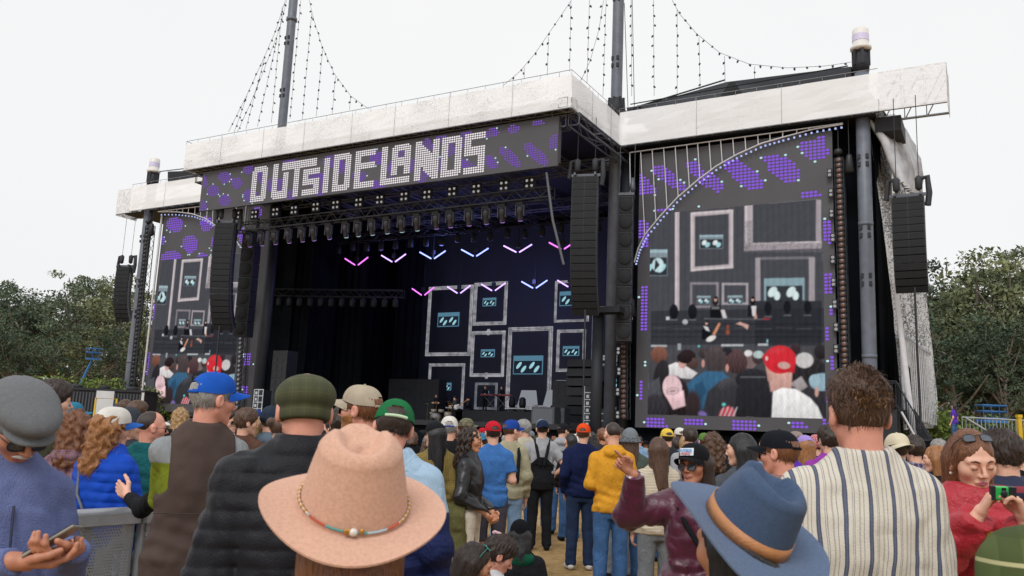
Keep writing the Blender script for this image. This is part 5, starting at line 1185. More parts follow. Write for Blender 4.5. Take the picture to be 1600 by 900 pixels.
def cap_meshes(hole=True, curve=.028, brim_len=.078, depth=.0, nseg=40, puff=0.):
    """baseball cap in the head frame: returns crown, brim, button/strap meshes"""
    cr_ = MB(); m = nseg; n = 12; pts = []; zb = .028-depth
    def P3(e, az, s=0.):
        fr = math.cos(az); base = zb+.022*max(0, fr)+.0*fr; ce = math.cos(e); se = math.sin(e)
        rz = .114+puff+(.012*max(0, fr)*ce); r = 1+.0*ce
        seam = .0012*abs(math.sin(3*az))*ce
        return ((.0885-s+seam)*ce**.82*math.sin(az)*r, -.012+(.107-s+seam)*ce**.82*math.cos(az)*r, base*(1-se)+(zb)*se*0+rz*se*1.0+.018*se)
    for i in range(n+1):
        e = PI/2*i/n*.985
        for j in range(m): pts.append(P3(e, 2*PI*j/m))
    fs = []
    for i in range(n):
        for j in range(m):
            az = 2*PI*(j+.5)/m; back = abs(az-PI)
            if hole and back < .42 and i < 4 and (i < 3 or back < .3) and (i > 0 or True):
                if i > 0: continue
            fs.append((i*m+j, i*m+(j+1) % m, (i+1)*m+(j+1) % m, (i+1)*m+j))
    cr_.add(pts, fs, True); t = n*m; cr_.add([pts[n*m+j] for j in range(m)], [tuple(range(m))])
    crown = cr_.mesh('crown')
    bm_ = MB(); A, B = 20, 7; top = []; bot = []
    for j in range(B):
        for i in range(A+1):
            s = -1+2*i/A; az = s*1.12; t = j/(B-1); e = P3(0, az); L = brim_len*(1-abs(s)**3.2)*t; cx = .0885*math.sin(az); 
            x = e[0]*(1+.02*t); y = e[1]+L*(1.0); z = e[2]-curve*(s*s)*(.35+t*.65)-.012*t+.006*t*(1-s*s)
            top.append((x, y, z+.0016)); bot.append((x, y, z-.0016))
    grid_mesh(bm_, top, B, A+1); grid_mesh(bm_, bot, B, A+1, flip=True)
    e0 = [(B-1)*(A+1)+i for i in range(A+1)]; bm_.add([top[i] for i in e0]+[bot[i] for i in e0], [(i, i+1, A+2+i, A+1+i) for i in range(A)])
    brim = bm_.mesh('brim')
    bt = MB(); bt.lathe([(.0, .006), (.006, .005), (.008, 0)], 8, (0, -.012, .114+puff+.018)); button = bt.mesh('button')
    for me in (crown,):
        me.flip_normals()
    return crown, brim, button
def lens_glasses(dark=True, w=.023, h=.019, y=.098, round_=False):
    fr = MB(); ln = MB()
    for s in (-1, 1):
        c = V3(s*.033, y-.004, -.004); n = 16; ring = []
        for k in range(n+1):
            a = 2*PI*k/n; e = 1 if round_ else .75; cc, ss = math.cos(a), math.sin(a); ring.append(c+V3(w*math.copysign(abs(cc)**e, cc), -.006*abs(cc)*(cc*s > 0), h*math.copysign(abs(ss)**e, ss)-.002*abs(cc)))
        fr.tube(ring, .0017, 5, False); ln.add([r for r in ring[:-1]], [tuple(range(n))]); fr.tube([c+V3(s*w, -.006, .006), V3(s*.078, .05, .008), V3(s*.083, -.005, .004), V3(s*.083, -.02, -.012)], .0019, 5)
    fr.tube([V3(-.011, y, .002), V3(0, y+.003, .004), V3(.011, y, .002)], .0017, 5)
    return fr.mesh('frame'), ln.mesh('lens')
# ================================================================ cloth, skin and hair materials
def nodes_of(m): return m.node_tree, m.node_tree.nodes['Principled BSDF']
def skin(name, col):
    if name in MATS: return MATS[name]
    m = mat(name, col, .48, .07, 22, .12, 260); t, b = nodes_of(m)
    b.inputs['Subsurface Weight'].default_value = .06; b.inputs['Subsurface Radius'].default_value = (.012, .004, .002); b.inputs['Subsurface Scale'].default_value = 1.0
    return m
def hairm(name, c0, c1, rough=.42, sc=(130, 130, 9)):
    if name in MATS: return MATS[name]
    m = bpy.data.materials.new(name); m.use_nodes = True; MATS[name] = m; t, b = nodes_of(m)
    tcn = t.nodes.new('ShaderNodeTexCoord'); mp = t.nodes.new('ShaderNodeMapping'); mp.inputs['Scale'].default_value = sc
    n = t.nodes.new('ShaderNodeTexNoise'); n.inputs['Scale'].default_value = 3; n.inputs['Detail'].default_value = 4; n.inputs['Distortion'].default_value = .6
    r = t.nodes.new('ShaderNodeValToRGB'); r.color_ramp.elements[0].position = .35; r.color_ramp.elements[1].position = .68
    r.color_ramp.elements[0].color = (*lin(c0), 1); r.color_ramp.elements[1].color = (*lin(c1), 1)
    t.links.new(tcn.outputs['Object'], mp.inputs['Vector']); t.links.new(mp.outputs[0], n.inputs['Vector']); t.links.new(n.outputs['Fac'], r.inputs['Fac']); t.links.new(r.outputs[0], b.inputs['Base Color'])
    bp = t.nodes.new('ShaderNodeBump'); bp.inputs['Strength'].default_value = .7; bp.inputs['Distance'].default_value = .004
    t.links.new(n.outputs['Fac'], bp.inputs['Height']); t.links.new(bp.outputs[0], b.inputs['Normal']); b.inputs['Roughness'].default_value = rough; return m
def cloth(name, col, rough=.85, var=.1, bump=.3, sc=14, fine=420, sheen=0.):
    if name in MATS: return MATS[name]
    m = mat(name, col, rough, var, sc, bump, fine, spec=.12, sheen=sheen, wrinkle=.028 if fine == 420 and not name.startswith(('cap', 'hat', 'brim', 'beanie')) else 0); return m
def striped(name, base, stripes, axis=0, scale=1., yoke=None):
    """vertical stripes round the trunk: stripes = [(pos0, pos1, colour)] over one repeat of width 1/scale"""
    if name in MATS: return MATS[name]
    m = bpy.data.materials.new(name); m.use_nodes = True; MATS[name] = m; t, b = nodes_of(m)
    tcn = t.nodes.new('ShaderNodeTexCoord'); sp = t.nodes.new('ShaderNodeSeparateXYZ'); t.links.new(tcn.outputs['Object'], sp.inputs[0])
    ns = t.nodes.new('ShaderNodeTexNoise'); ns.inputs['Scale'].default_value = 3.0; t.links.new(tcn.outputs['Object'], ns.inputs['Vector'])
    ad = t.nodes.new('ShaderNodeMath'); ad.operation = 'MULTIPLY_ADD'; ad.inputs[1].default_value = .05; t.links.new(ns.outputs['Fac'], ad.inputs[0]); t.links.new(sp.outputs[axis], ad.inputs[2])
    mu = t.nodes.new('ShaderNodeMath'); mu.operation = 'MULTIPLY'; mu.inputs[1].default_value = scale; t.links.new(ad.outputs[0], mu.inputs[0])
    fr = t.nodes.new('ShaderNodeMath'); fr.operation = 'FRACT'; t.links.new(mu.outputs[0], fr.inputs[0])
    r = t.nodes.new('ShaderNodeValToRGB'); r.color_ramp.interpolation = 'CONSTANT'; el = r.color_ramp.elements; el[0].position = 0; el[0].color = (*lin(base), 1); el[1].position = .999; el[1].color = (*lin(base), 1)
    for p0, p1, c in stripes:
        e = el.new(p0); e.color = (*lin(c), 1); e = el.new(p1); e.color = (*lin(base), 1)
    t.links.new(fr.outputs[0], r.inputs['Fac']); t.links.new(r.outputs[0], b.inputs['Base Color']); b.inputs['Roughness'].default_value = .85
    n2 = t.nodes.new('ShaderNodeTexNoise'); n2.inputs['Scale'].default_value = 300; t.links.new(tcn.outputs['Object'], n2.inputs['Vector'])
    bp = t.nodes.new('ShaderNodeBump'); bp.inputs['Strength'].default_value = .4; bp.inputs['Distance'].default_value = .01; t.links.new(n2.outputs['Fac'], bp.inputs['Height']); t.links.new(bp.outputs[0], b.inputs['Normal']); return m
def plaid(name, base, c1, c2, s=9., w=.28):
    if name in MATS: return MATS[name]
    m = bpy.data.materials.new(name); m.use_nodes = True; MATS[name] = m; t, b = nodes_of(m)
    tcn = t.nodes.new('ShaderNodeTexCoord'); sp = t.nodes.new('ShaderNodeSeparateXYZ'); t.links.new(tcn.outputs['Object'], sp.inputs[0])
    def band(ax, sc, th, ph=0):
        a = t.nodes.new('ShaderNodeMath'); a.operation = 'MULTIPLY_ADD'; a.inputs[1].default_value = sc; a.inputs[2].default_value = ph; t.links.new(sp.outputs[ax], a.inputs[0])
        f = t.nodes.new('ShaderNodeMath'); f.operation = 'FRACT'; t.links.new(a.outputs[0], f.inputs[0])
        l = t.nodes.new('ShaderNodeMath'); l.operation = 'LESS_THAN'; l.inputs[1].default_value = th; t.links.new(f.outputs[0], l.inputs[0]); return l.outputs[0]
    cur = None
    for ax, sc, th, ph, c, al in ((0, s, w, 0, c1, .6), (2, s, w, 0, c1, .6), (0, s, .06, .4, c2, .75), (2, s, .06, .4, c2, .75)):
        x = t.nodes.new('ShaderNodeMix'); x.data_type = 'RGBA'
        k = t.nodes.new('ShaderNodeMath'); k.operation = 'MULTIPLY'; k.inputs[1].default_value = al; t.links.new(band(ax, sc, th, ph), k.inputs[0]); t.links.new(k.outputs[0], x.inputs[0])
        if cur is None: x.inputs[6].default_value = (*lin(base), 1)
        else: t.links.new(cur, x.inputs[6])
        x.inputs[7].default_value = (*lin(c), 1); cur = x.outputs[2]
    t.links.new(cur, b.inputs['Base Color']); b.inputs['Roughness'].default_value = .9; return m
def two_tone(name, col_a, col_b, z, rough=.8, soft=.004, bump=.3):
    """cloth that changes colour at height z"""
    if name in MATS: return MATS[name]
    m = cloth(name, col_b, rough, .08, bump); t, b = nodes_of(m)
    tcn = t.nodes.new('ShaderNodeTexCoord'); sp = t.nodes.new('ShaderNodeSeparateXYZ'); t.links.new(tcn.outputs['Object'], sp.inputs[0])
    r = t.nodes.new('ShaderNodeMapRange'); r.inputs['From Min'].default_value = z-soft; r.inputs['From Max'].default_value = z+soft; t.links.new(sp.outputs[2], r.inputs['Value'])
    x = t.nodes.new('ShaderNodeMix'); x.data_type = 'RGBA'; x.inputs[6].default_value = (*lin(col_b), 1); x.inputs[7].default_value = (*lin(col_a), 1)
    t.links.new(r.outputs[0], x.inputs[0]); t.links.new(x.outputs[2], b.inputs['Base Color']); return m
SK = {'fair': skin('skin_fair', 'd9a78f'), 'pink': skin('skin_pink', 'd2927d'), 'tan': skin('skin_tan', 'bd8566'), 'olive': skin('skin_olive', 'b07f62'), 'brown': skin('skin_brown', '7f5440'), 'weathered': skin('skin_weathered', 'b57a60')}
HR = {'dark': hairm('hair_dark_brown', '1b1310', '3d2a20'), 'black': hairm('hair_black', '0c0b0d', '242226'), 'brown': hairm('hair_brown', '2f2017', '684731'), 'auburn': hairm('hair_auburn', '4a2a1a', '8f5c3a'),
      'blond': hairm('hair_blond', '7a5c38', 'c7a373'), 'grey': hairm('hair_grey', '6d6a68', 'a9a6a3'), 'ginger': hairm('hair_ginger', '6b4526', 'b97f4b'), 'sandy': hairm('hair_sandy', '6b4a2a', 'b98c5a'), 'white': hairm('hair_white', 'b9b3ad', 'dcd8d2')}
_mc = {}
def cached(key, fn):
    if key not in _mc: _mc[key] = fn()
    return _mc[key]
def olink(name, me, m, parent, ps=None):
    """share the mesh, material on the object"""
    if len(me.materials) == 0: me.materials.append(None)
    o = bpy.data.objects.new(name, me); COL.objects.link(o); o.parent = parent
    if m is not None:
        o.material_slots[0].link = 'OBJECT'; o.material_slots[0].material = m
    if ps is not None:
        o.location = [float(v) for v in ps.hc]; o.rotation_euler = Matrix(ps.hr.tolist()).to_euler()
    return o
CAPS = {k: cap_meshes(**v) for k, v in {'hole': dict(hole=True), 'solid': dict(hole=False)}.items()}
GL = lens_glasses(); GLR = lens_glasses(round_=True, w=.025, h=.022)
LENS_D = mat('sunglass_lens', '0d0e12', .08, 0, spec=.8); LENS_S = mat('smoke_lens', '3a3f48', .1, 0, spec=.8); FRAME_B = mat('frame_black', '131316', .3, 0); FRAME_T = mat('frame_tortoise', '6b3f27', .3, .3, 60)
def sphere_mb(c, r, n=10, m=14):
    mb = MB(); pts = []
    for i in range(n+1):
        a = PI*i/n
        for j in range(m): pts.append((c[0]+r[0]*math.sin(a)*math.cos(2*PI*j/m), c[1]+r[1]*math.sin(a)*math.sin(2*PI*j/m), c[2]+r[2]*math.cos(a)))
    grid_mesh(mb, pts, n+1, m, wrap=True, flip=True); return mb
def hat(kind, t, ps, col, brim=None, back=False, tilt=0., dz=0., strap=None):
    """caps and beanies on the head; back = worn backwards"""
    B = brim or col
    if kind in ('cap', 'cap_solid'):
        cr, br, bt = CAPS['hole' if kind == 'cap' else 'solid']; o = olink('cap', cr, col, t, ps)
        R = Matrix(ps.hr.tolist())@Matrix.Rotation(PI if back else 0, 3, 'Z')@Matrix.Rotation(tilt, 3, 'X'); o.rotation_euler = R.to_euler(); o.location = [float(v) for v in ps.hc+ps.hr@V3(0, (-.03 if back else .0), dz)]
        q = olink('brim', br, B, o); q = olink('button', bt, B, o)
        mb = MB(); n = 10; mb.tube([(.0895*math.sin(a), -.012+.108*math.cos(a), .036-.006) for a in np.linspace(PI-.55, PI+.55, n)], .0075, 6); olink('strap', cached('capstrap', lambda: mb.mesh('strap')), strap or B, o)
        return o
    if kind == 'beanie':
        me = cached('beanie', lambda: sdfmesh('beanie', lambda P: smax(smin(ell(P, (0, -.018, .05), (.090, .110, .108)), smax(ell(P, (0, -.016, .035), (.097, .116, .06)), np.abs(P[:, 2]-.03)-.028, .01), .006)+.0015*np.sin(np.arctan2(P[:, 0], P[:, 1])*50), .0-P[:, 2]+.15*P[:, 1], .004), (-.12, -.15, -.03), (.12, .12, .18), .006))
        return olink('beanie', me, col, t, ps)
    if kind == 'bucket':
        me = cached('bucket', lambda: sdfmesh('bucket_hat', lambda P: smin(smax(ell(P, (0, -.015, .03), (.093, .112, .115)), .02-P[:, 2], .01), smax(np.abs(np.sqrt((P[:, 0]/.9)**2+(P[:, 1]+.015)**2)-.115-(.04-P[:, 2])*.6)-.003, np.abs(P[:, 2]-.012)-.032, .003), .006), (-.18, -.2, -.04), (.18, .18, .17), .007))
        return olink('bucket_hat', me, col, t, ps)
    if kind == 'flat':
        def f(P):
            d = ell(P, (0, .0, .068), (.098, .135, .052)); d = smin(d, ell(P, (0, -.035, .07), (.096, .10, .06)), .02)
            d = smax(d, .028-P[:, 2]-.08*np.maximum(0, -P[:, 1]), .02); bd = smax(ell(P, (0, -.015, .02), (.086, .107, .07)), np.abs(P[:, 2]-.022)-.022, .006); d = smin(d, bd, .006)
            br = smax(ell(P, (0, .075, .028), (.075, .068, .012)), -.05-P[:, 1]*-1-.09, .01); d = smin(d, br, .01)
            az = np.arctan2(P[:, 0], P[:, 1]); return d+.0012*np.cos(az*8)**8*(P[:, 2] > .05)
        me = cached('flat', lambda: sdfmesh('flat_cap', f, (-.13, -.17, -.01), (.13, .17, .15), .005)); return olink('flat_cap', me, col, t, ps)
def glasses(t, ps, frame=None, lens=None, up=0., kind=0):
    fr, ln = (GL, GLR)[kind]; o = olink('sunglasses' if lens in (None, LENS_D) else 'glasses', fr, frame or FRAME_B, t, ps)
    if up:
        R = Matrix(ps.hr.tolist())@Matrix.Rotation(up, 3, 'X'); o.rotation_euler = R.to_euler(); p = ps.hc+ps.hr@V3(0, -.012, .04); o.location = [float(v) for v in p]
    olink('lens', ln, lens or LENS_D, o); return o
def face(t, ps, brow, lip, iris='3b2a20', closed=False, stub=None):
    w = mat('eye_white', 'd8d2cc', .15, 0); ir = mat('iris_'+iris, iris, .1, 0)
    for s in (-1, 1):
        if not closed:
            mb = sphere_mb((s*.031, .0785, .002), (.0132, .0108, .0060)); o = mb.build('eye', w, t); o.location = [float(v) for v in ps.hc]; o.rotation_euler = Matrix(ps.hr.tolist()).to_euler()
            mb = sphere_mb((s*.031, .0868, .002), (.0060, .0036, .0056), 6, 10); link('iris', mb.mesh('iris'), ir, o)
        else:
            mb = MB(); mb.tube([(s*.019, .088, -.002), (s*.031, .0915, -.005), (s*.043, .085, -.002)], .0016, 5); o = olink('eyelash', mb.mesh('eyelash'), brow, t, ps)
        mb = MB(); mb.tube([(s*.014, .0935, .024), (s*.03, .0905, .0295), (s*.047, .078, .024)], [.003, .0036, .0018], 6); o = olink('eyebrow', mb.mesh('eyebrow'), brow, t, ps)
    def f(P):
        Q = np.stack([np.abs(P[:, 0]), P[:, 1], P[:, 2]], 1)
        d = smin(seg(Q, (0, .0880, -.0532), (.0235, .0812, -.0578), .0054, .0022), seg(Q, (0, .0872, -.0630), (.020, .0818, -.0602), .0064, .0024), .002); return d
    me = cached('lips', lambda: sdfmesh('lips', f, (-.03, .06, -.08), (.03, .105, -.04), .0022)); olink('lips', me, lip, t, ps)
def strands(name, roots, dirs, length, m, parent, n=None, wid=.0016, curl=.2, freq=6., drop=1., seed=3, segs=6, ps=None, clumps=0):
    """many thin tapered ribbons grown from the given roots"""
    rs = np.random.RandomState(seed); N = len(roots); R = np.array(roots); D = np.array(dirs); D /= np.linalg.norm(D, axis=1)[:, None]+1e-9
    P = R.copy(); L = length*(.7+.6*rs.rand(N)); rows = []; ph = rs.rand(N)*6.28; side = np.cross(D, np.array([0, 0, 1.])+.01*rs.randn(N, 3)); side /= np.linalg.norm(side, axis=1)[:, None]+1e-9
    for k in range(segs+1):
        t = k/segs; w = wid*(1-t*.75); rows.append((P-side*w, P+side*w)); g = np.array([0, 0, -1.])*drop*t
        d = D+g+curl*np.stack([np.sin(ph+freq*t*1.3), np.cos(ph+freq*t), np.sin(ph*2+freq*t)], 1); d /= np.linalg.norm(d, axis=1)[:, None]; P = P+d*(L/segs)[:, None]
    V = np.stack([x for r in rows for x in r], 1).reshape(-1, 3); M_ = 2*(segs+1); b = np.arange(N)[:, None]*M_
    q = np.concatenate([b+2*k+np.array([[0, 1, 3, 2]]) for k in range(segs)], 0); me = npmesh(name, V, q, True); return olink(name, me, m, parent, ps)
def place(px, ytop, d, dbg=None):
    P = ondep(px, ytop, d); return (float(P[0]), float(P[1])), float(P[2])
LOG = []
FACE = lambda x, y: math.atan2(-(-3.8-x), 56-y)      # yaw that faces the middle of the stage
def hair_over(me, n, length, wid=.0013, curl=.25, seed=1, segs=5, drop=.6, out=.18, name='hair', zmax=9.):
    """a hair mass with fine separate strands laid over its surface, as one mesh"""
    nv = len(me.vertices); V = np.empty(nv*3, f32); me.vertices.foreach_get('co', V); V = V.reshape(-1, 3); Nn = np.empty(nv*3, f32)
    me.vertices.foreach_get('normal', Nn); Nn = Nn.reshape(-1, 3); F = np.empty(len(me.loops), np.int32); me.loops.foreach_get('vertex_index', F); F = F.reshape(-1, 4)
    rs = np.random.RandomState(seed); ok = np.flatnonzero(~((V[:, 1] > .03) & (V[:, 2] < (.085 if length < .05 else 9))) & (V[:, 2] < zmax)); i = ok[rs.randint(0, len(ok), n)]; N_ = Nn[i]; t = np.array([0, 0, -1.])-N_*(-N_[:, 2:3]); top = N_[:, 2] > .75
    az = np.arctan2(V[i][:, 0], V[i][:, 1]); t[top] += .35*np.stack([np.sin(az[top]), np.cos(az[top]), 0*az[top]], 1); t += .25*rs.randn(n, 3)*(.3+curl)
    t /= np.linalg.norm(t, axis=1)[:, None]+1e-6; R = V[i]-N_*.002; D_ = t+out*N_; D_ /= np.linalg.norm(D_, axis=1)[:, None]; P = R.copy(); L = length*(.5+.8*rs.rand(n)); ph = rs.rand(n)*6.28
    side = np.cross(D_, N_); side /= np.linalg.norm(side, axis=1)[:, None]+1e-6; rows = []
    for k in range(segs+1):
        q = k/segs; w = wid*(1-q*.8); rows += [P-side*w, P+side*w]; d = D_+np.array([0, 0, -1.])*drop*q-N_*out*q*1.6+curl*np.stack([np.sin(ph+5*q), np.cos(ph+5*q), np.sin(ph*2+6*q)], 1); d /= np.linalg.norm(d, axis=1)[:, None]; P = P+d*(L/segs)[:, None]
    W = np.stack(rows, 1).reshape(-1, 3); b = np.arange(n)[:, None]*2*(segs+1); Q = np.concatenate([b+2*k+np.array([[0, 1, 3, 2]]) for k in range(segs)], 0)
    return npmesh(name, np.concatenate([V, W]), np.concatenate([F, Q+nv]))
HO = {'short': (1500, .035, .35), 'wavy': (1800, .04, .8), 'curly_short': (2200, .035, 1.3), 'buzz': (500, .008, .2), 'long': (2200, .085, .06), 'long_wavy': (2200, .08, .3), 'curly_long': (2200, .06, 1.3), 'bob': (1400, .08, .15), 'bun': (1200, .05, .15), 'pony': (1200, .07, .15)}
def hairs(style, res=.006, seed=1, capped=False, k=1., cut=None):
    n, L, c = HO[style]; return hair_over(hair_mesh(style, res, seed, 'hair0', capped, cut=cut), int(n*k), L, curl=c, seed=seed, zmax=(-.01 if cut is None else -.07) if (capped or cut) else 9., out=.05 if (capped or 'long' in style or style in ('bob', 'bun', 'pony')) else .18, drop=2.6 if 'long' in style and 'curly' not in style else (1.2 if style in ('bob', 'pony', 'bun') else (.6 if 'curly' not in style else .1)))
def person(label, px, ytop, d, turn=0., ps=None, group=None, hat_h=.0, H=None, seat=False):
    (x, y), z = place(px, ytop, d); ps = ps or Pose(); base = FACE(x, y)
    if seat: s = 1.; top = 1.75+ps.z0; zz = z-hat_h-top*s; s = 1.
    else: s = (z-hat_h)/1.75; zz = 0
    LOG.append((label[:40], round(z, 2)))
    t = thing('person', label, 'person', (x, y, 0), math.atan2(-x, y)+math.radians(turn), group); t.scale = (s, s, s)
    if seat: s = (z-hat_h)/(1.75+ps.z0); t.scale = (s, s, s)
    return t
# ================================================================ fedoras
def fedora(felt, band, brim_r=.185, brim_x=.175, crown_h=.115, cr=.082, cry=.098, pinch=1., curl=.02, droop=.02, n=72, taper=.16, dent=.028):
    """returns crown mesh, brim mesh; brim plane at z = 0, front +y"""
    mb = MB(); pts = []; rows = 26
    for i in range(rows+1):
        t = i/rows
        for j in range(n):
            a = 2*PI*j/n; sx, cy = math.sin(a), math.cos(a)
            if t < .5: h = t/.5; rr = 1-taper*h**1.3; z = crown_h*h*.80
            else: q = (t-.5)/.5; rr = (1-taper)*max(0, math.cos(q*PI/2))**.62; z = crown_h*(.80+.23*math.sin(q*PI/2)**.9)
            x, y = cr*rr*sx, cry*rr*cy
            hz = max(0, z/crown_h)
            # front pinches on both sides and a teardrop dent on top
            px_ = .014*pinch*math.exp(-((abs(x)-.05)/.03)**2-((y-.055)/.035)**2)*hz**2*2.4; x -= math.copysign(px_, x) if abs(x) > 1e-6 else 0
            rd = math.hypot(x/.040, (y-.002)/.062); 
            if hz > .6: z -= dent*math.exp(-rd**3.2)*(1 if hz > .9 else (hz-.6)/.3); z += .010*math.exp(-((rd-1.25)/.35)**2)*(y < .03)
            z += .012*hz*(cy*.5); pts.append((x, y, z))
    grid_mesh(mb, pts, rows+1, n, wrap=True); crown = mb.mesh('crown')
    b = MB(); top = []; bot = []; m = 14
    for i in range(m+1):
        t = i/m
        for j in range(n):
            a = 2*PI*j/n; s, c = math.sin(a), math.cos(a); r0x, r0y = cr*.99, cry*.99
            x = (r0x+(brim_x-r0x)*t)*s; y = (r0y+(brim_r-r0y)*t)*c
            z = curl*t*t*s*s-droop*t**1.5*c*c-.004*t+.006*t*t*math.sin(3*a+.6); th = .0022
            top.append((x, y, z+th)); bot.append((x, y, z-th))
    grid_mesh(b, top, m+1, n, wrap=True); grid_mesh(b, bot, m+1, n, wrap=True, flip=True)
    e = m*n; b.add(top[e:e+n]+bot[e:e+n], [(j, (j+1) % n, n+(j+1) % n, n+j) for j in range(n)], True); brim = b.mesh('brim')
    for me in (crown,): me.flip_normals()
    def ring(z0, z1, out, nm):
        q = MB(); P_ = []
        for zz, oo in ((z0, out*.4), (z0, out), (z1, out), (z1, out*.3)):
            k = zz/(crown_h*.80); rr = 1-taper*max(0, k)**1.3
            for j in range(n): a = 2*PI*j/n; P_.append(((cr*rr+oo)*math.sin(a), (cry*rr+oo)*math.cos(a), zz+.012*k*math.cos(a)*.5))
        grid_mesh(q, P_, 4, n, wrap=True, flip=True); return q.mesh(nm)
    return crown, brim, ring
def felt(name, col, rough=.95):
    m = cloth(name, col, rough, .09, .3, 150, 520, .1); return m
def put_hat(t, ps, name, parts, R3, off):
    """parts: list of (name, mesh, material); the first is the hat itself"""
    o = olink(name, parts[0][1], parts[0][2], t); o.rotation_euler = (Matrix(ps.hr.tolist())@R3).to_euler(); o.location = [float(v) for v in ps.hc+ps.hr@np.array(off)]
    for nm, me, m in parts[1:]: olink(nm, me, m, o)
    return o
LIP = skin('lip_rose', 'a8625a')
JN = cloth('denim_blue', '41638f', .85, .22, .4, 9); JNL = cloth('denim_light', '7f9cbb', .85, .2, .4, 9); JND = cloth('denim_dark', '26344f', .85, .2, .4, 9); BLKC = cloth('black_cloth', '1b1c20'); OLV = cloth('olive_cloth', '5c5a38'); GRYC = cloth('grey_cloth', '6f7378')
SHW = cloth('shoe_white', 'c9c7c3'); SHB = cloth('shoe_black', '1c1d21')
def dress(t, ps, sk, top, topm, tr=None, trm=JN, shoes=SHW, body={}, name='jacket', legs=None):
    olink('body', body_mesh(ps, **body), sk, t); top = dict(top); top.setdefault('name', name); o = olink(top['name'], top_mesh(ps, **top), topm, t)
    olink('shorts' if (tr or {}).get('short') else 'trousers', trouser_mesh(ps, **(tr or {})), trm, t)
    for k in (-1, 1): olink('shoe', shoe_mesh(ps, k), shoes, t)
    return o
D = math.radians
# ---- man with grey flat cap looking at his phone (faces the camera)
ps = Pose(head=(.15, -.62, .05), elbow={-1: (-.20, .0, 1.10), 1: (.20, .02, 1.10)}, wrist={-1: (-.135, .30, 1.25), 1: (.03, .31, 1.225)}, lean=.05,
          hands={-1: dict(curl=(.55, .6, .65, .7), thumb=.9), 1: dict(curl=(.45, .5, .6, .65), thumb=.7)}, handdir={-1: (.75, .5, -.05), 1: (-.85, .45, .0)}, palm={-1: (.25, .1, 1), 1: (-.2, .1, 1)}, belly=1.2, broad=.86)
t = person('older man in grey flat cap and periwinkle quarter-zip sweater, looking down at his phone', 22, 606, 2.75, 194, ps); t.scale = (1.0,)*3
o = dress(t, ps, SK['weathered'], dict(t=.018, folds=.008, res=.007, zb=.84, collar=(.035, .006)), cloth('periwinkle_knit', '6d78a6', .8, .07, .6, 20, 260), None, BLKC, name='sweater')
face(t, ps, HR['grey'], LIP, closed=True); olink('hair', hairs('short', .006, 2, capped=True), HR['grey'], t, ps)
me = sdfmesh('moustache', lambda P: smin(seg(np.stack([np.abs(P[:, 0]), P[:, 1], P[:, 2]], 1), (.004, .096, -.043), (.028, .082, -.052), .0075, .003), seg(P, (0, .093, -.041), (0, .096, -.045), .006, .006), .004)+.0012*wob(P, 300, 2), (-.04, .06, -.07), (.04, .115, -.02), .0028); olink('moustache', me, HR['white'], t, ps)
glasses(t, ps, FRAME_B, LENS_S); hat('flat', t, ps, felt('grey_wool', '686a6d'), dz=0)
mb = MB(); mb.tube([V3(0, ps.lean+.118, 1.36), V3(0, ps.lean+.135, 1.25), V3(0, ps.lean+.14, 1.18)], .004, 6); olink('zip', mb.mesh('zip'), mat('zip_dark', '2b2f45', .4), o)
ph = thing('phone', 'grey-beige smartphone held by the man in the grey flat cap', 'phone'); mb = MB(); mb.box((0, 0, 0), (.075, .15, .009)); q = mb.build('phone_case', mat('phone_case', '8b857b', .4), ph); md = q.modifiers.new('b', 'BEVEL'); md.width = .004; md.segments = 2
mb = MB(); mb.box((0, 0, .006), (.068, .142, .002)); mb.build('phone_screen', mat('phone_glass', '1c2026', .08, 0), ph)
_w = Matrix.Translation(t.location)@Matrix.Rotation(t.rotation_euler.z, 4, 'Z'); ph.location = _w@Vector((-.055, .375, 1.28)); ph.rotation_euler = (D(35), D(-8), t.rotation_euler.z+D(52))
# ---- man with blue cap and brown vest, profile to the right
ps = Pose(head=(-1.3, -.05, 0), broad=.98, belly=.6, elbow={-1: (-.12, .12, 1.17), 1: (.27, -.02, 1.12)}, wrist={-1: (-.02, .3, 1.15)})
t = person('man in brown fleece vest over green shirt in bright blue cap, in profile', 326, 577, 4.4, 10, ps, hat_h=.02)
SK_ = SK['pink']
dress(t, ps, SK_, dict(t=.012, folds=.007, res=.009), two_tone('green_shirt_grey_yoke', '8b8f92', '6f7a22', 1.335), None, JND, name='shirt')
V = olink('vest', top_mesh(ps, t=.030, folds=.006, vest=True, res=.008, collar=(.06, .012), flare=.01, name='vest', zb=.72), cloth('brown_fleece', '4f423e', .85, .08, .35, 12, 320), t)
mb = MB()
for pts in (([(-.19, -.1), (-.05, -.168), (.05, -.168), (.19, -.1)]),): mb.tube([V3(x, y+.0, 1.12) for x, y in pts], .0022, 4)
olink('seam', mb.mesh('seam'), mat('seam_brown', '3a302d', .8, 0), V)
hat('cap', t, ps, cloth('cap_bright_blue', '1d55b4', .8, .1, .4)); olink('hair', hairs('short', .0055, 5, capped=True), HR['grey'], t, ps); face(t, ps, HR['grey'], LIP)
# ---- dark sleeve reaching from behind the vest to the blonde woman's back: a hidden friend
ps = Pose(head=(.9, 0, 0), elbow={-1: (-.38, .18, 1.26)}, wrist={-1: (-.55, .36, 1.30)}, hands={-1: dict(curl=(.1, .08, .1, .15), thumb=-.2, spread=.12)}, handdir={-1: (-.75, .45, .35)}, palm={-1: (.4, .9, .1)})
t = person('person in black jacket behind the brown vest, hand on the blue quilted jacket', 318, 660, 4.5, -23, ps)
dress(t, ps, SK['fair'], dict(t=.008), BLKC, None, BLKC, body=dict(hres=.008)); olink('hair', hairs('short', .008, 7), HR['dark'], t, ps)
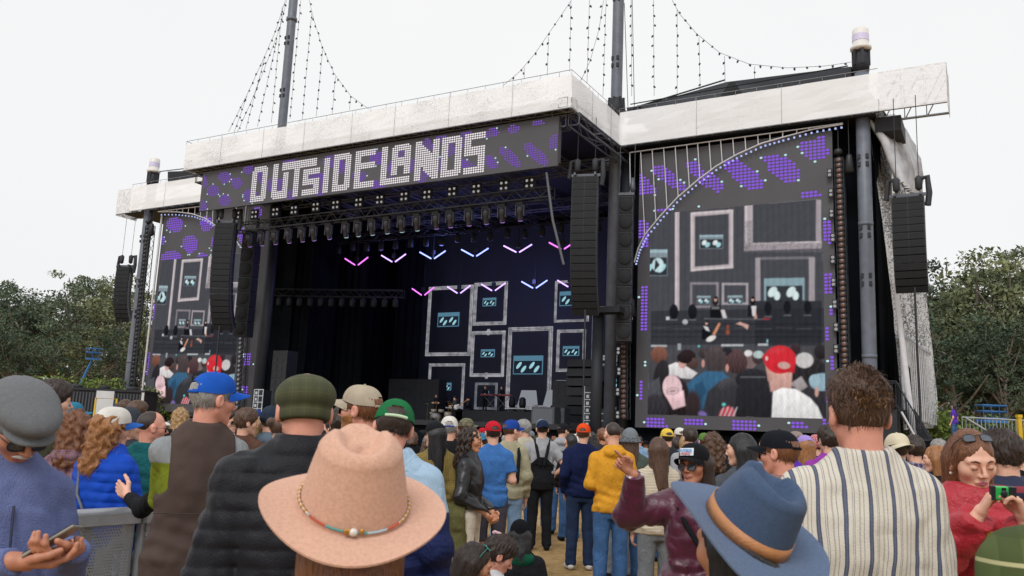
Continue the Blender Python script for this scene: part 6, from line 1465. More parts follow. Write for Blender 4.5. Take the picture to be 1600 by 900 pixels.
# ---- man with olive tweed cap and black quilted jacket, seen from behind
ps = Pose(head=(.03, -.12, .0), broad=1.08, belly=1., shrug=.015, elbow={-1: (-.24, -.02, 1.13), 1: (.24, -.02, 1.13)})
t = person('man seen from behind in olive tweed flat cap and black quilted jacket', 481, 583, 2.95, 6, ps, hat_h=.0)
dress(t, ps, SK['pink'], dict(t=.034, folds=.008, quilt='h', res=.0065, collar=(.105, .016), flare=.01, zb=.78), cloth('black_quilt', '202126', .42, .1, .25, 9, 200, .05), None, JND)
olink('hair', hair_mesh('buzz', .0055, 5, cut=(-.03, 0, 0)), HR['white'], t, ps); h_ = hat('flat', t, ps, plaid('olive_tweed', '44472f', '3c3f29', '50502f', 24, .35)); h_.scale = (.97, .98, 1.16); h_.location.z -= .03
# ---- man with beige cap and dark glasses, profile to the left
ps = Pose(head=(1.1, .05, 0))
t = person('bearded man in beige cap and black sunglasses, in profile facing left', 572, 599, 4.75, 2, ps, hat_h=.02)
dress(t, ps, SK['pink'], dict(t=.02, folds=.008), BLKC, None, JND)
hat('cap', t, ps, cloth('cap_beige', 'a99d8a')); olink('hair', hairs('short', .006, 3, capped=True), HR['auburn'], t, ps); glasses(t, ps); face(t, ps, HR['auburn'], LIP)
me = sdfmesh('beard', lambda P: smax(smax(head_sdf(P, 0, False)-.004+.0015*wob(P, 220, 3), P[:, 2]+.028+.35*(P[:, 1]-.05), .006), .0-P[:, 1], .01), (-.09, -.02, -.14), (.09, .14, -.0), .0045); olink('beard', me, HR['ginger'], t, ps)
# ---- man with green cap worn backwards
ps = Pose(head=(.25, -.25, .12), broad=1.05)
t = person('man in green cap with open back strap, light blue and navy jacket, from behind', 617, 619, 3.95, -10, ps, hat_h=.01)
dress(t, ps, SK['pink'], dict(t=.028, folds=.008, res=.008, collar=(.02, .008), sleeve=1.), two_tone('blue_navy_shell', '9fb9cf', '1c2650', 1.27, .55), None, JND)
hat('cap', t, ps, cloth('cap_green', '1d6b3f', .8, .1, .4), back=False, strap=mat('strap_pale', 'b9cfae', .6)); olink('hair', hairs('short', .0055, 9, capped=True), HR['dark'], t, ps)
# ---- woman with the wide pink felt hat, nearest of all
ps = Pose(fem=1, head=(.08, .0, -.02))
t = person('long-haired woman in wide pale pink felt fedora with a bead string, nearest the camera', 562, 688, 1.62, 2, ps, hat_h=.045)
dress(t, ps, SK['fair'], dict(t=.02, folds=.006), cloth('blush_knit', '6b5148'), None, JN)
cm, bm2, ring = fedora(0, 0, .186, .186, .150, .108, .120, .7, .012, .012, taper=.22, dent=.03)
PINK = felt('pink_felt', 'cfa48e'); bd = MB(); cols = []
n = 150; bead = [MB() for _ in range(5)]; BM = [mat('bead_turquoise', '4fa3a4', .3, .1), mat('bead_white', 'd9d5cd', .3, .05), mat('bead_coral', 'c2563c', .3, .1), mat('bead_gold', 'b98a3e', .3, .1, metal=.6), mat('bead_pale_blue', 'a9c4d0', .3)]
for i in range(n):
    a = 2*PI*i/n; r = .0032; dz = .006*math.sin(a*1.3+1)+.004; back = math.cos(a) < 0
    side = math.sin(a)
    if side > .72 or side < -.86: k = 1 if i % 3 else 3; r = .0044 if i % 3 == 0 else .0024
    else: k = 0 if (i//9) % 4 in (0, 1) else (2 if (i//9) % 4 == 2 else 4); r = .0027
    c = ((.106+.003)*math.sin(a), (.118+.003)*math.cos(a), .012+dz)
    s_ = sphere_mb(c, (r, r, r), 4, 6); bead[k].add(s_.v, s_.f, True)
s_ = sphere_mb((-.012, -.124, .014), (.009, .007, .008), 6, 8); bead[1].add(s_.v, s_.f, True)
for x in (-.026, .004, -.02): s_ = sphere_mb((x, -.123, .015), (.005, .004, .006), 5, 7); bead[3].add(s_.v, s_.f, True)
hp = put_hat(t, ps, 'fedora', [('fedora', cm, PINK), ('brim', bm2, PINK)], Matrix.Rotation(D(24), 3, 'X')@Matrix.Rotation(D(1), 3, 'Y'), (0, -.02, .045))
for k in range(5):
    q = olink('bead_string', bead[k].mesh('bead_string'), BM[k], hp); q['kind'] = 'stuff'
olink('hair', hairs('long_wavy', .006, 4, cut=(.01, .45, 0)), HR['auburn'], t, ps)
rs = np.random.RandomState(5); az = rs.uniform(-1.9, 1.9, 2200)+PI; rr = rs.uniform(.9, 1.08, 2200)
roots = np.stack([.095*rr*np.sin(az), -.02+.11*rr*np.cos(az), rs.uniform(-.16, -.08, 2200)], 1); dirs = np.stack([.35*np.sin(az), .3*np.cos(az), -np.ones(2200)], 1)
q = strands('hair_strands', roots, dirs, .26, HR['sandy'], t, curl=.16, freq=7, wid=.0011, ps=ps, segs=8); q['kind'] = 'stuff'
# ---- woman with the blue felt hat
ps = Pose(fem=1, head=(.55, .0, .0))
t = person('dark-haired woman in slate blue felt fedora with a tan leather band', 1163, 728, 1.75, 12, ps, hat_h=.05)
dress(t, ps, SK['tan'], dict(t=.02, folds=.006), BLKC, None, BLKC)
cm, bm2, ring = fedora(0, 0, .192, .186, .136, .094, .108, 1.1, .028, .018, taper=.15, dent=.045)
BLUE = felt('slate_blue_felt', '42536e'); BLUEB = felt('slate_blue_brim', '5b6c87')
put_hat(t, ps, 'fedora', [('fedora', cm, BLUE), ('brim', bm2, BLUEB), ('leather_band', ring(.003, .034, .0022, 'leather_band'), mat('tan_leather', 'b27a4e', .5, .12, 25, .2, 200))], Matrix(ps.hr.tolist()).transposed()@Matrix.Rotation(D(25), 3, 'Y')@Matrix.Rotation(D(24), 3, 'X')@Matrix.Rotation(.5, 3, 'Z'), (.0, -.025, .045))
olink('hair', hairs('long', .006, 8, cut=(.035, .42, -.4)), HR['black'], t, ps)
roots = np.stack([.085*rr*np.sin(az), -.02+.105*rr*np.cos(az), rs.uniform(-.2, -.11, 2200)], 1); q = strands('hair_strands', roots, dirs, .3, HR['dark'], t, curl=.1, freq=6, wid=.001, ps=ps, segs=8); q['kind'] = 'stuff'
# ---- curly man in the striped shirt
ps = Pose(head=(.1, -.05, .0), broad=.98, shrug=.01, elbow={1: (.195, -.02, 1.12), -1: (-.195, -.02, 1.12)}, wrist={1: (.18, .1, .9), -1: (-.18, .1, .9)})
t = person('tall man with wavy brown hair in cream shirt with navy stripes, seen from behind', 1341, 584, 2.78, 16, ps)
STR = striped('cream_navy_stripe', 'cfc8ba', [(.06, .12, '4a4f63'), (.12, .20, '5c6276'), (.20, .24, '3e4459'), (.40, .43, '9a9690'), (.47, .50, '7c7d84'), (.66, .72, 'a9a49a'), (.84, .87, '7c7d84')], 0, 15.5)
dress(t, ps, SK['pink'], dict(t=.024, folds=.009, res=.007, collar=(.075, .008), name='shirt'), STR, None, BLKC)
olink('hair', hairs('short', .0045, 3), HR['brown'], t, ps)
rs = np.random.RandomState(8); N_ = 3600; u_ = rs.randn(N_, 3); u_ /= np.linalg.norm(u_, axis=1)[:, None]; keep = (u_[:, 2] > -.25+.9*np.maximum(0, u_[:, 1])) & ~((u_[:, 1] > .5) & (u_[:, 2] < .5)); u_ = u_[keep]
roots = u_*np.array([.077, .099, .100])+np.array([0, -.018, .040]); sw_ = np.cross(u_, np.array([0, 0, 1.])); dirs = u_*.35+sw_*np.sin(roots[:, :1]*60+roots[:, 2:]*50)+np.array([0, 0, .2])
q = strands('hair_strands', roots, dirs, .032, HR['brown'], t, curl=.9, freq=5, wid=.0016, drop=.5, ps=ps, segs=5); q['kind'] = 'stuff'
q = strands('hair_highlight', roots[(roots[:, 1] < -.06) & (np.abs(roots[:, 0]-.0) < .045) & (np.abs(roots[:, 2]-.035) < .028)]*1.03, dirs[(roots[:, 1] < -.06) & (np.abs(roots[:, 0]-.0) < .045) & (np.abs(roots[:, 2]-.035) < .028)], .035, HR['sandy'], t, curl=.9, freq=5, wid=.0016, drop=.8, ps=ps, segs=5); q['kind'] = 'stuff'
# ---- woman in the maroon satin jacket, pointing
ps = Pose(fem=1, head=(-.35, -.02, .05), elbow={1: (.36, .10, 1.34), -1: (-.22, 0, 1.1)}, wrist={1: (.325, .22, 1.56), -1: (-.14, .22, 1.02)}, lean=.03,
          hands={1: dict(curl=(.12, .95, 1.0, 1.0), thumb=.8), -1: dict(curl=(.7, .7, .7, .7))}, handdir={1: (.62, .3, .6)}, palm={1: (-.3, .8, -.3)})
t = person('woman in maroon satin jacket, aviator glasses and printed black cap, pointing to the left', 1090, 688, 4.8, 172, ps, hat_h=.02)
MAR = mat('maroon_satin', '4a0f2c', .38, .12, 10, .15, 60, sheen=.2)
o = dress(t, ps, SK['weathered'], dict(t=.036, folds=.013, res=.007, bulk=1.1, flare=.02), MAR, None, GRYC)
W_ = ps.wr[1]; E_ = ps.el[1]; ax_ = (W_-E_)/np.linalg.norm(W_-E_)
for j in range(4):
    mb = MB(); mb.tube([W_-ax_*(.048-.013*j), W_-ax_*(.038-.013*j)], .047, 14); olink('cuff_stripe', mb.mesh('cuff_stripe'), mat('cuff_white', 'cfc6cc', .7) if j % 2 else MAR, o)
mb = MB(); mb.tube([V3(.13, .06, 1.46), V3(.04, .165, 1.3), V3(-.1, .17, 1.1), V3(-.19, .09, .95)], .016, 6); q = olink('bag_strap', mb.mesh('bag_strap'), BLKC, t)
cp = hat('cap_solid', t, ps, cloth('cap_black', '16171b')); olink('hair', hairs('long', .006, 3, capped=True), HR['dark'], t, ps); face(t, ps, HR['dark'], LIP); glasses(t, ps, FRAME_B, LENS_S, kind=1)
# printed patch on the cap front
mb = MB(); pts = []
for i in range(2):
    for j in range(9): a = (j/8-.5)*1.0; pts.append((.0925*math.sin(a), -.012+.108*math.cos(a)*(1-.10*i)+.004, .060+.042*i))
grid_mesh(mb, pts, 2, 9, flip=True); q = olink('cap_patch', mb.mesh('cap_patch'), mat('patch_white', 'd5dfe6', .7), cp)
def text_mesh(body, size, ext=.0006, bold=.0):
    c = bpy.data.curves.new('txt', 'FONT'); c.body = body; c.size = size; c.extrude = ext; c.offset = bold; c.align_x = 'CENTER'; c.resolution_u = 3
    o = bpy.data.objects.new('txt', c); COL.objects.link(o); dg = bpy.context.evaluated_depsgraph_get(); me = bpy.data.meshes.new_from_object(o.evaluated_get(dg)); bpy.data.objects.remove(o); me.materials.clear(); return me
for txt, z, col in (('OUTSIDE', .082, 'print_blue'), ('LANDS', .064, 'print_red')):
    o2 = olink('cap_lettering', text_mesh(txt, .021, .0005, .0006), mat(col, {'print_blue': '2f7fc4', 'print_red': 'b8433f'}[col], .6, 0), cp); o2.rotation_euler = (D(78), 0, PI); o2.location = (0, .108 if z < .07 else .103, z)
# ---- man with black cap, profile left, behind the blue hat
ps = Pose(head=(.95, -.05, .05))
t = person('man in black cap and round sunglasses in profile, behind the slate blue hat', 1222, 668, 4.7, 14, ps, hat_h=.02)
dress(t, ps, SK['pink'], dict(t=.02, folds=.008), cloth('dusty_rose', '8f6f6a'), None, JND)
cp = hat('cap_solid', t, ps, cloth('cap_navy_black', '15181f')); olink('hair', hairs('short', .006, 3, capped=True), HR['auburn'], t, ps); glasses(t, ps, FRAME_T, LENS_D, kind=1); face(t, ps, HR['auburn'], LIP)
olink('cap_badge', sphere_mb((.0, .093, .07), (.012, .006, .010), 6, 8).mesh('cap_badge'), mat('badge_orange', 'c98a3a', .6), cp)
# ---- woman in the red puffer jacket taking a photograph
ps = Pose(fem=1, head=(.22, -.22, .06), elbow={1: (.22, .13, 1.17), -1: (-.23, .13, 1.16)}, wrist={1: (.065, .30, 1.415), -1: (-.105, .30, 1.405)}, shrug=-.005,
          hands={1: dict(curl=(.55, .75, .8, .85), thumb=.8), -1: dict(curl=(.5, .7, .8, .8), thumb=.8)}, handdir={1: (-.45, .15, .75), -1: (.35, .2, .8)}, palm={1: (-.85, .1, -.3), -1: (.85, .1, -.3)})
t = person('brown-haired woman in red puffer jacket holding a small green camera up', 1512, 667, 3.5, 194, ps, hat_h=.01)
o = dress(t, ps, SK['fair'], dict(t=.040, folds=.007, res=.0065, quilt='puff', collar=(.085, .022)), mat('red_puffer', 'a81a2c', .5, .08, 12, .3, 90, sheen=.1), None, BLKC)
olink('hair', hairs('long', .0055, 6), HR['auburn'], t, ps); face(t, ps, HR['brown'], skin('lip_pink', 'b0606a'), closed=True)
g = glasses(t, ps, FRAME_B, mat('lens_grey_silver', '50565f', .12, 0), up=.95)
for s in (-1, 1): q = olink('pearl_earring', sphere_mb((s*.083, .0, -.038), (.007,)*3, 6, 8).mesh('pearl_earring'), mat('pearl', 'd9d5cc', .2, 0), t, ps)
q = olink('shoulder_strap', (lambda m_: (m_.tube([V3(.1, -.12, 1.42), V3(.135, .0, 1.475), V3(.14, .12, 1.36), V3(.15, .16, 1.15), V3(.19, .10, .95)], .012, 6), m_.mesh('shoulder_strap'))[1])(MB()), BLKC, t)
q = olink('wristband', (lambda m_: (m_.tube([ps.wr[1]+V3(.012, -.02, -.03), ps.wr[1]+V3(.006, -.01, -.012)], .033, 12), m_.mesh('wristband'))[1])(MB()), mat('wristband_pink', 'c23a6a', .5, 0), t)
mb = MB(); mb.poly([V3(-.05, .185, 1.36), V3(.03, .19, 1.38), V3(.035, .2, 1.25), V3(.01, .2, 1.2), V3(-.03, .2, 1.24)]); mb.poly([V3(-.05, .19, 1.36), V3(.03, .195, 1.38), V3(.035, .205, 1.25), V3(.01, .205, 1.2), V3(-.03, .205, 1.24)][::-1]); olink('scarf', mb.mesh('scarf'), mat('scarf_yellow', 'c9b82a', .7, .2, 30), t)
cmr = thing('camera', 'small green and black disposable camera held up by the woman in red', 'camera'); mb = MB(); mb.box((0, 0, 0), (.115, .03, .058)); q = mb.build('camera_body', mat('camera_green', '2fae52', .4, .05), cmr); md = q.modifiers.new('b', 'BEVEL'); md.width = .006; md.segments = 3
mb = MB(); mb.box((-.04, .0, .0), (.036, .034, .06)); mb.box((.048, 0, .0), (.02, .034, .06)); mb.build('camera_grip', PLASTIC, cmr); mb = MB(); mb.lathe([(.014, 0), (.016, .012), (.010, .014)], 16, (0, .014, 0), [[1, 0, 0], [0, 0, 1], [0, -1, 0]]); mb.build('camera_lens', PLASTIC, cmr); mb = MB(); mb.box((0, .014, .02), (.02, .006, .012)); mb.build('viewfinder', mat('camera_glass', '20252b', .1, 0), cmr)
_s = t.scale[0]; _w = Matrix.Translation(t.location)@Matrix.Rotation(t.rotation_euler.z, 4, 'Z')@Matrix.Scale(_s, 4); cmr.scale = (.7, .8, .8); cmr.location = _w@Vector((-.020, .345, 1.517)); cmr.rotation_euler = (D(-8), 0, t.rotation_euler.z); 
# ---- plaid shoulder bottom right, and the fur hood
ps = Pose(head=(.3, 0, 0), broad=1.05)
t = person('person in green and cream plaid flannel, only a shoulder in view at the bottom right', 1772, 560, 1.5, 12, ps)
dress(t, ps, SK['pink'], dict(t=.026, folds=.008, res=.009), plaid('green_plaid', '4d5a2e', '38431f', 'c2bd8f', 9, .3), None, JN, body=dict(hres=.008)); olink('hair', hairs('short', .008, 7), HR['brown'], t, ps)
ps = Pose(fem=1, head=(.9, -.1, 0))
t = person('person in navy parka with a fur-trimmed collar at the right edge', 1700, 690, 2.6, 30, ps)
dress(t, ps, SK['pink'], dict(t=.034, folds=.008, collar=(.03, .02)), cloth('navy_parka', '181d33'), None, JN, body=dict(hres=.008)); olink('hair', hairs('bun', .008, 7), HR['brown'], t, ps)
rs = np.random.RandomState(4); a_ = rs.uniform(0, 6.28, 1500); roots = np.stack([.135*np.sin(a_), -.02+.12*np.cos(a_), -.13+.025*rs.randn(1500)], 1); dirs = np.stack([np.sin(a_), np.cos(a_), .6*rs.randn(1500)], 1); q = strands('fur_trim', roots, dirs, .05, HR['ginger'], t, curl=.5, wid=.0018, segs=3, ps=ps); q['kind'] = 'stuff'
# ---- man with dark hair, navy and red striped top
ps = Pose(head=(.5, -.1, 0))
t = person('dark-haired man in navy and red striped hooded top behind the woman in red', 1568, 677, 4.7, 26, ps)
dress(t, ps, SK['fair'], dict(t=.026, folds=.007, hood=True), striped('navy_red_stripe', '222842', [(.3, .55, '8a2f3e')], 2, 7), None, JND); olink('hair', hairs('wavy', .0055, 7), HR['dark'], t, ps)
# ---- blonde woman in bright blue quilted jacket
ps = Pose(fem=1, head=(-.25, -.05, 0), elbow={1: (.20, .04, 1.12), -1: (-.2, .04, 1.12)}, wrist={1: (.05, .25, 1.12), -1: (-.1, .25, 1.1)})
t = person('long-haired blonde woman in bright blue quilted jacket and white cap with blue brim', 180, 633, 5.1, -52, ps, hat_h=.015)
dress(t, ps, SK['fair'], dict(t=.03, folds=.008, quilt='h', res=.008, flare=.01), cloth('bright_blue_quilt', '1446b0', .6, .1, .3, 9, 150), None, BLKC)
hat('cap', t, ps, cloth('cap_white', 'cfcbc4'), brim=cloth('brim_blue', '2a5fae')); olink('hair', hairs('curly_long', .0055, 6, capped=True), HR['ginger'], t, ps); face(t, ps, HR['blond'], LIP)
mb = MB(); mb.tube([V3(-.12, -.1, 1.44), V3(-.02, -.17, 1.25), V3(.15, -.16, 1.02), V3(.2, -.08, .95)], .008, 5); olink('bag_strap', mb.mesh('bag_strap'), GRYC, t); mb = MB(); mb.box((.24, -.1, .86), (.16, .08, .2)); q = olink('handbag', mb.mesh('handbag'), cloth('bag_grey', '8b8f96'), t)
# ---- curly-haired woman in black leather jacket
ps = Pose(fem=1, head=(.1, -.05, 0), elbow={1: (.22, -.02, 1.1)}, wrist={1: (.05, .20, .93), -1: (-.06, .22, .96)}, handdir={1: (-.7, .4, -.5), -1: (.6, .5, -.5)})
t = person('curly-haired woman in black leather jacket with an olive jacket tied at the waist', 738, 668, 8.3, -106, ps)
o = dress(t, ps, SK['tan'], dict(t=.024, folds=.007, res=.009, zb=.98, collar=(.03, .012)), mat('black_leather', '17181c', .32, .15, 12, .2, 60), None, cloth('cream_trousers', 'cdc2b2'))
olink('hair', hairs('curly_long', .0055, 6), HR['dark'], t, ps); face(t, ps, HR['dark'], LIP)
me = sdfmesh('tied_jacket', lambda P: smax(smax(smin(ps.torso(P, .05, hemflare=.03), seg(P, (.0, -.02, 1.0), (.05, -.03, .5), .2, .2), .05), -(ps.torso(P, .02)), .01), np.maximum(P[:, 2]-1.03, .45-P[:, 2]+.12*wob(P, 12, 2)), .01)+.012*np.abs(wob(P, 18, 2))+np.maximum(0, P[:, 1]-.03)*2, (-.3, -.3, .3), (.3, .3, 1.1), .012); olink('tied_jacket', me, OLV, t)
# ---- seated group in front
ps = Pose(sit=1, head=(-.1, -.05, 0), lean=.04)
t = person('person seated on the grass in black beanie and black jacket with a green hood', 813, 817, 7.0, 6, ps, seat=True)
dress(t, ps, SK['fair'], dict(t=.034, folds=.009), BLKC, None, BLKC, body=dict(hres=.008)); hat('beanie', t, ps, cloth('beanie_black', '15161a', .95, .2, .8, 40, 120)); olink('hair', hairs('bob', .007, 4, capped=True), HR['black'], t, ps)
me = sdfmesh('hood', lambda P: smax(smin(ell(P, (0, -.085+ps.lean, .79), (.13, .075, .075)), ell(P, (0, -.03+ps.lean, .80), (.12, .11, .045)), .03)+.006*wob(P, 25, 2), -ell(P, (0, -.0+ps.lean, .9), (.07, .07, .12)), .01), (-.16, -.22, .66), (.16, .16, .9), .008); olink('hood', me, cloth('hood_green', '0e4f3b'), t)
ps = Pose(sit=1, head=(-.6, -.45, -.1), lean=.05)
t = person('seated man with green sunglasses on his dark hair, looking down', 763, 835, 5.6, -45, ps, seat=True)
dress(t, ps, SK['pink'], dict(t=.02), cloth('tee_white', 'c9c9cc'), None, JN); olink('hair', hairs('wavy', .0055, 4), HR['dark'], t, ps); face(t, ps, HR['dark'], LIP); glasses(t, ps, mat('frame_neon_green', '35c23f', .4, 0), mat('lens_grey_silver', '50565f'), up=1.1)
q = olink('scrunchie', sdfmesh('scrunchie', lambda P: np.sqrt((np.sqrt((P[:, 0]+.02)**2+(P[:, 1]+.06)**2)-.03)**2+(P[:, 2]-.13)**2)-.016+.004*wob(P, 120, 1), (-.09, -.13, .09), (.06, .02, .17), .005), cloth('scrunchie_pink', 'cba7a9'), t, ps)
ps = Pose(sit=1, fem=1, head=(-.75, -.3, 0), lean=.04)
t = person('seated dark-haired woman with teal sunglasses on her head and a hair claw', 728, 846, 5.0, -35, ps, seat=True)
dress(t, ps, SK['tan'], dict(t=.02), BLKC, None, JN); olink('hair', hairs('long_wavy', .0055, 4), HR['dark'], t, ps); face(t, ps, HR['dark'], LIP); glasses(t, ps, mat('frame_teal', '2f9c8d', .4, 0), mat('lens_teal', '3c7d7a', .15, 0), up=1.1)
olink('hair_claw', sphere_mb((-.05, -.12, -.02), (.025, .02, .03), 6, 8).mesh('hair_claw'), mat('claw_white', 'c9c9c9', .3), t, ps)
# ================================================================ people in the middle distance: shared figures, own clothes
POSES = {
 'down': Pose(), 'fold': Pose(elbow={1: (.225, -.02, 1.14), -1: (-.225, -.02, 1.14)}, wrist={1: (-.02, .20, 1.16), -1: (.02, .22, 1.13)}, head=(.25, 0, 0)),
 'pocket': Pose(elbow={1: (.235, -.08, 1.13), -1: (-.235, -.08, 1.13)}, wrist={1: (.2, .06, .93), -1: (-.2, .06, .93)}, head=(-.3, .05, 0)),
 'phone': Pose(elbow={1: (.24, .16, 1.24), -1: (-.24, -.04, 1.12)}, wrist={1: (.10, .30, 1.50), -1: (-.2, .1, .92)}, handdir={1: (-.1, .1, 1)}, palm={1: (-.7, .5, 0)}, head=(.1, .05, 0)),
 'akimbo': Pose(elbow={1: (.33, -.06, 1.13), -1: (-.33, -.06, 1.13)}, wrist={1: (.19, .02, 1.02), -1: (-.19, .02, 1.02)}, head=(.05, 0, 0)),
 'left': Pose(head=(1.0, -.05, 0), step=.03), 'right': Pose(head=(-1.0, 0, 0), step=-.03),
 'fdown': Pose(fem=1, head=(.15, 0, 0)), 'ffold': Pose(fem=1, elbow={1: (.24, -.0, 1.12), -1: (-.24, 0, 1.12)}, wrist={1: (-.04, .20, 1.16), -1: (.04, .21, 1.12)}, head=(-.2, 0, 0)), 'fleft': Pose(fem=1, head=(.9, 0, 0)), 'fright': Pose(fem=1, head=(-.9, -.1, 0)),
}
TOPS = {'tee': dict(t=.016, sleeve=.34, folds=.007, name='tee_shirt'), 'jacket': dict(t=.020, folds=.009, collar=(.035, .01), name='jacket'), 'hoodie': dict(t=.020, folds=.008, hood=True, name='hoodie'), 'puffer': dict(t=.032, folds=.006, quilt='puff', name='puffer_jacket')}
HAIRS = {k: None for k in ('short', 'wavy', 'curly_short', 'long', 'long_wavy', 'curly_long', 'bob', 'bun', 'pony', 'buzz')}
def lib(label, px, ytop, d, pose, top, topm, hair=None, hairm='dark', hatk=None, hatm=None, brim=None, back=False, sk='fair', trm=JN, shorts=False, turn=None, group=None, gl=None, shoes=SHB, far=False, z=None):
    ps = POSES[pose]; (x, y), zz = place(px, ytop, d); t = thing('person', label, 'person', (x, y, z or 0), 0, group)
    s = (zz-(z or 0)-(.02 if hatk else 0))/1.75; LOG.append((label[:40], round(zz, 2))); t.scale = (s, s, s); t.rotation_euler.z = FACE(x, y) if turn is None else D(turn)
    q = '' if not far else 'F'; br = .024 if far else .018; hr = .014 if far else .008; bare = top == 'tee'
    olink('body', cached(('b', pose, bare, far, shorts), lambda: body_mesh(ps, hres=hr, bres=br, handres=.012 if far else .007, bare=bare, fine=not far)), SK[sk], t)
    kw = dict(TOPS[top]); kw['res'] = .022 if far else .013; nm = kw['name']
    if far: kw['folds'] *= .8
    olink(nm, cached(('t', pose, top, far), lambda: top_mesh(ps, **kw)), topm, t)
    fem = ps.fem; olink('shorts' if shorts else 'trousers', cached(('r', ps.fem, shorts, far, ps.an[1][1]), lambda: trouser_mesh(ps, short=.5 if shorts else None, res=.022 if far else .014)), trm, t)
    for k in (-1, 1):
        if not far: olink('shoe', cached(('s', k, ps.an[1][1]), lambda: shoe_mesh(ps, k, .014)), shoes, t)
    if hair: olink('hair', cached(('h', hair, bool(hatk), far), lambda: hair_mesh(hair, .014, 5, capped=bool(hatk)) if far else hairs(hair, .008, 5, capped=bool(hatk), k=.5)), HR[hairm], t, ps)
    if hatk: hat(hatk, t, ps, hatm, brim=brim, back=back)
    if gl: glasses(t, ps)
    return t
C_ = cloth
cB = C_('tee_blue', '3f6fae'); cKH = C_('khaki_shirt', 'a09a80'); cNV = C_('navy_jacket', '161f42'); cYE = C_('mustard_hoodie', 'd3962f'); cGR = C_('grey_marl', '9a9ba0'); cOR = C_('rust_jacket', '9a4a1f'); cTE = C_('teal_puffer', '1c5a5e'); cPU = C_('purple_tee', '5a34a8'); cWH = C_('white_tee', 'c6c6c8'); cOLJ = C_('olive_jacket', '3f4030'); cMA = C_('mauve_hoodie', '6b4a55'); cDG = C_('dark_grey', '2f3136'); cRD = C_('red_top', 'a3242c'); cBR = C_('brown_coat', '5b4136'); cSPOT = striped('cream_leopard', 'c8bda8', [(.3, .4, '6b5340'), (.7, .78, '6b5340')], 2, 40)
hRED = C_('cap_red', 'b81c2c'); hROY = C_('cap_royal', '20408f'); hORG = C_('cap_orange', 'd8481a'); hBLK = C_('cap_black2', '18191e'); hWHT = C_('cap_white', 'cfcbc4'); hYEL = C_('cap_yellow', 'd9b84a'); hGRY = C_('hat_grey', '6f757b'); hNAV = C_('cap_navy', '1e2a44'); hTEA = C_('cap_teal', '2f7290'); hCAM = plaid('cap_camouflage', '6d6a52', '4c4a38', '8a8468', 30, .4)
lib('man in bright blue t-shirt, red cap and dark shorts beside the curly-haired woman', 772, 656, 9.6, 'fold', 'tee', cB, 'short', 'dark', 'cap', hRED, trm=C_('shorts_plum_grey', '4b4750'), shorts=True, turn=0)
t = lib('man in khaki shirt and royal blue cap with a dark backpack and light jeans', 797, 654, 10.6, 'right', 'jacket', cKH, 'short', 'brown', 'cap', hROY, back=False, trm=JNL)
mb = MB()
for s in (-1, 1): mb.tube([V3(s*.1, -.13, 1.05), V3(s*.11, -.14, 1.36), V3(s*.1, -.02, 1.475)], .022, 5)
olink('backpack_strap', cached('bps', lambda: mb.mesh('backpack_strap')), BLKC, t)
def backpack(t, m=BLKC):
    ps = POSES['down']; me = cached('bpk', lambda: sdfmesh('backpack', lambda P: ell(P, (0, -.21, 1.2), (.15, .09, .22))+.006*wob(P, 20, 2), (-.2, -.34, .94), (.2, -.1, 1.46), .016)); olink('backpack', me, m, t)
# overalls
t = lib('man in black dungarees over a grey t-shirt with a dark beanie, arms out', 848, 655, 13.2, 'akimbo', 'tee', cGR, 'short', 'dark', 'cap', hNAV, back=True, trm=BLKC, turn=2)
ps = POSES['akimbo']; me = sdfmesh('dungaree_bib', lambda P: smax(smax(ps.torso(P, .03), -ps.torso(P, .010), .004), np.maximum(P[:, 2]-1.16-np.maximum(0, .09-np.abs(np.abs(P[:, 0])-.0))*0, .7-P[:, 2]), .006), (-.24, -.2, .68), (.24, .2, 1.2), .014); olink('dungaree_bib', me, BLKC, t)
mb = MB()
for s in (-1, 1): mb.tube([V3(s*.03, -.15, 1.14), V3(s*.07, -.145, 1.33), V3(s*.095, -.04, 1.475), V3(s*.1, .08, 1.42), V3(s*.09, .14, 1.2)], .024, 6)
mb.add([V3(-.16, -.139, 1.15), V3(.16, -.139, 1.15), V3(.05, -.152, 1.25), V3(-.05, -.152, 1.25)], [(0, 1, 2, 3)]); olink('dungaree_strap', mb.mesh('dungaree_strap'), BLKC, t)
lib('man in navy bomber jacket and orange cap with dark jeans', 911, 660, 11.4, 'pocket', 'jacket', cNV, 'short', 'brown', 'cap', hORG, back=False, trm=JND, shoes=SHW)
lib('man in mustard yellow hoodie and blue jeans with cropped dark hair', 958, 660, 9.2, 'fold', 'hoodie', cYE, 'buzz', 'dark', trm=JN, shoes=SHW)
lib('person in grey bucket hat behind the mustard hoodie', 984, 668, 10.0, 'down', 'jacket', C_('green_grey', '4b5750'), 'long', 'brown', 'bucket', hGRY)
lib('woman with long straight brown hair in cream spotted top', 1028, 684, 8.0, 'fdown', 'jacket', cSPOT, 'long', 'brown', trm=GRYC)
lib('man with dark hair in grey t-shirt left of the printed cap', 1078, 669, 11, 'down', 'tee', cGR, 'short', 'dark')
lib('woman with curly brown hair in black behind the printed cap', 1113, 676, 8.6, 'fdown', 'jacket', BLKC, 'curly_long', 'brown')
lib('woman with long black hair in grey jacket left of the black cap', 1160, 678, 6.4, 'fleft', 'jacket', C_('slate_jacket', '4b5056'), 'long', 'black')
lib('man in cream cap and denim vest over brown hood, right of the striped shirt', 1398, 674, 7.0, 'down', 'hoodie', C_('denim_vest', '3f5f86'), 'short', 'dark', 'cap', C_('cap_cream', 'cfc5ac'), back=True)
lib('man with dark curly hair in navy checked shirt', 1428, 684, 8.8, 'fold', 'jacket', plaid('navy_check', '23294a', '8a8aa0', '7a2f4a', 22, .3), 'wavy', 'dark', turn=-10)
